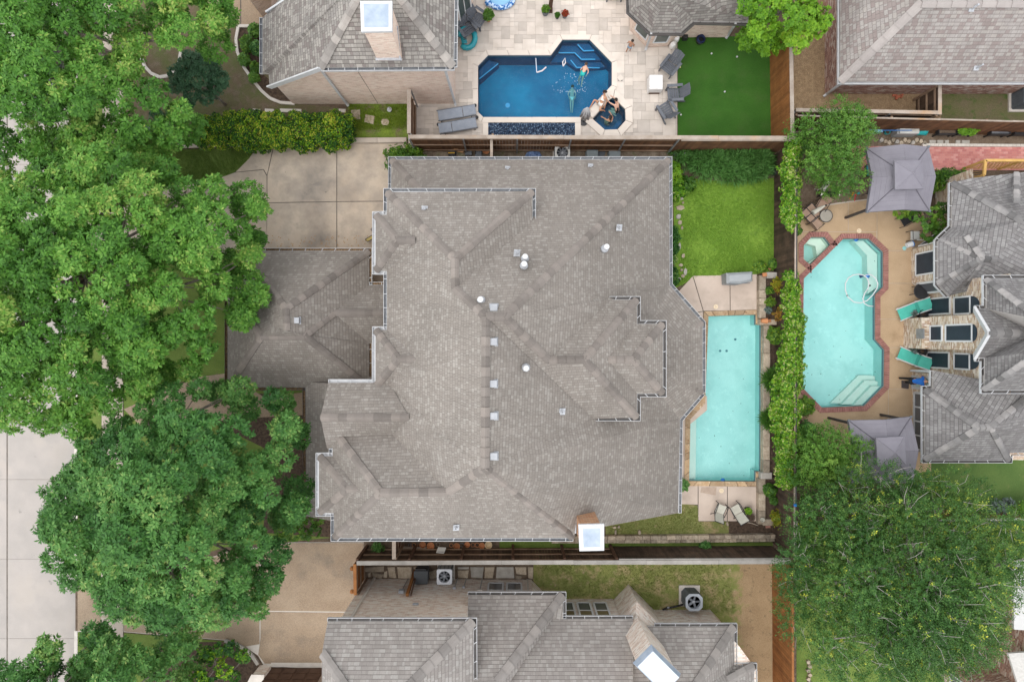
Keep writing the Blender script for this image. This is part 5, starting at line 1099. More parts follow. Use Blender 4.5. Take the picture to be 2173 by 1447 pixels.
# rubble edge in the right-hand garden
rg_ = 'rubble stones behind the gazebo'
for i in range(12):
    x = 1868 + i * 8.3; flag('rubble_stone', ['first', 'second', 'third', 'fourth', 'fifth', 'sixth', 'seventh', 'eighth', 'ninth', 'tenth', 'eleventh', 'last'][i] + ' rubble stone from the left below the grey storage box', 'stone', rocky(x, 299 + (i % 3) * 3, 5, 5, 6, 130 + i), mat=stone_buff if i % 4 else stone_grey, group=rg_, z=.14, th=.2)
for i, (x, w) in enumerate(((1978, 14), (1994, 14), (2008, 9), (2032, 10), (2048, 17))):
    flag('paving_stone', ['first', 'second', 'third', 'fourth', 'fifth'][i] + ' pale square stone from the left under the black planters', 'stone', [(x - w / 2, 298), (x + w / 2, 298), (x + w / 2, 308), (x - w / 2, 308)], mat=stone_grey, z=.06, group='stones under the planters')
edging('block_edging', 'row of pale scalloped blocks along the red brick patio', [(1955, 309), (2260, 311)], .13, .14, curb_w, .19)
# border stones of the two beds at bottom right
for i in range(6):
    flag('border_stone', ['first', 'second', 'third', 'fourth', 'fifth', 'sixth'][i] + ' border stone from the top beside the reddish fence', 'stone', rocky(1714 + (3 if i % 2 else 0), 1402 + i * 9, 5, 5, 6, 160 + i), mat=stone_buff, z=.14, th=.2, group='border stones by the reddish fence')

# ---------------------------------------------------------------- foliage
bark = mk('bark', (.16, .135, .11), (.24, .21, .18), 6, .95, fine=.2, bump=.02)
bark_pale = mk('pale_twig', (.36, .33, .30), (.46, .43, .40), 6, .9)
L_oak = leafmat('oak_leaf', [(0.027, 0.093, 0.013), (0.054, 0.161, 0.021), (0.091, 0.239, 0.032), (0.153, 0.328, 0.050), (0.339, 0.421, 0.103)])
L_oak2 = leafmat('oak_leaf_blue', [(0.023, 0.084, 0.018), (0.043, 0.140, 0.029), (0.074, 0.202, 0.042), (0.126, 0.279, 0.065), (0.298, 0.393, 0.114)])
L_dark = leafmat('dark_leaf', [(0.029, 0.081, 0.040), (0.044, 0.111, 0.055), (0.065, 0.150, 0.075), (0.098, 0.189, 0.094)])
L_lime = leafmat('lime_leaf', [(.055, .155, .010), (.105, .25, .014), (.17, .34, .020), (.26, .42, .03)])
L_vine = leafmat('vine_leaf', [(0.025, 0.090, 0.009), (0.059, 0.180, 0.013), (0.126, 0.297, 0.016), (0.234, 0.387, 0.023), (0.495, 0.450, 0.234)])
L_hedge = leafmat('hedge_leaf', [(.014, .055, .014), (.024, .09, .016), (.048, .15, .014), (.13, .29, .012), (.28, .42, .014), (.42, .42, .06)])
L_mesq = leafmat('mesquite_leaf', [(.042, .12, .02), (.075, .185, .028), (.125, .265, .038), (.22, .35, .06)])
L_elm = leafmat('elm_leaf', [(0.023, 0.073, 0.016), (0.043, 0.118, 0.025), (0.075, 0.172, 0.037), (0.138, 0.242, 0.048), (0.503, 0.526, 0.061)])
L_strap = leafmat('strap_leaf', [(.045, .14, .03), (.08, .21, .045), (.13, .29, .075), (.20, .36, .115)])
L_shrub = leafmat('shrub_leaf', [(.035, .10, .014), (.06, .15, .018), (.11, .23, .024), (.22, .32, .03)])
L_gold = leafmat('golden_leaf', [(.12, .17, .015), (.22, .25, .018), (.34, .32, .02), (.42, .25, .03)])
L_orange = leafmat('orange_leaf', [(.16, .13, .03), (.30, .16, .03), (.40, .20, .04), (.26, .24, .03)])
L_blue = leafmat('bluish_leaf', [(.06, .10, .08), (.10, .15, .12), (.16, .20, .19), (.22, .24, .30)])

def leaf_sprig(n, L, W, spread=1.0, seed=1, fold=.25, tilt=(5, 40), lobed=True):
    """a rosette of n leaves; each leaf a folded, pointed blade of 2 to 4 triangles"""
    q = random.Random(seed); vs = []; fs = []
    for i in range(n):
        a = 2 * math.pi * i / n + q.uniform(-.3, .3); t = R(q.uniform(*tilt)); l = L * q.uniform(.7, 1.15); w = W * q.uniform(.8, 1.15); r0 = L * .12
        d = Vector((math.cos(a) * math.cos(t), math.sin(a) * math.cos(t), math.sin(t))); s = Vector((-math.sin(a), math.cos(a), 0)); u = s.cross(d) * -1
        b = d * r0; k = len(vs)
        dr = Vector((0, 0, -.12 * l))
        if lobed:
            vs += [b, b + d * l * .42 + s * w - u * fold * w * .4, b + d * l * .62 + s * w * .38, b + d * l + dr, b + d * l * .62 - s * w * .38, b + d * l * .42 - s * w - u * fold * w * .4]
            fs += [(k, k + 5, k + 4, k + 2, k + 1), (k + 2, k + 4, k + 3)]
        else:
            vs += [b, b + d * l * .45 + s * w - u * fold * w, b + d * l + dr, b + d * l * .45 - s * w - u * fold * w]; fs += [(k, k + 3, k + 2, k + 1)]
    tri = []
    for f in fs:
        for i in range(1, len(f) - 1): tri.append((f[0], f[i], f[i + 1]))
    return np.array([tuple(v) for v in vs], np.float32), np.array(tri, np.int32)
def twig_sprig(n, L, lw, seed=2):
    """small leaves in two ranks along an upright shoot"""
    q = random.Random(seed); vs = []; tri = []
    for i in range(n):
        z = L * (.15 + .85 * i / n); a = i * 2.4 + q.uniform(-.4, .4); t = R(q.uniform(10, 45)); l = lw * 2.4 * q.uniform(.7, 1.1); w = lw * .55
        d = Vector((math.cos(a) * math.cos(t), math.sin(a) * math.cos(t), math.sin(t))); s = Vector((-math.sin(a), math.cos(a), 0)); b = Vector((0, 0, z)) + d * .01; k = len(vs)
        vs += [b, b + d * l * .5 + s * w, b + d * l, b + d * l * .5 - s * w]; tri += [(k, k + 3, k + 2), (k, k + 2, k + 1)]
    return np.array([tuple(v) for v in vs], np.float32), np.array(tri, np.int32)
def scatter(name, parent, mat, pts, dirs, size, tint, tmpl, kind=None, nvar=.12):
    """one mesh: the sprig template put at every point, pointing along dirs"""
    tv, tf = tmpl; N = len(pts); n = len(tv); off = np.array(WL.get(parent, Vector((0, 0, 0)))) if parent is not None else np.zeros(3)
    d = dirs / np.linalg.norm(dirs, axis=1, keepdims=True); a = nrng.normal(size=(N, 3)); a -= d * (a * d).sum(1, keepdims=True); a /= np.linalg.norm(a, axis=1, keepdims=True); b = np.cross(d, a)
    M = np.stack([a, b, d], 2)
    v = np.einsum('nij,kj->nki', M, tv) * size[:, None, None] + (pts - off)[:, None, :]
    f = tf[None] + (np.arange(N) * n)[:, None, None]
    v = v.reshape(-1, 3).astype(np.float32); f = f.reshape(-1, 3).astype(np.int32)
    me = bpy.data.meshes.new(name); me.vertices.add(len(v)); me.vertices.foreach_set('co', v.ravel()); me.loops.add(f.size); me.loops.foreach_set('vertex_index', f.ravel())
    me.polygons.add(len(f)); me.polygons.foreach_set('loop_start', np.arange(0, f.size, 3, dtype=np.int32)); me.polygons.foreach_set('loop_total', np.full(len(f), 3, np.int32)); me.update(calc_edges=True)
    at = me.attributes.new('tint', 'FLOAT', 'POINT'); nl = max(1, n // 6 if n % 6 == 0 else n // 4); per = n // nl
    t = np.repeat(tint, nl) + nrng.normal(0, nvar, N * nl); t = np.repeat(np.clip(t, 0, 1), per)
    if len(t) < len(v): t = np.concatenate([t, np.full(len(v) - len(t), .4)])
    at.data.foreach_set('value', t[:len(v)].astype(np.float32)); me.materials.append(mat)
    o = link_mesh(name, me, None, parent)
    if kind: o['kind'] = kind
    return o
def sph(n, zmin=-.35):
    out = []
    while sum(len(o) for o in out) < n:
        v = nrng.normal(size=(n * 2 + 8, 3)); v /= np.linalg.norm(v, axis=1, keepdims=True); out.append(v[v[:, 2] > zmin])
    return np.concatenate(out)[:n]
def clump_field(poly, spacing, zfun, seed, jit=.35, tries=6000, margin=0.0):
    q = random.Random(seed); xs = [p[0] for p in poly]; ys = [p[1] for p in poly]; pts = []
    for _ in range(tries):
        x, y = q.uniform(min(xs), max(xs)), q.uniform(min(ys), max(ys))
        if not in_poly(x, y, poly): continue
        e = edge_dist(x, y, poly)
        if e < margin: continue
        if any((x - a) ** 2 + (y - b) ** 2 < spacing ** 2 for a, b, *_ in pts): continue
        pts.append((x, y, zfun(x, y, e) + q.uniform(-jit, jit), e))
    return pts
def foliage(name, parent, mat, clumps, dens, size, tmpl, up=.7, flat=.75, tmean=.42, tvar=.12, shell=(.7, 1.05), seed=0, zmin=-.35, nvar=.12, kind=None):
    P_, D_, T_ = [], [], []
    for (x, y, z, r) in clumps:
        n = max(4, int(dens * r * r)); v = sph(n, zmin); rad = r * nrng.uniform(shell[0], shell[1], (n, 1)); rad *= 1 + .18 * np.sin(v[:, :1] * 7 + x * 3) * np.cos(v[:, 1:2] * 6 + y * 5)
        p = v * rad; p[:, 2] *= flat; P_.append(p + np.array([x, y, z])); D_.append(v + np.array([0, 0, up]) + nrng.normal(0, .3, (n, 3))); T_.append(tmean + nrng.normal(0, tvar) + nrng.normal(0, tvar * .8, n))
    P_ = np.concatenate(P_); D_ = np.concatenate(D_); T_ = np.concatenate(T_)
    return scatter(name, parent, mat, P_, D_, size * nrng.uniform(.75, 1.25, len(P_)), T_, tmpl, nvar=nvar, kind=kind)
def limb(m, a, b, r0, r1, sag=.15, seed=0, seg=6, n=6):
    q = random.Random(seed); a, b = Vector(a), Vector(b); L = (b - a).length; pts = []
    k = Vector((q.uniform(-1, 1), q.uniform(-1, 1), q.uniform(.2, 1))) * L * sag
    for i in range(n + 1):
        t = i / n; pts.append(a.lerp(b, t) + k * math.sin(math.pi * t) * .5 + Vector((q.uniform(-1, 1), q.uniform(-1, 1), 0)) * L * .012 * (0 < i < n))
    m.tube(pts, [r0 + (r1 - r0) * (i / n) for i in range(n + 1)], seg, cap=False); return pts
SPR_OAK = leaf_sprig(11, .165, .028, seed=4, lobed=False, tilt=(0, 50)); SPR_SM = leaf_sprig(7, .12, .04, seed=5, lobed=False); SPR_FINE = leaf_sprig(6, .085, .022, seed=6, lobed=False)
SPR_HEDGE = leaf_sprig(5, .07, .03, seed=8, lobed=False, tilt=(10, 60)); SPR_VINE = leaf_sprig(5, .10, .05, seed=9, lobed=False, tilt=(0, 45)); TW_ELM = twig_sprig(11, .42, .035, 3); TW_MESQ = twig_sprig(9, .30, .04, 4)
SPR_STRAP = leaf_sprig(9, .42, .018, seed=12, lobed=False, tilt=(25, 70)); SPR_PALM = leaf_sprig(14, .5, .02, seed=13, lobed=False, tilt=(5, 60))
def tree(name, label, outline, zmid, ze, zt, trunk, mat, tmpl, spacing=1.25, rad=(.62, 1.05), dens=95, size=1.0, group=None, seed=1, r0=.22, under=.45, up=.7, tmean=.42, tvar=.13, barkm=None, nlimb=16, flat=.75, tip=None, power=.55, dome=3.6, jit=.55, lim_r=.09, twigs=0):
    """outline: crown edge in photo pixels at height zmid; ze, zt: crown height at its edge and at its top"""
    barkm = barkm or bark; poly = ccw(W2(outline, zmid)); base = P(*trunk); t = thing(name, label, 'tree', base, group=group); q = random.Random(seed)
    zf = lambda x, y, e: ze + (zt - ze) * min(1, e / dome) ** power
    top = clump_field(poly, spacing, zf, seed, jit, margin=rad[0] * .5); cl = [(x, y, z, q.uniform(*rad) * (.8 if e < .7 else 1)) for x, y, z, e in top]
    lo = clump_field(poly, spacing * 1.25, lambda x, y, e: max(1.2, zf(x, y, e) - 1.7 - q.random() * 1.2), seed + 50, .4, margin=.6); q.shuffle(lo); lo = lo[:int(len(lo) * under)]; lo2 = lo
    cl2 = [(x, y, z, q.uniform(*rad) * .95) for x, y, z, e in lo]
    m = MB(); th = ze * .55; fork = base + Vector((q.uniform(-.2, .2), q.uniform(-.2, .2), th)); m.tube([base - Vector((0, 0, .1)), base + Vector((0, 0, .25)), base.lerp(fork, .6), fork], [r0 * 1.5, r0 * 1.1, r0, r0 * .9], 9); m.obj('trunk', barkm, t, smooth=True)
    cand = cl[:]; q.shuffle(cand)
    for i, (x, y, z, r) in enumerate(cand[:nlimb]):
        b = MB(); pts = limb(b, fork - Vector((0, 0, .1)), (x, y, z - .15), lim_r * 1.25, .022, .22, seed * 31 + i, 6, 7)
        for k in range(3):
            tgt = min((c for c in cl), key=lambda c: (Vector(c[:3]) - pts[4 + k]).length + q.random() * 1.5); limb(b, pts[3 + k], Vector(tgt[:3]) - Vector((0, 0, .1)), .032, .012, .2, seed * 77 + i * 5 + k, 5, 4)
        b.obj('branch', barkm, t, smooth=True)
    foliage('crown', t, mat, cl + cl2, dens, size, tmpl, up=up, tmean=tmean, tvar=tvar, flat=flat)
    if twigs:
        tw = MB()
        for x, y, z, r in cl:
            for _ in range(twigs):
                a = q.uniform(0, 6.28); o = Vector((x + q.uniform(-.3, .3), y + q.uniform(-.3, .3), z + r * .25)); dd = Vector((math.cos(a), math.sin(a), q.uniform(.5, 1.6))).normalized() * q.uniform(.5, 1.1); k = Vector((q.uniform(-.1, .1), q.uniform(-.1, .1), 0)); tw.tube([o, o + dd * .5 + k, o + dd], [.011, .008, .004], 4, cap=False)
        tw.obj('twigs', barkm, t, kind='stuff')
    if tip:
        pp = np.array([(x + q.uniform(-.5, .5), y + q.uniform(-.5, .5), z + r * .75) for x, y, z, r in cl for _ in range(tip[2])]); dd = np.tile(np.array([0, 0, 1.0]), (len(pp), 1)) + nrng.normal(0, .5, (len(pp), 3))
        scatter('young_shoots', t, tip[0], pp, dd, nrng.uniform(.8, 1.4, len(pp)), np.full(len(pp), .85), tip[1], kind='stuff')
    return t
OAK = dict(spacing=.86, rad=(.48, .85), dens=350, tmean=.50, under=.75, lim_r=.075)
sg = 'street trees along the left side'
tree('oak_tree', 'broad light green oak over the street in the top left corner', [(-60, -60), (470, -60), (478, 20), (440, 60), (430, 90), (395, 98), (345, 108), (300, 106), (282, 140), (298, 172), (345, 184), (392, 198), (385, 250), (345, 290), (330, 308), (250, 305), (225, 325), (160, 312), (110, 305), (75, 335), (20, 325), (-60, 335)], 6.5, 5.0, 8.8, (232, 120), L_oak, SPR_OAK, seed=3, group=sg, **OAK)
tree('oak_tree', 'huge bright green oak covering driveway entrance left of the garage', [(-60, 340), (60, 330), (110, 300), (180, 320), (230, 290), (300, 310), (345, 330), (395, 345), (420, 385), (500, 330), (505, 350), (480, 385), (540, 390), (565, 445), (530, 470), (545, 520), (520, 560), (545, 610), (530, 660), (490, 700), (470, 740), (425, 770), (400, 800), (330, 800), (290, 870), (220, 880), (165, 925), (140, 900), (90, 925), (30, 905), (-60, 920)], 6.5, 4.8, 9.3, (258, 590), L_oak, SPR_OAK, seed=8, group=sg, nlimb=26, r0=.3, **OAK)
tree('oak_tree', 'large bluish green oak in front of the entry at lower left', [(165, 920), (245, 880), (330, 840), (400, 800), (470, 815), (500, 840), (530, 810), (570, 835), (595, 870), (625, 890), (635, 940), (615, 1000), (632, 1050), (625, 1110), (595, 1150), (580, 1200), (560, 1260), (530, 1330), (480, 1350), (430, 1340), (330, 1320), (280, 1330), (220, 1310), (190, 1240), (120, 1250), (65, 1190), (110, 1160), (70, 1110), (90, 1060), (80, 1010), (160, 990), (150, 960)], 6.5, 4.6, 9.4, (385, 1060), L_oak2, SPR_OAK, seed=13, group=sg, nlimb=26, r0=.3, **OAK)
tree('oak_tree', 'green oak cut off by the bottom left corner', [(-60, 1440), (30, 1400), (60, 1370), (100, 1345), (140, 1380), (180, 1345), (230, 1355), (300, 1350), (370, 1370), (380, 1400), (350, 1447), (370, 1560), (-60, 1560)], 5.0, 3.6, 6.8, (150, 1520), L_oak2, SPR_OAK, seed=19, group=sg, **OAK)
tree('juniper_tree', 'small leaning dark blue-green tree beside the half-round tree ring', [(355, 195), (365, 150), (378, 122), (400, 105), (445, 112), (470, 145), (475, 178), (452, 203), (420, 212), (385, 225)], 2.6, 1.8, 3.6, (478, 222), L_dark, SPR_FINE, seed=23, spacing=.40, rad=(.32, .5), dens=900, size=1.2, r0=.06, nlimb=6, lim_r=.03, under=.5, dome=1.5, jit=.2)
tree('maple_tree', 'bright lime green tree over the turf fence at the top', [(1560, -60), (1565, 15), (1590, 40), (1580, 75), (1615, 95), (1640, 65), (1665, 85), (1690, 70), (1720, 75), (1740, 55), (1775, 45), (1765, 10), (1775, -60)], 4.5, 3.4, 5.8, (1660, -10), L_lime, leaf_sprig(8, .13, .045, seed=15, lobed=False), seed=29, spacing=.7, rad=(.45, .7), dens=420, tmean=.5, under=.8)
tree('mesquite_tree', 'feathery mid green tree beside the upper grey gazebo', [(1695, 265), (1720, 240), (1760, 235), (1790, 205), (1815, 215), (1835, 235), (1860, 245), (1872, 275), (1860, 300), (1830, 320), (1840, 360), (1850, 390), (1800, 410), (1780, 400), (1760, 370), (1720, 365), (1700, 340), (1720, 310)], 3.6, 2.4, 4.6, (1765, 305), L_mesq, TW_MESQ, seed=31, spacing=.5, rad=(.35, .55), dens=620, under=.8, r0=.09, lim_r=.035, up=.3, nlimb=14, jit=.25, dome=2, barkm=bark)
tree('mesquite_tree', 'feathery mid green tree beside the lower grey gazebo', [(1690, 950), (1705, 925), (1740, 915), (1790, 915), (1830, 935), (1865, 965), (1840, 985), (1800, 1000), (1790, 1030), (1740, 1045), (1700, 1040), (1690, 1000)], 3.4, 2.2, 4.4, (1765, 975), L_mesq, TW_MESQ, seed=37, spacing=.5, rad=(.35, .55), dens=620, under=.8, r0=.08, lim_r=.035, up=.3, nlimb=14, jit=.25, dome=2)
tree('elm_tree', 'very large fine-leaved tree with grey twigs at lower right', [(1700, 1095), (1760, 1075), (1800, 1050), (1840, 1015), (1890, 1000), (1940, 1025), (2000, 1015), (2070, 1030), (2110, 1050), (2160, 1080), (2190, 1120), (2200, 1180), (2165, 1240), (2140, 1280), (2150, 1330), (2120, 1370), (2090, 1400), (2040, 1420), (1990, 1440), (1900, 1445), (1840, 1450), (1780, 1440), (1725, 1410), (1698, 1350), (1695, 1260), (1680, 1190), (1692, 1140)], 6.0, 4.0, 8.2, (1900, 1210), L_elm, TW_ELM, seed=41, spacing=.66, rad=(.42, .8), dens=430, twigs=4, r0=.26, lim_r=.06, up=.5, nlimb=60, barkm=bark_pale, tip=(L_elm, TW_ELM, 2), jit=.85, under=.8, tmean=.36)
for i, (ol, z, zt_, tr, lab, mt, tm, sp) in enumerate((
    ([(1905, 440), (1960, 425), (2000, 430), (2010, 445), (2000, 500), (1965, 512), (1935, 495), (1915, 475)], 1.4, 2.2, (1960, 470), 'bronze-green shrub against the tan brick wall by the upper gazebo', L_shrub, SPR_SM, .5),
    ([(360, 1447), (370, 1415), (420, 1385), (450, 1370), (480, 1365), (515, 1375), (520, 1400), (505, 1447), (490, 1500), (360, 1500)], 1.6, 2.4, (440, 1440), 'glossy round magnolia shrub in the bed at the bottom', L_hedge, SPR_SM, .55),
    ([(560, 1100), (640, 1080), (700, 1100), (690, 1130), (640, 1150), (590, 1140)], 1.6, 2.2, (640, 1110), 'small bright green tree at the corner of main house and driveway', L_shrub, SPR_SM, .5),
    ([(320, 250), (360, 230), (395, 250), (390, 290), (340, 300), (315, 280)], 1.4, 2.2, (350, 270), 'dark shrub beneath the top left oak', L_dark, SPR_SM, .5),
    ([(2140, 1070), (2180, 1050), (2230, 1060), (2230, 1110), (2160, 1110)], 1.0, 1.6, (2180, 1080), 'yellow-green shrub at the far right edge', L_shrub, SPR_SM, .5),
    ([(1690, 1060), (1720, 1050), (1730, 1110), (1720, 1160), (1690, 1170)], 1.4, 2.4, (1705, 1110), 'deep green bush behind the fence beside the big tree', L_shrub, SPR_SM, .5))):
    tree('garden_shrub', lab, ol, z, z * .6, zt_, tr, mt, tm, seed=60 + i, spacing=sp, rad=(.3, .5), dens=330, r0=.05, lim_r=.025, nlimb=6, under=.4, dome=1.2, jit=.15, size=1.0)['category'] = 'shrub'

def hedge(name, label, outline, z, mat, tmpl, dens=420, r=.28, spacing=.33, size=1.0, tmean=.35, tvar=.18, cat='hedge', group=None, dome=.35, zlow=.35, stems=True, nvar=.16):
    poly = ccw(W2(outline, z)); c = Vector((sum(p[0] for p in poly) / len(poly), sum(p[1] for p in poly) / len(poly), 0)); t = thing(name, label, cat, c, group=group)
    pts = clump_field(poly, spacing, lambda x, y, e: z - r * .6 - (z * zlow) * (1 - min(1, e / dome)), len(label), .08, tries=9000, margin=r * .35)
    cl = [(x, y, zz, r * rng.uniform(.85, 1.2)) for x, y, zz, e in pts]
    per = [(x, y, zz * .5, r) for x, y, zz, e in pts if e < .5]
    foliage('leaves', t, mat, cl + per, dens / (r * r) * .06, size, tmpl, up=.5, tmean=tmean, tvar=tvar, nvar=nvar)
    if stems and z > .5:
        m = MB()
        for x, y, zz, e in pts[::4]: m.tube([(x, y, -.02), (x + rng.uniform(-.05, .05), y, max(.2, zz))], [.02, .01], 5)
        m.obj('stems', bark, t)
    return t
hedge('long_hedge', 'long clipped hedge flecked with yellow new leaves above the driveway', [(403, 262), (412, 243), (450, 236), (500, 230), (520, 228), (560, 232), (640, 234), (720, 233), (736, 240), (742, 270), (738, 298), (700, 306), (560, 307), (480, 306), (412, 305), (402, 290)], 1.5, L_hedge, SPR_HEDGE, dens=1700, r=.26, tmean=.42, tvar=.14, size=1.05, nvar=.32)
hedge('box_hedge', 'short bright clipped hedge at the corner of driveway and main house', [(818, 318), (830, 310), (870, 308), (897, 306), (902, 330), (900, 348), (836, 352), (830, 366), (820, 362)], 1.0, L_shrub, SPR_HEDGE, dens=900, r=.26, tmean=.55, size=1.1)
hedge('strap_leaf_bed', 'dense bed of dark strap-leaved plants below the brown fence', [(1440, 316), (1480, 316), (1560, 316), (1630, 316), (1642, 340), (1632, 358), (1580, 372), (1540, 375), (1490, 366), (1458, 345), (1438, 335)], .7, L_strap, SPR_STRAP, dens=330, r=.28, tmean=.45, tvar=.08, cat='plants', stems=False, size=.95)
hedge('leafy_shrub', 'round bright green shrub at the house corner by the back lawn', [(1420, 350), (1436, 344), (1448, 358), (1452, 378), (1442, 392), (1422, 395)], .9, L_lime, SPR_VINE, dens=700, r=.22, cat='shrub', spacing=.26, tmean=.4)
hedge('leafy_shrub', 'yellow-green shrub just below the round bright green shrub', [(1420, 392), (1448, 385), (1452, 402), (1440, 418), (1420, 420)], .7, L_vine, SPR_VINE, dens=700, r=.2, cat='shrub', spacing=.24, tmean=.35)
hedge('leafy_shrub', 'loose green plant between corner shrubs and lawn', [(1450, 380), (1472, 374), (1476, 390), (1462, 408), (1450, 412)], .5, L_shrub, SPR_VINE, dens=400, r=.18, cat='shrub', spacing=.24, tmean=.35)
hedge('low_hedge', 'upper dark clipped strip of hedge against the main house wall', [(1422, 478), (1438, 478), (1441, 510), (1440, 560), (1422, 562)], .5, L_oak2, SPR_HEDGE, dens=900, r=.2, spacing=.24, tmean=.35)
hedge('low_hedge', 'lower dark clipped strip of hedge against the main house wall', [(1422, 568), (1437, 568), (1440, 598), (1430, 608), (1422, 606)], .45, L_oak2, SPR_HEDGE, dens=900, r=.18, spacing=.24, tmean=.32)
hedge('rear_hedge', 'trimmed dark green hedge right of the upper gazebo', [(1986, 362), (2010, 360), (2060, 360), (2078, 372), (2060, 384), (2015, 395), (1990, 410), (1984, 390)], 1.1, L_shrub, SPR_HEDGE, dens=900, r=.25, tmean=.3, spacing=.28)
# small plants
def plant(label, px, py, r, mat, tmpl, dens=700, size=1.0, h=.4, tmean=.45, z0=0.0, cat='plant', name='garden_plant', group=None):
    c = P(px, py, z0); t = thing(name, label, cat, c, group=group)
    foliage('leaves', t, mat, [(c.x, c.y, z0 + h * .55, r)], dens / (r * r) * .12, size, tmpl, up=.8, flat=min(1.4, h / r * .8), tmean=tmean, shell=(.15, 1.2), nvar=.2)
    m = MB(); m.tube([(c.x, c.y, z0 - .02), (c.x, c.y, z0 + h * .4)], .015, 5); m.obj('stem', bark, t); return t
for x, y, r, mt, tm, h, z0, lab in ((1647, 604, .32, L_gold, SPR_HEDGE, .6, .3, 'round golden shrub in the planter near the grill'), (1652, 617, .22, L_orange, SPR_HEDGE, .4, .3, 'orange-tinged shrub just below the golden planter shrub'), (1653, 668, .34, L_orange, SPR_HEDGE, .6, .3, 'round orange-green shrub at the lower end of the planter'), (1632, 642, .2, L_shrub, SPR_HEDGE, .3, .3, 'low green plant in the middle of the planter soil'), (1630, 617, .14, L_shrub, SPR_HEDGE, .25, .3, 'tiny green plant on the left of the planter'), (1628, 658, .14, L_blue, SPR_HEDGE, .25, .3, 'tiny grey-green plant low in the planter'), (1643, 712, .38, L_shrub, SPR_VINE, .5, .25, 'leafy green plant just below the clay pot wall'), (1640, 805, .30, L_mesq, SPR_PALM, .4, .25, 'spiky grass-like plant overhanging the lap pool wall'), (1634, 888, .22, L_mesq, SPR_PALM, .3, .25, 'small spiky plant on the lap pool wall'), (1629, 1038, .25, L_shrub, SPR_VINE, .4, .28, 'small green plant in the lower planter'), (1640, 1060, .15, L_shrub, SPR_VINE, .3, .28, 'tiny seedling in the lower planter soil'), (1644, 1095, .36, L_gold, SPR_HEDGE, .7, .28, 'round yellow-green shrub in the lower planter corner'), (1447, 1026, .22, L_strap, SPR_FINE, .5, 0, 'fine green plant beside the pool steps at the house wall'), (1494, 1154, .22, L_strap, SPR_FINE, .4, 0, 'green tuft below the rubble wall'), (805, 1161, .26, L_strap, SPR_FINE, .5, 0, 'green fern tuft between house and dark fence'), (1626, 356, .24, L_shrub, SPR_VINE, .4, 0, 'leafy seedling at the right end of the strap-leaf bed'), (1610, 567, .22, L_shrub, SPR_VINE, .3, 0, 'small white-flecked plant at the lawn corner'), (1640, 562, .25, L_shrub, SPR_VINE, .3, 0, 'weedy plant by the terracotta bricks'),
    (528, 92, .2, L_shrub, SPR_SM, .4, 0, 'small shrub at the top of the mulch bed'), (527, 104, .22, L_shrub, SPR_SM, .4, 0, 'small shrub in the middle of the mulch bed'), (522, 132, .2, L_mesq, SPR_SM, .35, 0, 'spiky plant in the mulch bed near the edging'), (545, 146, .17, L_shrub, SPR_SM, .3, 0, 'small plant near the gutter in the mulch bed'), (541, 168, .18, L_mesq, SPR_SM, .3, 0, 'lowest plant in the mulch bed'), (545, 70, .25, L_mesq, SPR_SM, .4, 0, 'fluffy plant at the top corner of the mulch bed'), (550, 110, .25, L_oak2, SPR_SM, .5, 0, 'dark plant against the house in the mulch bed'),
    (1700, 862, .36, L_shrub, SPR_SM, .6, 0, 'dark shrub below the right pool corner'), (1706, 912, .34, L_oak2, SPR_SM, .5, 0, 'bushy dark shrub beside the vine fence'), (2092, 1083, .5, L_blue, SPR_VINE, .8, 0, 'bluish flowering shrub beside the far right lawn'), (2120, 1072, .4, L_blue, SPR_VINE, .6, 0, 'second bluish shrub, nearer the right edge'), (1933, 665, .15, L_blue, SPR_FINE, .3, 0, 'small grey plant by the upper teal lounger'), (1931, 743, .17, L_blue, SPR_FINE, .3, 0, 'small grey plant by the lower teal lounger'), (1690, 492, .12, L_shrub, SPR_VINE, .3, 0, 'potted plant beside the square tiled table')):
    plant(lab, x, y, r, mt, tm, 2200 if r > .3 else 1500, 1.0 if tm is not SPR_PALM else .9, h, z0=z0)
# vines on the dark fence
def vine(label, pts, mat=L_vine, seed=0):
    t = thing('fence_vine', label, 'vine', P(*pts[0][:2]), group='vines on the dark fence'); q = random.Random(seed); cl = []
    for (x0, y0, w0), (x1, y1, w1) in zip(pts[:-1], pts[1:]):
        n = int(abs(y1 - y0) * max(1, w0 / 22) / 1.1) + 1
        for i in range(n):
            f = i / n; w = w0 + (w1 - w0) * f; x = x0 + (x1 - x0) * f + q.uniform(-.5, .5) * w; y = y0 + (y1 - y0) * f; z = 2.5 - abs(x - (x0 + (x1 - x0) * f)) / max(6, w) * 1.2 + q.uniform(-.25, .25); p = P(x + q.gauss(0, 2), y + q.gauss(0, 2.5), z); cl.append((p.x, p.y, z, q.uniform(.08, .22)))
    foliage('leaves', t, mat, cl, 1500, .72, SPR_VINE, up=.5, tmean=.46, tvar=.12, nvar=.24, shell=(.1, 1.4))
    m = MB(); m.tube([P(p[0], p[1], 2.3) for p in pts], .02, 5); m.obj('stem', bark, t); return t
vine('bright vine draped over the fence beside the back lawn', [(1684, 300, 16), (1680, 330, 22), (1676, 360, 26), (1680, 390, 24), (1676, 420, 22), (1680, 455, 28), (1682, 485, 16)], seed=1)
vine('long bright vine mass on the fence between the two turquoise pools', [(1676, 582, 14), (1682, 610, 24), (1682, 650, 30), (1684, 700, 32), (1678, 740, 38), (1674, 800, 48), (1668, 860, 52), (1668, 900, 50), (1670, 940, 44), (1670, 980, 38), (1672, 1030, 34)], seed=2)

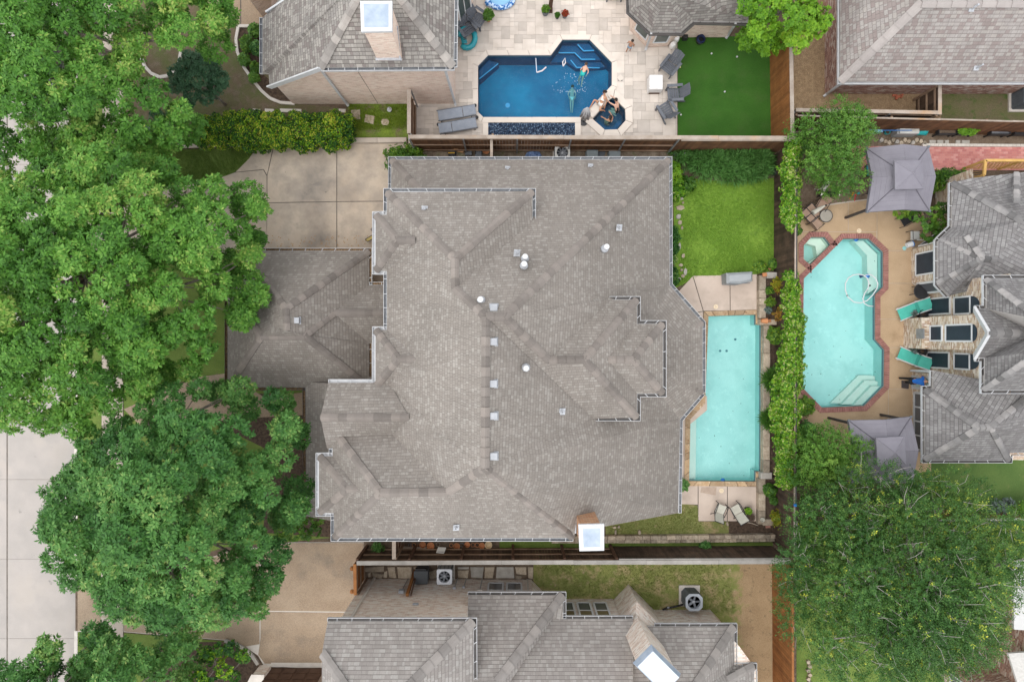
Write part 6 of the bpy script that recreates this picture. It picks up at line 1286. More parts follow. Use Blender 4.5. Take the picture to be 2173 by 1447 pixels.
# short grass blades on the best lawns
def grass(name, poly, n, h, mat, seed, tmean=.45):
    q = np.random.default_rng(seed); w = W2(poly); xs = [p[0] for p in w]; ys = [p[1] for p in w]; pts = []
    while len(pts) < n:
        x, y = q.uniform(min(xs), max(xs)), q.uniform(min(ys), max(ys))
        if in_poly(x, y, w) and math.sin(x * 2.1 + y) + math.sin(y * 2.7 - x * .8) + q.normal(0, 1.1) > -.9: pts.append((x, y, .01))
    pts = np.array(pts); pts[:, :2] += q.normal(0, .05, (n, 2)); o = scatter(name, None, mat, pts, np.tile([0, 0, 1.0], (n, 1)) + q.normal(0, .25, (n, 3)), q.uniform(.6, 1.3, n) * h, np.full(n, tmean), TUFT, nvar=.2); tag(o, kind='stuff'); return o
TUFT = leaf_sprig(5, 1.0, .10, seed=21, lobed=False, tilt=(20, 75))
L_grass = leafmat('lawn_blade', [(.11, .235, .022), (.165, .32, .034), (.23, .39, .05), (.33, .43, .09)]); L_mossy = leafmat('moss_blade', [(.07, .13, .012), (.12, .20, .016), (.19, .27, .02), (.28, .33, .04)])
tag(grass('back_lawn_grass', [(1430, 385), (1500, 384), (1560, 390), (1640, 382), (1648, 478), (1650, 560), (1606, 580), (1476, 588), (1436, 608), (1450, 500)], 15000, .055, L_grass, 1), 'bright green grass of the back lawn', 'grass')
tag(grass('mossy_grass', [(740, 223), (864, 219), (864, 272), (740, 276)], 3500, .06, L_mossy, 2, .5), 'bright mossy grass around the stepping stones', 'grass')
tag(grass('dry_grass', [(1134, 1170), (1545, 1168), (1560, 1300), (1380, 1300), (1134, 1290)], 9000, .05, leafmat('dry_blade', [(.11, .15, .03), (.17, .21, .05), (.24, .26, .075), (.44, .36, .19)]), 3, .45), 'patchy green and straw grass of the bottom lawn', 'grass')
tag(grass('garden_grass', [(1290, 1104), (1445, 1072), (1480, 1076), (1482, 1106), (1545, 1108), (1545, 1137), (1290, 1142)], 3500, .05, MAT['dry_blade'], 4, .5), 'patchy grass strip below the main house corner', 'grass')
tag(grass('verge_grass', [(330, 322), (544, 314), (528, 338), (498, 364), (450, 383), (380, 396), (330, 400)], 6000, .05, leafmat('verge_blade', [(.07, .13, .02), (.10, .175, .028), (.14, .22, .036), (.24, .25, .08)]), 5, .45), 'mown green grass wedge between hedge and driveway', 'grass')

# ---------------------------------------------------------------- garden furniture and small things
grey_poly = mk('grey_poly_lumber', (.105, .115, .135), (.125, .135, .155), 4, .6, rnd=.08)
grey_cush = mk('grey_sling', (.21, .235, .28), (.25, .275, .32), 6, .8)
teal_sling = mk('teal_sling', (.07, .42, .34), (.085, .47, .38), 5, .7)
cream_sling = mk('cream_sling', (.44, .43, .37), (.50, .485, .42), 5, .8)
terracotta = mk('terracotta', (.42, .17, .075), (.50, .23, .11), 8, .85, rnd=.22, fine=.08)
teal_vinyl = mk('teal_vinyl', (.012, .22, .27), (.016, .27, .32), 3, .35, .5)
black_pl = mk('black_plastic', (.018, .018, .02), (.03, .03, .033), 6, .5)
slate_pl = mk('slate_plastic', (.10, .115, .135), (.13, .145, .165), 6, .55)
blue_pl = MAT['blue_plastic']
lt_grey = mk('pale_grey_plastic', (.50, .50, .48), (.56, .56, .54), 5, .6)
seam_m = mk('gazebo_seam', (.105, .10, .118), None)
canvas_grey = mk('gazebo_canvas', (.18, .172, .20), (.20, .192, .22), 3, .85, fine=.03)
cover_grey = mk('grill_cover', (.27, .29, .305), (.31, .33, .345), 3, .7)

def adirondack():
    t = proto('adirondack_chair', '', 'chair', 'grey adirondack chairs'); W, D = .62, .55       # front faces -y
    for i in range(5):
        m = MB(); y = -.30 + i * .115; m.box((0, y, .36 - i * .022), (.56, .10, .022), rx=-.19); m.obj('seat_slat', grey_poly, t, local=True)
    for i in range(5):
        m = MB(); x = -.22 + i * .11; m.box((x, .40, .66), (.10, .022, .74 + .05 * (2 - abs(i - 2))), rx=-.42); m.obj('back_slat', grey_poly, t, local=True)
    for s in (-1, 1):
        m = MB(); m.box((s * .34, -.02, .57), (.13, .74, .028)); m.obj('arm', grey_poly, t, local=True)
        m = MB(); m.box((s * .31, -.33, .28), (.05, .09, .56)); m.obj('leg', grey_poly, t, local=True)
        m = MB(); m.bar((s * .29, -.33, .33), (s * .29, .52, .05), .04, .11); m.obj('leg', grey_poly, t, local=True)
    m = MB(); m.box((0, .36, .52), (.60, .04, .08)); m.obj('back_rail', grey_poly, t, local=True)
    return t
A0 = adirondack()
spots = [(1418, 148, R(-38) + R(0), 'grey adirondack chair turned away at the top of the three by the fire table'), (1428, 206, R(-86), 'middle of the three grey adirondack chairs at the turf edge'), (1410, 240, R(-148), 'lowest of the three grey adirondack chairs, by the fence'), (1015, 48, R(55), 'grey adirondack chair beside the nook window'), (991, 68, R(35), 'grey adirondack chair partly under the teal pool float')]
for i, (x, y, a, lab) in enumerate(spots):
    o = A0 if i == 0 else copy_tree(A0); o['label'] = lab; place(o, P(x, y) + Vector((0, 0, .036)), a)
def chaise():
    t = proto('chaise_lounge', '', 'lounger', 'grey chaise loungers')
    m = MB(); m.box((-.28, 0, .32), (1.18, .46, .03)); m.obj('seat', grey_cush, t, local=True, bevel=.01)
    m = MB(); m.box((.64, 0, .36), (.62, .46, .03), ry=-.12); m.obj('backrest', grey_cush, t, local=True, bevel=.01)
    m = MB()
    for s in (-1, 1): m.box((.02, s * .25, .30), (1.86, .035, .06))
    m.obj('frame', grey_poly, t, local=True)
    for sx in (-.75, .7):
        for s in (-1, 1): m = MB(); m.box((sx, s * .24, .14), (.04, .04, .28)); m.obj('leg', grey_poly, t, local=True)
    for s in (-1, 1):
        m = MB(); m.lathe((.95, s * .29, .08), [(.0, -.02), (.08, -.02), (.08, .02), (.0, .02)], 12); m.obj('wheel', black_pl, t, local=True)
    return t
c0 = chaise(); c0['label'] = 'upper grey chaise lounge beside the blue pool'; place(c0, P(969, 245) + Vector((0, 0, .036)), R(9))
c1 = copy_tree(c0, label='lower grey chaise lounge tucked against the fence'); place(c1, P(974, 271.5) + Vector((0, 0, .036)), R(190))
# teal inflatable pool chair
t = thing('pool_float', 'teal inflatable ring seat lying on the travertine patio', 'pool float', P(991, 85))
m = MB(); c = P(991, 85); pts = []
for k in range(15):
    a = R(-150 + k * 300 / 14 + 20); pts.append(c + Vector((.40 * math.cos(a), .48 * math.sin(a), .20)))
m.tube(pts, [.10] + [.135] * 13 + [.10], 10); m.obj('ring', teal_vinyl, t, smooth=True)
for k in range(7):
    m = MB(); m.tube([c + Vector((-.36 + .02 * k, .26 - k * .085, .2)), c + Vector((-.10 + .02 * k, .30 - k * .085, .2))], .05, 8); m.obj('rib', teal_vinyl, t, smooth=True)
t = thing('pool_float', 'blue and white patterned inflatable float at the top edge', 'pool float', P(1060, 4))
m = MB(); c = P(1062, 2); m.tube([c + Vector((.62 * math.cos(R(a)), .42 * math.sin(R(a)), .15)) for a in range(0, 361, 20)], .12, 10); m.obj('ring', mk('blue_pattern', (.02, .14, .42), (.5, .65, .85), 9, .35, lo=.48, hi=.52), t, smooth=True)
m = MB(); m.ball(c + Vector((0, 0, .10)), .55, .14, 16, 8, 1.0, .7); m.obj('seat', mk('pale_blue_vinyl', (.25, .50, .72), None, rough=.35), t, smooth=True)
m = MB(); c = P(1036, 11); m.ball(c + Vector((0, 0, .2)), .17, 1, 12, 8); m.obj('headrest', MAT['blue_pattern'], t, smooth=True)
# pots on the patio
def pot(label, x, y, r, h, mat, soilm=None, plantm=None, z0=.036, tm=None, name='plant_pot', group=None, saucer=False, empty=False, rim=True, pr=None, ph=.35):
    c = P(x, y, z0); t = thing(name, label, 'pot', c, group=group); m = MB()
    pf = [(r * .68, 0), (r * .95, h * .85), (r * 1.05, h * .86), (r * 1.05, h), (r * .9, h), (r * .82, h * .35 if empty else h * .86)] if rim else [(r * .8, 0), (r, h), (r * .9, h), (r * .8, h * .4 if empty else h * .88)]
    m.lathe(c, pf, 18); m.obj('pot_body', mat, t, smooth=False)
    if not empty: m = MB(); m.lathe(c + Vector((0, 0, h * .85)), [(r * .88, 0), (.01, .02)], 14); m.obj('potting_soil', soilm or mulch, t)
    if plantm: foliage('leaves', t, plantm, [(c.x, c.y, z0 + h + ph * .35, pr or r * .95)], 120 / ((pr or r * .95) ** 2), 1.0, tm or SPR_HEDGE, up=.8, tmean=.45, shell=(.2, 1.0))
    return t
pot('large grey pot with green plant beside the dark patio post', 1157, 30, .19, .38, slate_pl, plantm=L_shrub)
pot('tiny dark pot with green plant, middle of the three patio pots', 1182, 39, .10, .22, black_pl, plantm=L_shrub)
pot('dark pot with red flowers beside the tiny pot', 1198, 36, .15, .28, slate_pl, plantm=leafmat('red_flower', [(.05, .08, .02), (.30, .04, .02), (.45, .06, .03)]))
pot('terracotta pot with tall spindly plant near the nook window', 1037, 44, .13, .24, terracotta, plantm=L_shrub, tm=SPR_SM, pr=.22, ph=1.0)
t = thing('patio_post', 'dark brown wooden post at the top of the patio', 'post', P(1167, 24)); m = MB(); c = P(1167, 24); m.box((c.x, c.y, 1.35), (.17, .17, 2.7)); m.obj('shaft', dark_wood, t); m = MB(); m.box((c.x, c.y, .10), (.24, .24, .14)); m.obj('plinth', dark_wood, t)
# fire table, stools, planter, hose, skimmer lid, bench
t = thing('fire_table', 'square white covered fire table among the adirondack chairs', 'table', P(1387, 184)); c = P(1387, 184)
m = MB(); m.box((c.x, c.y, .30), (.66, .72, .56), taper=.97); m.obj('cover', mk('white_cover', (.62, .61, .60), (.68, .67, .66), 3, .7), t, bevel=.03)
m = MB(); m.box((c.x, c.y, .585), (.62, .62, .03)); m.obj('top', mk('white_top', (.74, .73, .72), (.70, .69, .68), 5, .6), t, bevel=.02); m = MB(); m.box((c.x, c.y, .605), (.2, .26, .02)); m.obj('lid', mk('pale_lid', (.66, .65, .63), None), t, bevel=.01)
m = MB(); m.box((c.x, c.y - .36, .10), (.50, .05, .12)); m.obj('base', dark_wood, t)
for i, (x, y, lab) in enumerate(((1432, 88, 'upper white ceramic stool at the turf corner'), (1425, 101, 'lower white ceramic stool at the turf corner'))):
    m = MB(); m.lathe(P(x, y, .036), [(.11, 0), (.15, .10), (.16, .25), (.13, .42), (.12, .45), (.02, .46)], 16); tag(m.obj('garden_stool', mk('white_ceramic', (.76, .75, .73), None, rough=.3), smooth=True), lab, 'stool', 'white stools')
m = MB(); c = P(1452, 83); m.box((c.x, c.y, .16), (.24, .22, .32), taper=.9); tag(m.obj('speaker', black_pl, bevel=.02), 'small dark speaker box against the garden room wall', 'speaker')
t = thing('hose_pot', 'coiled dark blue hose in a pot on the turf', 'hose', P(1484, 89)); c = P(1484, 89)
m = MB(); m.lathe(c, [(.16, 0), (.23, .28), (.21, .30), (.18, .12)], 18); m.obj('pot_body', black_pl, t)
m = MB(); m.tube([c + Vector(((.17 + .02 * math.sin(k * 1.3)) * math.cos(k * .6), (.17 + .02 * math.cos(k)) * math.sin(k * .6), .20 + k * .004)) for k in range(50)], .014, 5); m.obj('hose', mk('navy_hose', (.015, .03, .10), None, rough=.4), t, smooth=True)
t = thing('pool_skimmer', 'pale square skimmer lid beside the blue pool, slightly ajar', 'lid', P(1316, 168)); c = P(1316, 167)
m = MB(); m.box((c.x, c.y, .05), (.24, .24, .03), R(40)); m.obj('cover', coping_w, t); m = MB(); m.prism(W2([(1312, 164), (1312, 173), (1321, 173)]), .03, .042); m.obj('opening', black_pl, t)
t = thing('bench', 'dark grey bench cut by the top edge', 'bench', P(1302, -2)); c = P(1302, -3)
m = MB(); m.box((c.x, c.y, .42), (.75, .45, .04)); m.obj('seat', grey_poly, t); m = MB(); m.box((c.x, c.y + .25, .7), (.75, .04, .5)); m.obj('backrest', grey_poly, t)
for sx in (-.34, .34):
    m = MB(); m.box((c.x + sx, c.y - .18, .2), (.06, .06, .4)); m.obj('leg', grey_poly, t)
# closed umbrella by the spa
def closed_umbrella(label, x, y, mat, h=2.5, tip=None, base=None, r=.2):
    t = thing('closed_umbrella', label, 'umbrella', P(x, y)); b = P(x, y); tp = P(*tip, h) if tip else b + Vector((0, 0, h)); ax = tp - b
    m = MB(); m.tube([b, b + ax * .99], .022, 8); m.obj('pole', steel, t)
    m = MB(); n = 16
    for i in range(8):
        a0 = 2 * math.pi * i / 8
        m.tube([b + ax * .42 + Vector((r * 1.0 * math.cos(a0), r * math.sin(a0), 0)), b + ax * .7 + Vector((r * .75 * math.cos(a0), r * .75 * math.sin(a0), 0)), b + ax * .97 + Vector((.03 * math.cos(a0), .03 * math.sin(a0), 0))], [.06, .05, .02], 6)
    m.obj('folded_canopy', mat, t, smooth=True); m = MB(); m.lathe(b, [(.20, 0), (.22, .05), (.05, .09), (.03, .25)], 14); m.obj('base', black_m, t); return t
closed_umbrella('closed grey umbrella leaning beside the spa', 1238, 259, mk('grey_umbrella', (.36, .36, .37), (.46, .46, .47), 8, .8), 2.2, tip=(1247, 229))
# ball and small toys on turf
for i, (x, y, lab) in enumerate(((1510, 114, 'white ball on the upper turf'), (1538, 195, 'white ball in the middle of the turf'), (1564, 121, 'white ball near the right of the turf'), (1443, 143, 'yellow ball at the left turf edge'), (1445, 244, 'pale ball at the lower left turf edge'))):
    m = MB(); m.ball(P(x, y, .05), .045, 1, 10, 6); tag(m.obj('ball', pipe_w if i != 3 else mk('yellow_ball', (.6, .55, .25), None), smooth=True), lab, 'ball', 'balls on the turf')
t = thing('garden_lamp', 'small grey path light on the mossy grass', 'lamp', P(829, 238)); c = P(829, 238); m = MB(); m.tube([c, c + Vector((0, 0, .35))], .03, 8); m.obj('stake', steel, t); m = MB(); m.lathe(c + Vector((0, 0, .3)), [(.05, 0), (.12, .06), (.02, .14)], 12); m.obj('shade', lead, t)

# ---------------------------------------------------------------- things in the passage north of the main house
t = thing('paper_bag', 'crumpled brown paper bag beside a black crate in the north passage', 'bag', P(970, 319)); c = P(972, 317); m = MB(); m.box((c.x - .1, c.y + .02, .22), (.26, .3, .42), R(12), .1, .1, taper=.9); m.obj('bag', mk('kraft_paper', (.38, .21, .10), (.46, .27, .14), 7, .9), t, bevel=.02); m = MB(); m.box((c.x + .14, c.y - .05, .12), (.3, .28, .05), R(-10), .2, -.25); m.obj('flap', MAT['kraft_paper'], t)
t = thing('tool_crate', 'black crate with yellow edge in the north passage', 'crate', P(961, 326)); c = P(960, 324); m = MB(); m.box((c.x, c.y, .14), (.36, .42, .28)); m.obj('bin', black_pl, t, bevel=.02); m = MB(); m.box((c.x - .02, c.y - .10, .30), (.30, .05, .03)); m.obj('handle', mk('yellow_plastic', (.55, .33, .03), None, rough=.4), t)
for i, (x, y, lab) in enumerate(((995, 323, 'left dark slatted planter stand in the north passage'), (1016, 326, 'right dark slatted planter stand in the north passage'))):
    t = thing('planter_stand', lab, 'stand', P(x, y), group='planter stands'); c = P(x, y)
    for k in range(4):
        m = MB(); m.box((c.x, c.y - .18 + k * .12, .30 - k * .06), (.32, .10, .025)); m.obj('slat', slate_pl, t)
    for s in (-1, 1): m = MB(); m.box((c.x + s * .15, c.y, .15), (.025, .5, .3)); m.obj('side', black_pl, t)
pot('stacked terracotta saucer pot beside the wooden divider', 1032, 322, .17, .22, terracotta, empty=True, z0=0)
t = thing('divider_fence', 'narrow weathered wooden divider across the north passage', 'fence', P(1043, 318)); a, b = P(1043, 296, 2.1), P(1043, 338, 2.1)
m = MB(); m.bar(a, b, .12, .05); m.obj('cap_board', cap_m, t)
for k in range(8):
    c = a.lerp(b, (k + .5) / 8); piece('picket', unit_box(picket_m), t, (c.x + .03, c.y, 1.02), 0, (.02, .12, 2.0))
m = MB(); c = P(1048, 312); m.box((c.x, c.y, 1.0), (.09, .09, 2.0)); m.obj('post', rail_m, t)
m = MB(); c = P(1132, 332)
q = random.Random(3); m.ball((c.x, c.y, .16), .30, .55, 14, 8, 1.25, .7, jit=.05); tag(m.obj('tarp', mk('blue_tarp', (.10, .17, .34), (.16, .24, .42), 5, .6)), 'crumpled blue tarp by the north gutter', 'tarp')
def ac_unit(label, x, y, s=.75, h=.8, mat=None, top=None, blades=9, rz=0.0, pad=None, z0=.1, round_=.08):
    c = P(x, y); t = thing('air_conditioner', label, 'air conditioner', c); 
    p = MB(); pw = pad or s * 1.15; p.box((c.x, c.y, .05), (pw, pw, .10), rz); p.obj('pad', curb_w, t)
    sq = [(-.5, -.5 + round_), (-.5 + round_, -.5), (.5 - round_, -.5), (.5, -.5 + round_), (.5, .5 - round_), (.5 - round_, .5), (-.5 + round_, .5), (-.5, .5 - round_)]
    ca, sa = math.cos(rz), math.sin(rz); rp_ = [(c.x + s * (u * ca - v * sa), c.y + s * (u * sa + v * ca)) for u, v in sq]
    m = MB(); m.prism(rp_, z0, z0 + h - .04, top=False); m.obj('casing', mat or slate_pl, t)
    for k in range(26):
        u = k / 26 * 8; i = int(u) % 8; A_, B_ = Vector(rp_[i]), Vector(rp_[(i + 1) % 8]); pp = A_.lerp(B_, u % 1); d = (B_ - A_).normalized(); m = MB(); m.box((pp.x, pp.y, z0 + h / 2), (.02, .02, h - .12), math.atan2(d.y, d.x)); m.obj('louvre', slate_pl, t)
    # top plate with round opening
    n = 24; ci = [(c.x + s * .38 * math.cos(2 * math.pi * k / n), c.y + s * .38 * math.sin(2 * math.pi * k / n)) for k in range(n)]
    v, tr = poly_minus(ccw(rp_), [ci]); tr = [f if area2([v[i] for i in f]) > 0 else list(f)[::-1] for f in tr]; m = MB(); m.add([(a, b, z0 + h) for a, b in v], tr)
    m.add([(a, b, z0 + h) for a, b in ci] + [(a, b, z0 + h - .18) for a, b in ci], [(k, (k + 1) % n, n + (k + 1) % n, n + k) for k in range(n)]); m.prism(rp_, z0 + h - .05, z0 + h - .001, top=False, bottom=False); m.obj('top_plate', top or mk('ac_top', (.36, .39, .43), None, rough=.5), t)
    m = MB(); m.lathe(c + Vector((0, 0, z0 + h - .22)), [(s * .40, 0), (.01, .0)], 20); m.obj('shroud', black_pl, t)
    for k in range(blades):
        a = 2 * math.pi * k / blades; piece('blade', unit_box(mk('fan_blade', (.16, .17, .19), None, rough=.5)), t, (c.x + s * .19 * math.cos(a), c.y + s * .19 * math.sin(a), z0 + h - .12), rot=(R(25), 0, a), sc=(s * .33, s * .13, .01))
    m = MB(); m.lathe(c + Vector((0, 0, z0 + h - .13)), [(s * .09, 0), (s * .08, .05), (.01, .06)], 12); m.obj('hub', metal_lt, t); return t
ac_unit('pale air conditioner half under the north gutter of the main house', 1191, 333, .72, .7, top=lt_grey)
for i, (x, y, lab) in enumerate(((1255, 333, 'grey rounded equipment lid by the north gutter'), (1302, 335, 'second grey equipment lid right of the slate disc'))):
    m = MB(); c = P(x, y); m.box((c.x, c.y, .22), (.62, .5, .44), taper=.88); tag(m.obj('equipment_box', mk('blue_grey_plastic', (.20, .235, .25), None, rough=.6), bevel=.05), lab, 'box', 'equipment boxes')
for i, (x, y, r, lab) in enumerate(((1274, 325, .26, 'dark slate disc leaning by the grey equipment lid'), (1214, 322, .15, 'round brown stepping stone in the north passage'), (1310, 328, .2, 'brown flat stone right of the slate disc'), (1100, 317, .13, 'small pale paver in the north passage'), (1114, 316, .12, 'second small pale paver in the north passage'))):
    flag('flat_stone', lab, 'stone', rocky(x, y, r * 44, r * 40, 9, 200 + i, .1), mat=slate_pl if i == 0 else (stone_grey if i > 2 else mk('brown_stone', (.24, .18, .14), (.30, .23, .18), 4, .9)), z=.05)
t = thing('water_jug', 'bright blue jug at the left end of the strap-leaf bed', 'jug', P(1448, 331)); c = P(1448, 331); m = MB(); m.lathe(c, [(.11, 0), (.13, .05), (.13, .30), (.08, .38), (.04, .40), (.04, .46)], 14); m.obj('body', blue_pl, t, smooth=True); m = MB(); m.lathe(c + Vector((0, 0, .45)), [(.045, 0), (.045, .04), (.01, .045)], 10); m.obj('cap', pipe_w, t)
pot('dark empty pot beside the blue jug', 1434, 328, .16, .26, slate_pl, empty=True, z0=0, rim=False)
t = thing('garden_bin', 'small black bin at the right edge of the strap-leaf bed', 'bin', P(1641, 367)); c = P(1641, 367); m = MB(); m.box((c.x, c.y, .18), (.22, .30, .36), R(10), taper=1.08); m.obj('body', black_pl, t, bevel=.02); m = MB(); m.box((c.x, c.y, .375), (.26, .34, .03), R(10)); m.obj('rim', black_pl, t)
# grill under a grey cover
t = thing('covered_grill', 'long grey covered grill cabinet on the upper pool patio', 'grill', P(1556, 600))
q = W2([(1530, 583), (1585, 580), (1585, 600), (1560, 606), (1531, 605)], 0); m = MB(); b_ = ccw(q); tp = inset_poly(b_, .04); n = len(b_)
m.add([(x, y, .03) for x, y in b_] + [(x * .998, y, .82) for x, y in b_] + [(x, y, .95) for x, y in inset_poly(b_, .12)], [(i, (i + 1) % n, n + (i + 1) % n, n + i) for i in range(n)] + [(n + i, n + (i + 1) % n, 2 * n + (i + 1) % n, 2 * n + i) for i in range(n)] + [tuple(range(2 * n, 3 * n))]); m.obj('cover', cover_grey, t, bevel=.02)
m = MB(); c = P(1557, 593); m.bar((c.x - .5, c.y - .27, .84), (c.x + .5, c.y - .25, .84), .03, .03); m.obj('seam', slate_pl, t)
for i, (x, y, rz, lab) in enumerate(((1620, 563, .1, 'terracotta brick lying on the soil near the grill'), (1633, 569, .9, 'second terracotta brick leaning on the soil near the grill'))):
    m = MB(); c = P(x, y); m.box((c.x, c.y, .06), (.19, .14, .10), rz); tag(m.obj('clay_brick', terracotta, bevel=.01), lab, 'brick', 'loose bricks')
m = MB(); c = P(1615, 585); m.box((c.x, c.y, .46), (.2, .18, .09), .1); tag(m.obj('clay_brick', terracotta, bevel=.01), 'pinkish brick on top of the planter corner near the grill', 'brick')
t = thing('clay_planter', 'tipped terracotta pot on the planter wall above the lap pool', 'pot', P(1617, 683)); c = P(1617, 681, .42)
m = MB(); m.tube([c + Vector((-.08, 0, .13)), c + Vector((.16, 0, .12)), c + Vector((.20, 0, .12))], [.09, .13, .14], 14); m.obj('pot_body', terracotta, t); m = MB(); m.box((c.x + .32, c.y, c.z + .03), (.18, .14, .06), .2); m.obj('saucer_piece', terracotta, t)
pot('small round cream pot on the lower stone planter wall', 1616, 1101, .10, .16, cream_sling, empty=True, z0=.40)
# skimmer rings and float
for x, y, zz, lab in ((1534, 1019, -.09, 'blue chlorine float at the bottom end of the lap pool'), (1817, 508, -.09, 'blue float at the top of the right pool'), (1841, 586, -.09, 'blue float on the bench of the right pool')):
    t = thing('pool_dispenser', lab, 'float', P(x, y, zz), group='blue pool floats'); c = P(x, y, zz); m = MB(); m.lathe(c - Vector((0, 0, .04)), [(.10, 0), (.11, .04), (.10, .07), (.03, .08), (.03, .12), (.0, .13)], 14); m.obj('float_body', blue_pl, t, smooth=True); m = MB(); m.lathe(c - Vector((0, 0, .2)), [(.04, 0), (.05, .16)], 10); m.obj('basket', blue_pl, t)
# pool chairs on the lower patio
def sling_chair():
    t = proto('sling_chair', '', 'chair', 'cream sling chairs by the lap pool')     # faces +y (up in the picture)
    m = MB(); m.box((0, .12, .40), (.50, .50, .02), rx=.10); m.obj('seat', cream_sling, t, local=True)
    m = MB(); m.box((0, -.34, .68), (.50, .02, .66), rx=.62); m.obj('backrest', cream_sling, t, local=True)
    for s in (-1, 1):
        m = MB(); m.tube([(s * .29, .42, .02), (s * .29, .40, .50), (s * .30, .34, .62), (s * .29, .0, .64), (s * .28, -.24, .60)], .022, 7); m.obj('arm', black_m, t, local=True)
        m = MB(); m.tube([(s * .27, .38, .42), (s * .27, -.12, .36), (s * .27, -.55, .98)], .02, 7); m.obj('side_rail', black_m, t, local=True)
        m = MB(); m.tube([(s * .28, -.16, .60), (s * .30, -.40, .02)], .02, 7); m.obj('leg', black_m, t, local=True)
    m = MB(); m.tube([(-.27, -.55, .98), (.27, -.55, .98)], .018, 6); m.obj('top_rail', black_m, t, local=True); return t
s0 = sling_chair(); s0['label'] = 'left cream sling chair on the lower pool patio'; place(s0, P(1523, 1080) + Vector((0, 0, .04)), R(-22), s=.84)
s1 = copy_tree(s0, label='right cream sling chair beside the plant pots'); place(s1, P(1559, 1081) + Vector((0, 0, .04)), R(28), s=.86)
pot('black pot with yellow-green plant beside the right sling chair', 1583, 1080, .16, .25, black_pl, plantm=L_vine, z0=.04)
pot('round dark pot of bare soil below the leafy pot', 1590, 1095, .20, .25, mk('dark_brown_pot', (.09, .065, .05), (.12, .09, .07), 5, .8), z0=.04)
m = MB(); c0_ = P(1652, 1136); t = thing('globe_light', 'round metal globe lamp at the fence corner', 'lamp', c0_); m.tube([c0_, c0_ + Vector((0, 0, .55))], .025, 8); m.obj('stake', steel, t); m = MB(); m.ball(c0_ + Vector((0, 0, .62)), .10, 1, 14, 9); m.obj('globe', mk('mirror_globe', (.5, .5, .5), None, rough=.15, metal=.8), t, smooth=True)
m = MB(); m.prism(W2([(1624, 1111), (1633, 1110), (1634, 1119), (1624, 1119)]), 0, .08); tag(m.obj('clay_brick', mk('pink_brick', (.40, .20, .16), None)), 'pinkish flat brick beside the lower planter wall', 'brick')
t = thing('wooden_stick', 'pale stick lying on the bare bed', 'stick', P(1595, 1110)); m = MB(); m.tube([P(1580, 1107, .04), P(1596, 1110, .06), P(1609, 1115, .04)], [.02, .018, .012], 6); m.obj('shaft', mk('bleached_wood', (.52, .45, .36), None), t)
for i, (x, y, w, h_, lab) in enumerate(((1503, 1040, 30, 13, 'brown doormat at the lower end of the lap pool'),)):
    m = MB(); m.prism(W2([(1488, 1033), (1520, 1033), (1518, 1050), (1486, 1044)]), .041, .052); tag(m.obj('doormat', mk('brown_mat', (.36, .275, .22), (.42, .33, .265), 6, .95)), lab, 'mat')
for i, (x, y, z, lab) in enumerate(((1519, 651, .041, 'cream round skimmer cover on the upper pool patio'), (1531, 1041, .041, 'cream round skimmer cover on the lower pool patio'), (1823, 490, .033, 'cream round skimmer cover above the right pool'))):
    t = thing('skimmer_cover', lab, 'cover', P(x, y, z), group='round skimmer covers'); m = MB(); m.lathe(P(x, y, z), [(.11, 0), (.11, .012), (.01, .016)], 18); m.obj('disc', mk('cream_plastic', (.68, .56, .40), None), t)
    for k in range(3): m = MB(); m.lathe(P(x, y, z + .014) + Vector((.04 * math.cos(k * 2.1), .04 * math.sin(k * 2.1), 0)), [(.012, 0), (.01, .004)], 8); m.obj('screw', black_pl, t)

# ---------------------------------------------------------------- pots along the south wall
row = ((870, 1155, .07, 'tiny blue pot at the left end of the pot row', slate_pl), (879, 1154, .09, 'small terracotta pot, second in the pot row', terracotta), (889, 1157, .08, 'small shaded terracotta pot beside the cream-rimmed one', terracotta), (898, 1153, .15, 'cream-rimmed terracotta pot left of the big orange pot', terracotta), (915, 1155, .17, 'big orange terracotta pot with wide open rim', terracotta), (930, 1153, .10, 'weathered grey pot right of the big orange pot', stone_buff), (958, 1155, .09, 'square-looking small terracotta pot in the middle of the row', terracotta), (970, 1156, .15, 'tall brown terracotta pot in the middle of the row', terracotta), (980, 1154, .09, 'small slate-blue pot in the row', slate_pl), (992, 1153, .13, 'terracotta pot with double rim right of the slate-blue pot', terracotta), (1004, 1154, .10, 'small terracotta pot, fifth from the right end', terracotta), (1013, 1154, .11, 'small pinkish terracotta pot, third from the right end', terracotta), (1023, 1155, .14, 'wide terracotta pot second from the right end', terracotta), (1037, 1153, .17, 'cream glazed pot with double ring at the right end', mk('cream_glaze', (.62, .50, .33), None)), (984, 1160, .06, 'tiny pink pot in front of the row', mk('pink_clay', (.55, .28, .22), None)))
for x, y, r, lab, mt in row: pot(lab, x, y, r, r * 1.5, mt, empty=r > .12, z0=0, group='pots along the south wall')
t = thing('cooler_lid', 'pale tilted plastic lid propped on the dark fence', 'lid', P(937, 1165)); m = MB(); slab3(m, [P(925, 1172, .9), P(930, 1160, .7), P(947, 1161, .7), P(942, 1174, .9)], (0, -.3, 1), .03); m.obj('panel', lt_grey, t, bevel=.02); m = MB(); m.bar(P(929, 1170, .94), P(941, 1171, .94), .02, .02); m.obj('handle', steel, t)
t = thing('timber_beam', 'weathered timber beam lying along the passage below the pots', 'beam', P(880, 1163)); m = MB(); m.bar(P(855, 1163, .1), P(905, 1164, .1), .16, .14); m.obj('shaft', cap_m, t)
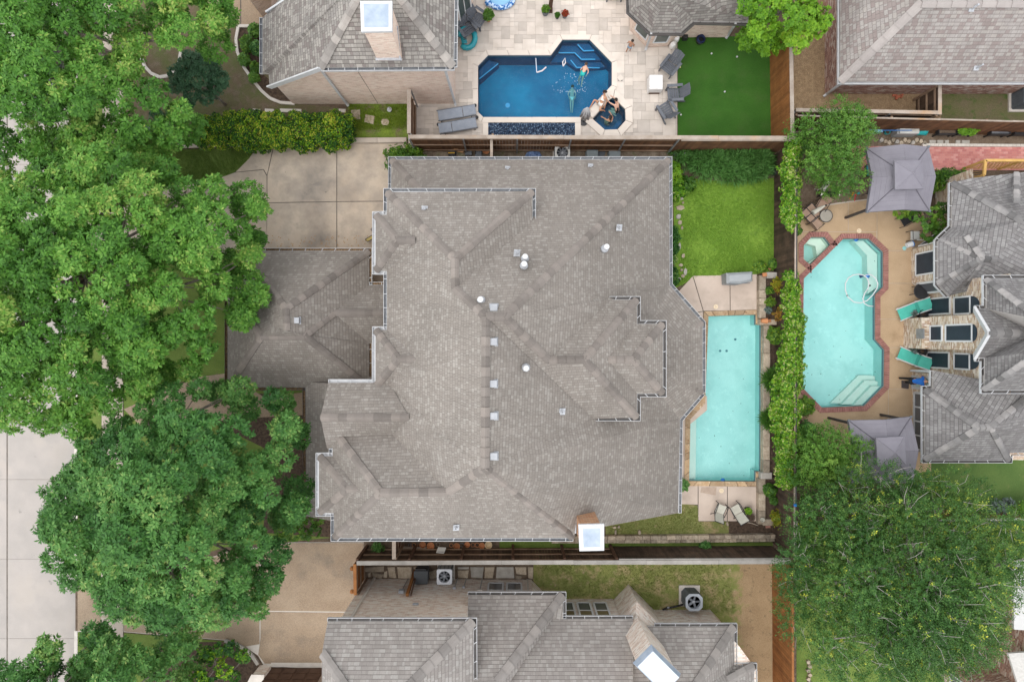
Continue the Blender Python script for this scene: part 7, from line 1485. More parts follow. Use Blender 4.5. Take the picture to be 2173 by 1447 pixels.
# south neighbour's services
ac_unit('pale square air conditioner with large fan in the flagstone passage', 947, 1214 - 4, .72, .8, mat=lt_grey, top=mk('ac_top_white', (.58, .60, .64), None, rough=.5), blades=7)
ac_unit('dark grey round-cornered air conditioner on the dry lawn', 1462, 1262, .80, .85, mat=slate_pl, blades=5, pad=1.0, round_=.22)
t = thing('storage_bin', 'dark grey square bin beside the pale air conditioner', 'bin', P(899, 1216)); c = P(898, 1212); m = MB(); m.box((c.x, c.y, .42), (.60, .56, .84), taper=1.06); m.obj('body', slate_pl, t, bevel=.03); m = MB(); m.box((c.x, c.y, .86), (.66, .62, .05)); m.obj('lid', mk('dark_grey_plastic', (.06, .065, .07), None, rough=.6), t, bevel=.02); m = MB(); m.box((c.x - .02, c.y + .34, .7), (.5, .1, .2)); m.obj('handle', black_pl, t)
t = thing('wooden_post', 'tall leaning stained wooden post in the passage', 'post', P(884, 1210)); m = MB(); m.bar(P(881, 1209), P(864, 1262, 2.4), .13, .13, up=Vector((0, 1, 0))); m.obj('shaft', picket_red, t); m = MB(); m.bar(P(886, 1209), P(872, 1262, 2.4), .05, .10, up=Vector((0, 1, 0))); m.obj('batten', dark_wood, t)
for nm, x, y, z, s, lab, mt in (('meter_box', 852, 1254, 1.7, (.24, .12, .3), 'pale grey electric meter box on the pale brick wall', metal_lt), ('wall_box', 1018, 1253, 1.5, (.26, .12, .2), 'cream utility box on the pale brick wall', curb_w), ('junction_box', 964, 1247, 1.3, (.14, .08, .14), 'small junction box with conduit right of the air conditioner', metal_lt), ('junction_box', 984, 1245, 1.25, (.12, .08, .12), 'second small junction box right of the air conditioner', metal_lt), ('vent_cover', 882, 1281, 2.9, (.26, .06, .1), 'small grey vent high on the pale brick wall', metal_lt)):
    p = PY(x, y, yS + .06); t = thing(nm, lab, 'box', (p.x, p.y, p.z)); m = MB(); m.box(p, s); m.obj('casing', mt, t, bevel=.01); m = MB(); m.box(p + Vector((0, s[1] / 2 + .006, 0)), (s[0] * .8, .012, s[2] * .8)); m.obj('cover_plate', mt, t)
    if z < 2: m = MB(); m.tube([p - Vector((0, 0, s[2] / 2)), Vector((p.x + .05, p.y, .1))], .02, 6); m.obj('conduit', steel, t)
t = thing('refrigerant_line', 'black insulated pipe running from the dark air conditioner', 'pipe', P(1430, 1285)); m = MB(); m.tube([P(1450, 1282, .2), P(1435, 1286, .15), P(1415, 1290, .1), P(1406, 1293, .1)], .045, 8); m.obj('hose', black_pl, t, smooth=True); m = MB(); m.box(P(1418, 1288, .2), (.1, .06, .08)); m.obj('valve', metal_lt, t)

# ---------------------------------------------------------------- right-hand garden
def gazebo(label, c4_, cup, tz, rot=0.0):
    """c4_: roof corners in photo pixels (clockwise), eave height 2.3"""
    ze = 2.3; cs = [P(x, y, ze) for x, y in c4_]; ctr = sum(cs, Vector()) / 4; t = thing('gazebo', label, 'gazebo', (ctr.x, ctr.y, 0)); zt_ = 3.35; ap = P(*cup, zt_)
    mids = [(cs[i] + cs[(i + 1) % 4]) / 2 + Vector((0, 0, .5)) for i in range(4)]
    hole = .26
    for i in range(4):
        a, mD, b = cs[i], mids[i], cs[(i + 1) % 4]
        for u, v in ((a, mD), (mD, b)):
            m = MB(); n = 6; vs_ = []
            for k in range(n + 1):
                f = k / n * (1 - .12); sag = -.05 * math.sin(math.pi * f); vs_ += [u.lerp(ap, f) + Vector((0, 0, sag)), v.lerp(ap, f) + Vector((0, 0, sag))]
            m.add(vs_, [(2 * k, 2 * k + 1, 2 * k + 3, 2 * k + 2) for k in range(n)])
            m.add([u, v, v - Vector((0, 0, .18)), u - Vector((0, 0, .18))], [(0, 1, 2, 3)]); o = m.obj('canopy_panel', canvas_grey, t, smooth=False)
            s = o.modifiers.new('solid', 'SOLIDIFY'); s.thickness = .012
            for k in range(1, n):          # sewn seams across the panel
                sm_ = MB(); sm_.bar(vs_[2 * k] + Vector((0, 0, .006)), vs_[2 * k + 1] + Vector((0, 0, .006)), .028, .008); sm_.obj('seam', seam_m, o)
    for i in range(4):
        m = MB(); m.tube([cs[i] + Vector((0, 0, .012)), cs[i].lerp(ap, .45) + Vector((0, 0, -.035)), cs[i].lerp(ap, .86) + Vector((0, 0, .0))], .022, 6); m.obj('hip_seam', seam_m, t)
        m = MB(); p = cs[i].lerp(Vector((ctr.x, ctr.y, ze)), .10); m.box((p.x, p.y, 1.15), (.11, .11, 2.3)); m.obj('leg', mk('gazebo_pole', (.06, .05, .048), (.08, .07, .065), 5, .6), t)
        m = MB(); p = cs[i]; m.box((p.x, p.y, p.z + .02), (.10, .10, .06)); m.obj('corner_cap', slate_pl, t)
    w = .62; q = ap + Vector((0, 0, .08)); ang = math.atan2((cs[1] - cs[0]).y, (cs[1] - cs[0]).x); m = MB()
    cc = [q + Matrix.Rotation(ang, 3, 'Z') @ Vector((sx * w, sy * w, 0)) for sx, sy in ((-1, 1), (1, 1), (1, -1), (-1, -1))]; tip_ = q + Vector((0, 0, .32))
    m.add(cc + [tip_], [(0, 4, 1), (1, 4, 2), (2, 4, 3), (3, 4, 0)]); m.add(cc + [v - Vector((0, 0, .12)) for v in cc], [(0, 1, 5, 4), (1, 2, 6, 5), (2, 3, 7, 6), (3, 0, 4, 7)]); m.obj('vent_canopy', canvas_grey, t)
    for i in range(4): m = MB(); m.tube([cc[i], tip_], .018, 6); m.obj('vent_seam', canvas_grey, t)
    return t
gazebo('grey fabric gazebo with square vent top by the feathery tree above the right pool', [(1838, 315), (1970, 312), (1972, 448), (1840, 450)], (1927, 372), 3.4)
gazebo('grey fabric gazebo with square vent top below the right pool', [(1801, 892), (1933, 884), (1937, 1022), (1802, 1024)], (1889, 957), 3.4)
for i, (x, y, rz, lab) in enumerate(((1933, 656, R(22), 'upper teal sun lounger beside the brick wall'), (1933, 761, R(-22), 'lower teal sun lounger beside the brick wall'))):
    t = thing('teal_lounger', lab, 'lounger', P(x, y), rz, group='teal sun loungers'); m = MB(); m.box((-.30, 0, .30), (1.0, .52, .02)); m.obj('seat', teal_sling, t, local=True); m = MB(); m.box((.46, 0, .40), (.60, .52, .02), ry=-.42); m.obj('backrest', teal_sling, t, local=True); m = MB(); m.box((.14, 0, .322), (.14, .53, .03), ry=-.1); m.obj('pillow', mk('teal_dark', (.05, .33, .27), None), t, local=True)
    for s in (-1, 1):
        m = MB(); m.tube([(-.84, s * .29, .28), (.2, s * .29, .31), (.76, s * .29, .55)], .028, 8); m.obj('side_rail', pipe_w, t, local=True)
        for xx in (-.62, .3): m = MB(); m.tube([(xx, s * .29, .29), (xx, s * .30, .0)], .022, 7); m.obj('leg', pipe_w, t, local=True)
    if i: pass
def round_table(label, x, y, r, top, h=.6, mat2=black_m):
    t = thing('round_table', label, 'table', P(x, y)); c = P(x, y); m = MB(); m.lathe(c + Vector((0, 0, h - .03)), [(r * .96, 0), (r, .015), (r * .96, .03), (.01, .03)], 28); m.obj('tabletop', top, t)
    m = MB(); m.tube([c + Vector((r * math.cos(k * math.pi / 14), r * math.sin(k * math.pi / 14), h)) for k in range(29)], .018, 6); m.obj('rim', mat2, t)
    for k in range(4): a = k * math.pi / 2 + .5; m = MB(); m.tube([c + Vector((r * .8 * math.cos(a), r * .8 * math.sin(a), 0)), c + Vector((r * .6 * math.cos(a), r * .6 * math.sin(a), h - .03))], .016, 6); m.obj('leg', mat2, t)
    return t
round_table('round black table beside the bay window of the right house', 1940, 620, .36, black_pl)
round_table('round glass table among brown chairs by the vine fence', 1741, 463, .30, mk('smoked_glass', (.26, .24, .20), (.30, .27, .23), 3, .2, .5))
pot('round black pot by the upper teal lounger', 1951, 667, .22, .36, black_pl, z0=0, rim=False); pot('round black pot by the lower teal lounger', 1949, 745, .22, .36, black_pl, z0=0, rim=False)
tan_tile = mk('tan_tile', (.33, .225, .165), (.38, .265, .20), 4, .7)
t = thing('tiled_table', 'square brown table of four tiles standing on its corner', 'table', P(1712, 457)); c = P(1712, 457)
for sx in (-1, 1):
    for sy in (-1, 1):
        v = Matrix.Rotation(R(42), 3, 'Z') @ Vector((sx * .175, sy * .175, 0)); piece('tile', unit_box(tan_tile, .04), t, (c.x + v.x, c.y + v.y, .50), R(42), (.31, .31, .03))
m = MB()
for s in (-1, 0, 1):
    a = Matrix.Rotation(R(42), 3, 'Z'); m.bar(c + a @ Vector((s * .35, -.35, .50)), c + a @ Vector((s * .35, .35, .50)), .035, .035); m.bar(c + a @ Vector((-.35, s * .35, .50)), c + a @ Vector((.35, s * .35, .50)), .035, .035)
m.obj('frame', black_m, t)
for sx in (-1, 1):
    for sy in (-1, 1): v = Matrix.Rotation(R(42), 3, 'Z') @ Vector((sx * .33, sy * .33, 0)); m = MB(); m.box((c.x + v.x, c.y + v.y, .25), (.03, .03, .5), R(42)); m.obj('leg', black_m, t)
def patio_chair(label, x, y, rz, mat, s=1.0, fm=None):
    fm = fm or black_m; t = thing('patio_chair', label, 'chair', P(x, y), rz); m = MB(); m.box((0, 0, .42), (.46 * s, .46 * s, .03)); m.obj('seat', mat, t, local=True); m = MB(); m.box((0, .27 * s, .68), (.46 * s, .025, .5), rx=-.18); m.obj('backrest', mat, t, local=True)
    for sx in (-1, 1):
        m = MB(); m.tube([(sx * .24 * s, -.24 * s, 0), (sx * .24 * s, -.24 * s, .62), (sx * .24 * s, .24 * s, .64)], .016, 6); m.obj('arm', fm, t, local=True); m = MB(); m.tube([(sx * .23 * s, .24 * s, 0), (sx * .23 * s, .30 * s, .92)], .016, 6); m.obj('leg', fm, t, local=True)
    return t
patio_chair('brown patio chair beside the round glass table', 1723, 478, R(130), tan_tile)
patio_chair('brown patio chair above the round glass table by the folded umbrella', 1735, 440, R(-30), tan_tile)
patio_chair('dark armchair under the edge of the upper gazebo', 1842, 410, R(70), black_pl); patio_chair('dark folding chair at the gazebo corner', 1912, 470, R(-60), black_pl)
patio_chair('small pale chair near the blue-lidded bucket', 1931, 503, R(180), lt_grey, .9)
t = thing('folded_umbrella', 'folded pale umbrella lying across the brown chairs', 'umbrella', P(1737, 443)); m = MB(); m.tube([P(1725, 452, .9), P(1738, 444, .9), P(1750, 437, .9)], [.12, .10, .04], 8); m.obj('canopy', cream_sling, t); m = MB(); m.ball(P(1753, 436, .9), .05, 1, 10, 6); m.obj('finial', black_m, t); m = MB(); m.tube([P(1700, 468, .5), P(1726, 451, .9)], .018, 6); m.obj('pole', black_m, t)
t = thing('bucket', 'white bucket lying on its side with bright blue lid', 'bucket', P(1931, 520)); a, b = P(1924, 521, .16), P(1935, 517, .16); m = MB(); m.tube([a, b], [.12, .15], 16); m.obj('body', pipe_w, t); m = MB(); m.tube([b, b + (b - a) * .12], [.165, .165], 16); m.obj('lid', blue_pl, t)
m = MB(); m.lathe(P(1919, 527, .033), [(.09, 0), (.10, .015), (.06, .025), (.01, .025)], 16); tag(m.obj('flying_disc', mk('pale_teal', (.25, .5, .5), None)), 'pale teal disc on the patio beside the bucket', 'disc')
# pool hose
t = thing('pool_hose', 'white vacuum hose looping over the right pool', 'hose', P(1825, 610, -.08)); pts = [(1853, 650), (1843, 649), (1834, 644), (1831, 634), (1835, 622), (1842, 612), (1844, 600), (1840, 590), (1832, 584), (1822, 582), (1810, 584), (1800, 590), (1794, 602), (1794, 616), (1799, 630), (1812, 641), (1826, 643), (1840, 638), (1852, 626), (1861, 612), (1863, 602), (1858, 590), (1848, 583), (1836, 584)]
m = MB(); m.tube([P(x, y, -.075) for x, y in pts], .028, 7); m.obj('hose', pipe_w, t, smooth=True); m = MB(); m.box(P(1828, 586, -.12), (.18, .14, .1), .4); m.obj('cleaner_head', mk('dark_blue', (.02, .05, .12), None), t, bevel=.02)
for x, y in ((1846, 606), (1798, 627)): m = MB(); m.lathe(P(x, y, -.08) - Vector((0, 0, .03)), [(.04, 0), (.04, .06)], 8); m.obj('coupling', black_pl, t)
t = thing('pool_noodle_ring', 'white diving toys floating in the deep blue pool', 'toy', P(1150, 145, -.09)); m = MB(); m.tube([P(1137, 124, -.085), P(1138, 140, -.085), P(1139, 154, -.085)], .022, 6); m.obj('strip', mk('pale_float', (.55, .66, .74), None), t); m = MB(); m.tube([P(1139, 154, -.085), P(1150, 151, -.08), P(1159, 143, -.08)], .035, 6); m.obj('strip', pipe_w, t); m = MB(); m.tube([P(1195, 141, -.08), P(1194, 132, -.08), P(1199, 124, -.08), P(1200, 134, -.08), P(1195, 141, -.08)], .03, 6); m.obj('loop', pipe_w, t)
m = MB()
for k in range(90):
    a = nrng.uniform(0, 2 * math.pi); r_ = abs(nrng.normal(.95, .22)); x, y = 1210 + 40 * r_ * .8 * math.cos(a), 190 + 38 * r_ * .75 * math.sin(a) * (1 if math.sin(a) < 0 else .2); p = P(x, y, -.09); m.ball(p, rng.uniform(.008, .022), .5, 6, 4)
foam = m.obj('splash_foam', mk('water_foam', (.42, .58, .68), None, rough=.3)); tag(foam, 'arc of white splash foam around the diving swimmer', 'splash', kind='stuff')
# planters along the top right fence
def planter_box(label, x0, x1, y0, y1, h, inner, plantm=None, group=None):
    c = P((x0 + x1) / 2, (y0 + y1) / 2); t = thing('raised_planter', label, 'planter', c, group=group); A, B = P(x0, y1), P(x1, y0); w, d = B.x - A.x, B.y - A.y
    for dx, dy, sx, sy in ((0, d / 2, w, .04), (0, -d / 2, w, .04), (-w / 2, 0, .04, d), (w / 2, 0, .04, d)): m = MB(); m.box((c.x + dx, c.y + dy, h - .13), (sx, sy, .26)); m.obj('side', black_pl, t)
    m = MB(); m.box((c.x, c.y, h - .14), (w - .05, d - .05, .16)); m.obj('fill', inner, t)
    for sx in (-1, 1):
        for sy in (-1, 1): m = MB(); m.box((c.x + sx * w * .45, c.y + sy * d * .4, (h - .26) / 2), (.05, .05, h - .26)); m.obj('leg', black_pl, t)
    if plantm: foliage('leaves', t, plantm, [(c.x - .15, c.y, h + .1, .28), (c.x + .2, c.y, h + .05, .24), (c.x - .35, c.y, h + .15, .2)], 2400, 1.0, SPR_VINE, up=.8, shell=(.3, 1))
    return t
planter_box('black raised planter of bare soil, first from the left', 1976, 2013, 276, 292, .62, soil, group='black planters'); planter_box('black raised planter with lime green plant', 2018, 2055, 277, 292, .62, soil, L_lime, group='black planters'); planter_box('black raised planter with grey fill, third from the left', 2085, 2125, 278, 293, .62, mk('grey_fill', (.10, .105, .12), (.16, .165, .18), 5, .9), group='black planters'); planter_box('empty black raised planter at the right edge', 2135, 2180, 278, 293, .62, black_pl, group='black planters')
t = thing('storage_chest', 'pale grey storage chest between the feathery tree and planters', 'chest', P(1915, 284)); A, B = P(1890, 292), P(1935, 273); c = (A + B) / 2; m = MB(); m.box((c.x, c.y, .28), (B.x - A.x, B.y - A.y, .56)); m.obj('body', mk('grey_resin', (.30, .30, .295), None), t, bevel=.02); m = MB(); m.box((c.x + .05, c.y, .59), (B.x - A.x - .1, B.y - A.y, .08)); m.obj('lid', lt_grey, t, bevel=.03)
t = thing('watering_can', 'teal bucket right of the grey storage chest', 'bucket', P(1955, 281)); m = MB(); m.tube([P(1945, 281, .2), P(1964, 279, .2)], [.14, .18], 14); m.obj('body', mk('teal_plastic', (.02, .32, .33), None, rough=.4), t); m = MB(); m.tube([P(1964, 279, .2), P(1965, 279, .2)], [.2, .2], 14); m.obj('rim', MAT['teal_plastic'], t)
t = thing('broom', 'long blue pole lying across the grey storage chest', 'pole', P(1900, 279)); m = MB(); m.tube([P(1872, 277, .75), P(1935, 277, .75)], .02, 6); m.obj('handle', blue_pl, t); m = MB(); m.tube([P(1935, 277, .75), P(1950, 276, .72)], .025, 6); m.obj('grip', cream_sling, t)
t = thing('storage_tub', 'pale blue tub half hidden under the feathery tree', 'tub', P(1850, 277)); c = P(1850, 277); m = MB(); m.box((c.x, c.y, .18), (.6, .35, .36), taper=1.05); m.obj('body', mk('pale_blue_plastic', (.22, .48, .62), None, rough=.5), t, bevel=.02); m = MB(); m.box((c.x, c.y, .375), (.66, .4, .03)); m.obj('lid', MAT['pale_blue_plastic'], t)
pot('teal ringed pot next to the blue pole', 1879, 283, .12, .22, MAT['teal_plastic'], z0=0)
# lattice pergola
yl = mk('yellow_wood', (.52, .32, .10), (.60, .38, .13), 4, .75, fine=.06)
t = thing('lattice_screen', 'yellow wooden lattice screen beside the red brick patio', 'screen', P(2090, 360)); a, b, c_ = P(2091, 341, 1.6), P(2260, 341, 1.6), P(2088, 372, 1.6)
m = MB(); m.bar(a, b, .12, .10); m.bar(a, c_, .12, .10); m.obj('top_rail', yl, t); 
for p in (a, c_, P(2170, 341, 1.6)): m = MB(); m.box((p.x, p.y, .8), (.1, .1, 1.6)); m.obj('post', yl, t)
for k in range(26):
    x = a.x + k * .16; m = MB(); m.bar((x, a.y, .1), (x + .7, a.y, 1.5), .03, .012, up=Vector((0, 1, 0))); m.obj('lath', yl, t); m = MB(); m.bar((x + .7, a.y - .014, .1), (x, a.y - .014, 1.5), .03, .012, up=Vector((0, 1, 0))); m.obj('lath', yl, t)
for k in range(7):
    f = k / 7; p = a.lerp(c_, f); m = MB(); m.bar((p.x, p.y, .1), (a.lerp(c_, min(1, f + .4)).x, a.lerp(c_, min(1, f + .4)).y, 1.5), .03, .012); m.obj('lath', yl, t)
# second air conditioner at far right, red bricks on gravel, toys
ac_unit('grey air conditioner at the top right edge', 2160, 217, .78, .85, pad=1.0)
for i, (x, y) in enumerate(((1897, 204), (1907, 206), (1912, 205), (1900, 209))):
    m = MB(); c = P(x, y); m.box((c.x, c.y, .05 + .05 * (i == 3)), (.2, .1, .09), i * .5); tag(m.obj('loose_brick', mk('loose_red_brick', (.36, .10, .06), (.42, .14, .08), 6, .85), bevel=.006), ['leftmost', 'middle', 'rightmost', 'lowest'][i] + ' loose red brick on the tan gravel', 'brick', 'loose bricks on the gravel')
for x, y, rz, mt, lab in ((1805, 418, 1.0, mk('orange_toy', (.6, .22, .02), None), 'orange toy tool beside the dogs'), (1813, 422, 1.4, mk('red_toy', (.5, .05, .06), None), 'red toy tool beside the dogs'), (1814, 413, .3, mk('teal_toy', (.03, .3, .3), None), 'teal toy beside the dogs')):
    t = thing('toy_tool', lab, 'toy', P(x, y)); c = P(x, y); m = MB(); m.tube([c + Vector((-.12 * math.cos(rz), -.12 * math.sin(rz), .05)), c + Vector((.14 * math.cos(rz), .14 * math.sin(rz), .05))], .022, 6); m.obj('handle', mt, t); m = MB(); m.box(c + Vector((.17 * math.cos(rz), .17 * math.sin(rz), .05)), (.1, .09, .05), rz); m.obj('head', mt, t)
t = thing('cushion', 'teal cushion on a seat at the left edge of the upper gazebo', 'cushion', P(1848, 366)); m = MB(); m.box(P(1846, 362, .5), (.3, .5, .1), .1); m.obj('pad', teal_vinyl, t, bevel=.03); m = MB(); m.box(P(1846, 362, .3), (.34, .54, .3), .1); m.obj('seat_base', black_pl, t)
t = thing('door_mat', 'dark door mat in front of the right house door', 'mat', P(1920, 815)); m = MB(); m.prism(W2([(1912, 807), (1928, 808), (1927, 825), (1912, 823)]), .034, .05); m.obj('pad', mk('charcoal_mat', (.07, .06, .06), None), t)
t = thing('utility_cover', 'small grey-green cover in the right lawn', 'cover', P(2009, 1029)); m = MB(); m.box(P(2009, 1029, .03), (.25, .25, .05)); m.obj('lid', mk('grey_green', (.28, .33, .29), None), t); m = MB(); m.box(P(2009, 1029, .058), (.19, .19, .006)); m.obj('inset', mk('grey_green_dark', (.22, .27, .24), None), t)
# grass trimmer by the driveway, oak litter
t = thing('hand_cart', 'yellow wheeled cart handle poking out under the west gutter', 'cart', P(783, 508)); m = MB(); m.tube([P(794, 495, .5), P(787, 487, .45), P(792, 481, .5)], .02, 6); m.obj('handle', black_m, t); m = MB(); m.prism(W2([(776, 508), (790, 500), (794, 506), (780, 512)], .3), .28, .32); m.obj('deck', mk('mustard', (.42, .33, .12), None), t); m = MB(); m.tube([P(775, 508, .32), P(790, 499, .32), P(797, 504, .32), P(780, 513, .32), P(775, 508, .32)], .018, 6); m.obj('frame', black_m, t)
m = MB()
for k in range(220):
    x, y = 528 + rng.gauss(0, 5), 483 + rng.gauss(0, 4)
    if k > 130: x, y = rng.uniform(560, 790), rng.uniform(500, 530)
    p = P(x, y, .034); m.box((p.x, p.y, .038), (.05, .03, .004), rng.uniform(0, 3), rng.uniform(-.3, .3))
tag(m.obj('fallen_leaves', mk('dry_leaf', (.46, .27, .12), (.34, .19, .08), 9, .9)), 'scatter of dry tan leaves on the driveway under the oak', 'leaves', kind='stuff')
# parked car half hidden under the top left oak
def car(label, x, y, rz):
    t = thing('parked_car', label, 'car', P(x, y, -.1), rz); cm = mk('car_paint', (.035, .04, .05), None, rough=.25, spec=.6)
    prof = [(-2.2, .45), (-2.25, .75), (-2.1, .92), (-1.3, 1.0), (-.7, 1.42), (.7, 1.45), (1.5, 1.0), (2.15, .92), (2.25, .6), (2.2, .35), (-2.15, .3)]
    m = MB(); n = len(prof); hw = [.82, .88, .88, .88, .66, .66, .88, .88, .86, .84, .84]; v = [(a, -h, z) for (a, z), h in zip(prof, hw)] + [(a, h, z) for (a, z), h in zip(prof, hw)]
    m.add(v, [(i, n + i, n + (i + 1) % n, (i + 1) % n) for i in range(n)] + [tuple(range(n)), tuple(range(2 * n - 1, n - 1, -1))]); m.obj('body', cm, t, local=True, bevel=.05)
    for (a, b) in (((-1.24, 1.04), (-.76, 1.40)), ((.78, 1.42), (1.44, 1.05))):
        m = MB(); m.add([(a[0], -.78, a[1] + .012), (a[0], .78, a[1] + .012), (b[0], .60, b[1] + .015), (b[0], -.60, b[1] + .015)], [(0, 1, 2, 3)]); m.obj('windscreen', pane_d, t, local=True)
    for sx in (-1.4, 1.4):
        for s in (-1, 1):
            m = MB(); m.tube([(sx, s * .74, .32), (sx, s * .92, .32)], .32, 16); w = m.obj('wheel', black_pl, t, local=True); m = MB(); m.tube([(sx, s * .925, .32), (sx, s * .935, .32)], .2, 12); m.obj('rim', metal_lt, w, local=True)
    for s in (-1, 1):
        m = MB(); m.box((2.2, s * .6, .72), (.08, .35, .14)); m.obj('headlight', pipe_w, t, local=True); m = MB(); m.box((-2.22, s * .62, .78), (.06, .3, .14)); m.obj('tail_light', mk('red_lens', (.4, .02, .02), None), t, local=True)
    return t
car('dark car parked on the street under the top left oak', 105, 128, R(-90))
t = thing('utility_box', 'green utility cabinet under the oak near the hedge', 'cabinet', P(320, 290)); m = MB(); m.box(P(322, 284, .4), (.7, .6, .8), taper=.95); m.obj('body', mk('utility_green', (.10, .15, .12), None, rough=.5), t, bevel=.03); m = MB(); m.box(P(322, 284, .82), (.74, .64, .05)); m.obj('lid', MAT['utility_green'], t)

for nm, poly, n, lab in (('floating_leaves', RPOOL, 20, 'dark specks of leaf floating on the right pool'), ('pool_leaves', LAP, 12, 'few dark leaf specks on the lap pool')):
    m = MB(); w = inset_poly(ccw(W2(poly)), .15); xs = [p[0] for p in w]; ys = [p[1] for p in w]; k = 0
    while k < n:
        x, y = rng.uniform(min(xs), max(xs)), rng.uniform(min(ys), max(ys))
        if in_poly(x, y, w): k += 1; m.box((x, y, -.095), (rng.uniform(.02, .07), rng.uniform(.015, .03), .004), rng.uniform(0, 3))
    tag(m.obj(nm, mk('wet_leaf', (.04, .09, .08), (.03, .06, .03), 9)), lab, 'leaves', kind='stuff')

# ---------------------------------------------------------------- people and dogs
def skinmat(name, c): return mk(name, c, tuple(min(1, q * 1.12) for q in c), 8, .55, .35)
hairm = mk('dark_hair', (.018, .012, .009), (.035, .024, .018), 30, .6); hair_br = mk('brown_hair', (.05, .03, .018), (.08, .05, .03), 30, .6)
def skin_mesh(name, J, E, root, mat, parent, sub=1):
    """continuous body: joints J = {name: (x, y, z, radius)}, bones E"""
    ks = list(J); ix = {k: i for i, k in enumerate(ks)}; me = bpy.data.meshes.new(name); me.from_pydata([J[k][:3] for k in ks], [(ix[a], ix[b]) for a, b in E], [])
    me.materials.append(mat); o = link_mesh(name, me, None, parent); md = o.modifiers.new('skin', 'SKIN'); md.use_smooth_shade = True
    sv = me.skin_vertices[0].data
    for k in ks: r = J[k][3]; sv[ix[k]].radius = (r, r); sv[ix[k]].use_root = (k == root)
    s = o.modifiers.new('sub', 'SUBSURF'); s.levels = s.render_levels = sub; return o
def hand(J, E, wrist, tag_, d, up):
    """palm, four fingers of unequal length and a thumb leaving the side of the palm"""
    w = Vector(J[wrist][:3]); d = Vector(d).normalized(); up = Vector(up); s = d.cross(up).normalized(); up = s.cross(d)
    p = w + d * .05; J[tag_ + 'palm'] = (*p, .024); E.append((wrist, tag_ + 'palm'))
    for i, (off, L) in enumerate(((-.027, .060), (-.009, .070), (.009, .066), (.027, .052))):
        k = tag_ + 'f%d' % i; a = p + d * .028 + s * off; b = a + d * L * .55 - up * .008; c = b + d * L * .45 - up * .022
        for n_, q, r in (('a', a, .009), ('b', b, .0085), ('c', c, .007)): J[k + n_] = (*q, r)
        E += [(tag_ + 'palm', k + 'a'), (k + 'a', k + 'b'), (k + 'b', k + 'c')]
    a = p - s * .030 - d * .01; b = a - s * .02 + d * .03; J[tag_ + 'ta'] = (*a, .010); J[tag_ + 'tb'] = (*b, .008); E += [(tag_ + 'palm', tag_ + 'ta'), (tag_ + 'ta', tag_ + 'tb')]
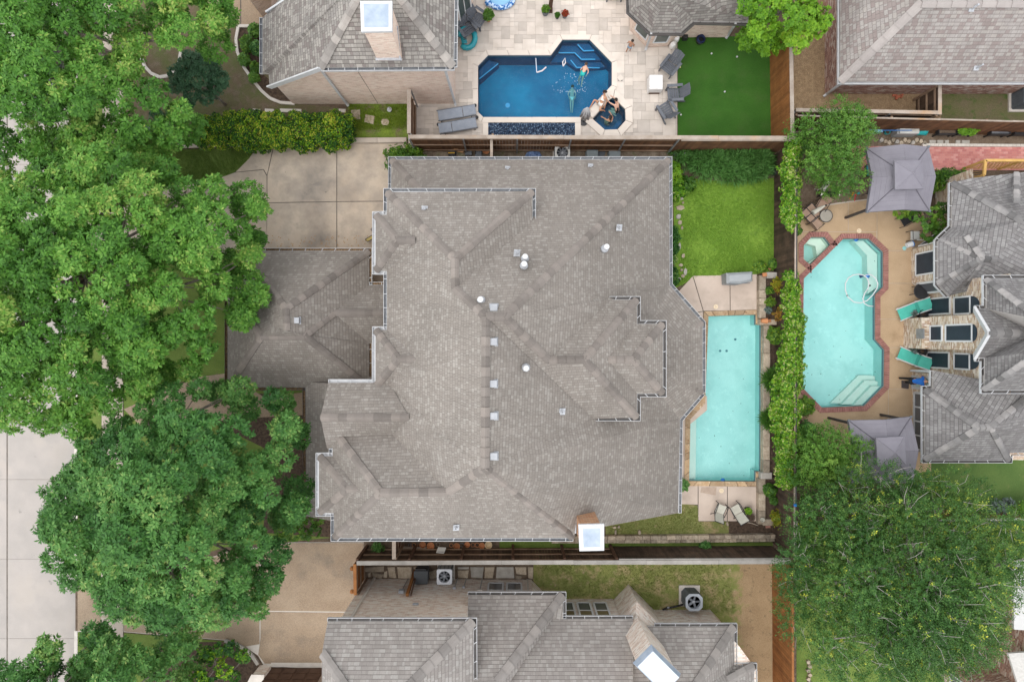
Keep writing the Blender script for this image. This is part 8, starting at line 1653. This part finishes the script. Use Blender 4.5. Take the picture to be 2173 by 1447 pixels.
def person(label, loc, rz, skin, pose, clothes=(), hair=hairm, s=1.0, rx=0.0, hairlong=0.0):
    """pose: pelvis, chest, neck, head, and per side sh, el, wr, hip, kn, an, toe, in metres about loc"""
    t = thing('person', label, 'person', loc); t.rotation_euler = (rx, 0, rz); t.scale = (s, s, s); p = {k: Vector(v) for k, v in pose.items()}; J = {}; E = []
    WL[t] = Vector((0, 0, 0))
    J['pelvis'] = (*p['pelvis'], .125); mid = p['pelvis'].lerp(p['chest'], .5); J['waist'] = (*mid, .115); J['chest'] = (*p['chest'], .135); J['neck'] = (*p['neck'], .052); hd = p['head'] - p['neck']; J['jaw'] = (*(p['neck'] + hd * .45), .066); J['head'] = (*p['head'], .088); J['crown'] = (*(p['head'] + hd.normalized() * .06), .07)
    E += [('pelvis', 'waist'), ('waist', 'chest'), ('chest', 'neck'), ('neck', 'jaw'), ('jaw', 'head'), ('head', 'crown')]
    for q in 'LR':
        J['sh' + q] = (*p['sh' + q], .055); J['el' + q] = (*p['el' + q], .040); J['wr' + q] = (*p['wr' + q], .027); E += [('chest', 'sh' + q), ('sh' + q, 'el' + q), ('el' + q, 'wr' + q)]
        hand(J, E, 'wr' + q, 'h' + q, p['wr' + q] - p['el' + q], (0, 0, 1) if abs((p['wr' + q] - p['el' + q]).normalized().z) < .9 else (0, 1, 0))
        J['hip' + q] = (*p['hip' + q], .088); J['kn' + q] = (*p['kn' + q], .056); cf = p['kn' + q].lerp(p['an' + q], .3); J['cf' + q] = (*cf, .054); J['an' + q] = (*p['an' + q], .034); J['to' + q] = (*p['to' + q], .026)
        E += [('pelvis', 'hip' + q), ('hip' + q, 'kn' + q), ('kn' + q, 'cf' + q), ('cf' + q, 'an' + q), ('an' + q, 'to' + q)]
    b = skin_mesh('body', J, E, 'pelvis', skin, t)
    f = p.get('face', Vector((0, -1, 0))).normalized(); u = hd.normalized(); f = (f - u * f.dot(u)).normalized(); sd = f.cross(u)
    m = MB(); c = p['head'] - f * .018 + u * .025; m.ball(c, .105, 1.0, 14, 9)
    if hairlong: m.tube([c - f * .05, c - f * .09 - u * hairlong * .5, c - f * .06 - u * hairlong], [.08, .075, .03], 10)
    m.obj('hair', hair, t, local=True, smooth=True)
    m = MB(); m.ball(p['head'] + f * .092 - u * .012, .018, 1.3, 8, 6); m.obj('nose', skin, t, local=True, smooth=True)
    for k in (-1, 1):
        m = MB(); m.ball(p['head'] + f * .080 + sd * k * .032 + u * .012, .012, 1, 8, 6); m.obj('eye', black_pl, t, local=True, smooth=True); m = MB(); m.ball(p['head'] + sd * k * .092 - u * .005, .024, 1.2, 8, 6); m.obj('ear', skin, t, local=True, smooth=True)
    m = MB(); m.ball(p['head'] + f * .082 - u * .052, .02, .4, 8, 6); m.obj('mouth', mk('lips', (.35, .12, .10), None), t, local=True, smooth=True)
    for nm, mt, parts, g in clothes:
        JJ = {k: (*J[k][:3], J[k][3] * g) for k in parts if k in J}
        for k, (a, bb, fr, r) in {q: v for q, v in parts.items() if isinstance(v, tuple)}.items(): JJ[k] = (*Vector(J[a][:3]).lerp(Vector(J[bb][:3]), fr), r)
        EE = [(a, bb) for a, bb in E if a in JJ and bb in JJ] + [(v[0], k) for k, v in parts.items() if isinstance(v, tuple) and v[0] in JJ]
        if len(JJ) > 1: skin_mesh(nm, JJ, EE, list(JJ)[0], mt, t)
    return t
sk_fair = skinmat('skin_fair', (.56, .34, .25)); sk_tan = skinmat('skin_tan', (.46, .25, .155)); sk_deep = skinmat('skin_olive', (.36, .19, .12))
def d_(*ks, **kw): r = {k: 1 for k in ks}; r.update(kw); return r
bikini_w = mk('white_swimsuit', (.70, .68, .64), None); suit_b = mk('black_swimsuit', (.015, .015, .018), None); trunks_t = mk('teal_trunks', (.03, .42, .40), None); shorts_b = mk('blue_shorts', (.20, .28, .36), None); shirt_b = mk('blue_shirt', (.015, .11, .42), (.02, .14, .48), 6, .8); pants_k = mk('black_trousers', (.015, .014, .014), None)
# woman lying on the ledge between pool and spa
person('woman in white bikini reclining on the ledge between pool and spa', P(1271, 222) + Vector((0, 0, .10)), 0, sk_tan, dict(pelvis=(.06, -.06, .13), chest=(.22, .22, .34), neck=(.25, .36, .50), head=(.22, .46, .62), face=(-.6, .1, .2), shL=(.10, .30, .42), elL=(.30, .10, .22), wrL=(.20, -.14, .06), shR=(.35, .24, .42), elR=(.42, .08, .22), wrR=(.32, -.18, .05), hipL=(-.02, .0, .13), knL=(-.32, .10, .38), anL=(-.55, -.26, .06), toL=(-.66, -.32, .05), hipR=(.12, -.10, .13), knR=(.02, -.42, .10), anR=(.30, -.34, -.15), toR=(.38, -.38, -.25)),
       [('swim_top', bikini_w, d_('chest', 'shL', tp=('chest', 'waist', .4, .132)), 1.05), ('swim_bottom', bikini_w, d_('pelvis', 'hipL', 'hipR'), 1.06)], hairlong=.10, s=.82)
person('woman in black swimsuit kneeling in the spa with arms stretched out', P(1306, 231) + Vector((0, 0, -.28)), 0, sk_fair, dict(pelvis=(.10, -.12, .14), chest=(.05, .12, .50), neck=(.0, .24, .66), head=(-.04, .34, .76), face=(-.6, .5, .1), shL=(-.10, .10, .58), elL=(-.34, .28, .48), wrL=(-.52, .50, .42), shR=(.12, .22, .58), elR=(-.02, .50, .52), wrR=(-.24, .66, .46), hipL=(.02, -.16, .14), knL=(-.36, -.02, .10), anL=(-.02, -.26, .04), toL=(.10, -.32, .03), hipR=(.18, -.10, .14), knR=(-.22, .12, .06), anR=(.12, -.10, -.05), toR=(.22, -.16, -.05)),
       [('swimsuit', suit_b, d_('pelvis', 'waist', 'hipL', 'hipR', 'chest'), 1.05)], hairlong=.0, s=.85)
person('person in dark swimsuit sitting in the spa with raised arms', P(1292, 254) + Vector((0, 0, -.62)), 0, sk_tan, dict(pelvis=(-.05, -.10, .15), chest=(.02, -.02, .55), neck=(.06, .06, .72), head=(.10, .14, .82), face=(.2, .9, .1), shL=(-.14, .02, .62), elL=(-.22, .10, .62), wrL=(-.34, .16, .66), shR=(.18, -.08, .62), elR=(.26, .18, .66), wrR=(.10, .42, .68), hipL=(-.12, -.06, .15), knL=(-.14, .26, .20), anL=(-.12, .30, -.15), toL=(-.12, .42, -.18), hipR=(.06, -.12, .15), knR=(.12, .22, .20), anR=(.10, .28, -.15), toR=(.12, .40, -.18)),
       [('swim_top', suit_b, d_('chest', 'shR', 'waist'), 1.06)], hairlong=.16, s=.8)
# swimmer in teal trunks
sw = dict(pelvis=(-.12, -.16, .05), chest=(.05, .16, .10), neck=(.08, .30, .16), head=(.10, .40, .18), face=(.1, .6, -.8), shL=(-.08, .24, .12), elL=(-.24, .12, .0), wrL=(-.26, -.10, -.02), shR=(.20, .16, .12), elR=(.26, -.06, .02), wrR=(.16, -.22, .0), hipL=(-.18, -.14, .05), knL=(-.34, -.42, -.18), anL=(-.30, -.62, -.40), toL=(-.30, -.70, -.46), hipR=(-.06, -.20, .05), knR=(-.12, -.52, -.16), anR=(-.16, -.78, -.34), toR=(-.18, -.88, -.38))
person('swimmer in teal trunks in the upper right of the blue pool', P(1240, 152, -.12), 0, sk_fair, sw, [('trunks', trunks_t, d_('pelvis', 'hipL', 'hipR', kl=('hipL', 'knL', .5, .10), kr=('hipR', 'knR', .5, .10)), 1.10)], hair=hair_br, s=.74)
person('pale swimmer gliding under water amid white splash', P(1214, 203, -.62), 0, skinmat('skin_wet', (.42, .34, .30)), dict(pelvis=(-.02, -.15, .0), chest=(.0, .30, .0), neck=(.0, .46, .0), head=(.02, .58, .0), face=(0, .1, -1), shL=(-.16, .34, .0), elL=(-.26, .10, -.02), wrL=(-.20, -.12, .0), shR=(.16, .34, .0), elR=(.26, .10, -.02), wrR=(.20, -.12, .0), hipL=(-.10, -.2, .0), knL=(-.10, -.62, -.02), anL=(-.08, -1.02, .0), toL=(-.08, -1.16, .0), hipR=(.07, -.2, .0), knR=(.05, -.62, -.02), anR=(.02, -1.02, .0), toR=(.02, -1.16, .0)), [('trunks', bikini_w, d_('pelvis', 'hipL', 'hipR'), 1.1)], hair=hair_br, s=.74)
def standing(bend=0.0, arm=0.0, step=.12):
    return dict(pelvis=(0, 0, .92), chest=(0, -.03 - bend, 1.28), neck=(0, -.04 - bend * 1.3, 1.46), head=(0, -.07 - bend * 1.6, 1.58), face=(0, -1, -.1), shL=(-.18, -.02 - bend, 1.38), elL=(-.25, .0 - bend, 1.10), wrL=(-.24, -.16 - bend - arm, .90), shR=(.18, -.02 - bend, 1.38), elR=(.25, .0 - bend, 1.10), wrR=(.24, -.16 - bend - arm, .92), hipL=(-.09, 0, .90), knL=(-.10, -step, .50), anL=(-.10, -step * .6, .08), toL=(-.10, -step * .6 - .15, .03), hipR=(.09, 0, .90), knR=(.10, -.02, .48), anR=(.10, step, .08), toR=(.10, step - .14, .03))
person('small child in blue shorts standing on the travertine patio', P(1332, 111) + Vector((0, 0, .036)), R(150), sk_deep, standing(.04, .05), [('shorts', shorts_b, d_('pelvis', 'hipL', 'hipR', kl=('hipL', 'knL', .6, .085), kr=('hipR', 'knR', .6, .085)), 1.08)], s=.66)
sp2 = standing(.26, .12, .20)
person('person in bright blue shirt and black trousers bending by the right house door', P(1912, 806) + Vector((0, 0, .033)), R(90), sk_tan, sp2, [('shirt', shirt_b, d_('waist', 'chest', 'shL', 'shR', 'pelvis', al=('shL', 'elL', .6, .058), ar=('shR', 'elR', .6, .058)), 1.14), ('trousers', pants_k, d_('pelvis', 'hipL', 'hipR', 'knL', 'knR', 'cfL', 'cfR', ll=('cfL', 'anL', .95, .05), lr=('cfR', 'anR', .95, .05)), 1.12)], s=.98)
def dog(label, loc, rz, mat, mat2=None, s=1.0, patches=()):
    t = thing('dog', label, 'dog', loc, rz); t.scale = (s, s, s); WL[t] = Vector((0, 0, 0)); J = dict(hips=(-.30, 0, .46, .10), belly=(-.06, 0, .44, .105), chest=(.20, 0, .44, .135), wither=(.27, 0, .50, .11), neck=(.38, 0, .60, .075), head=(.47, .02, .66, .078), muz=(.57, .03, .63, .045), nose=(.63, .035, .62, .03), t1=(-.42, 0, .50, .03), t2=(-.58, .05, .54, .022), t3=(-.70, .12, .60, .012))
    E = [('hips', 'belly'), ('belly', 'chest'), ('chest', 'wither'), ('wither', 'neck'), ('neck', 'head'), ('head', 'muz'), ('muz', 'nose'), ('hips', 't1'), ('t1', 't2'), ('t2', 't3')]
    for k, q in (('L', 1), ('R', -1)):
        J.update({'hl' + k: (-.31, q * .08, .40, .07), 'hk' + k: (-.24, q * .09, .27, .05), 'hh' + k: (-.36, q * .09, .14, .028), 'hf' + k: (-.34, q * .09, .03, .026), 'ht' + k: (-.27, q * .09, .02, .024), 'fs' + k: (.22, q * .09, .36, .06), 'fe' + k: (.18, q * .09, .26, .04), 'fw' + k: (.20, q * .09, .12, .026), 'ff' + k: (.21, q * .09, .03, .025), 'ft' + k: (.27, q * .09, .02, .023)})
        E += [('hips', 'hl' + k), ('hl' + k, 'hk' + k), ('hk' + k, 'hh' + k), ('hh' + k, 'hf' + k), ('hf' + k, 'ht' + k), ('chest', 'fs' + k), ('fs' + k, 'fe' + k), ('fe' + k, 'fw' + k), ('fw' + k, 'ff' + k), ('ff' + k, 'ft' + k)]
    skin_mesh('body', J, E, 'belly', mat, t)
    for q in (1, -1): m = MB(); m.tube([(.44, q * .05, .72), (.42, q * .10, .74), (.44, q * .13, .68)], [.03, .03, .008], 7); m.obj('ear', mat2 or mat, t, local=True, smooth=True)
    for (x, y, z, r) in patches: m = MB(); m.ball((x, y, z), r, .35, 12, 6); m.obj('coat_patch', mat2, t, local=True, smooth=True)
    return t
dw = mk('white_fur', (.66, .63, .58), (.72, .69, .64), 8, .9); dk = mk('black_fur', (.014, .013, .013), (.025, .024, .023), 8, .8)
dog('white dog with black patch on soil beside the feathery tree', P(1744, 398), R(235), dw, dk, 1.0, [(-.02, .0, .52, .07), (.46, .0, .70, .05)])
dog('black dog standing just below the white dog', P(1748, 415), R(-4), dk, dw, 1.0, [(-.70, .12, .60, .02)])
SC['note'] = ''
del SC['note']
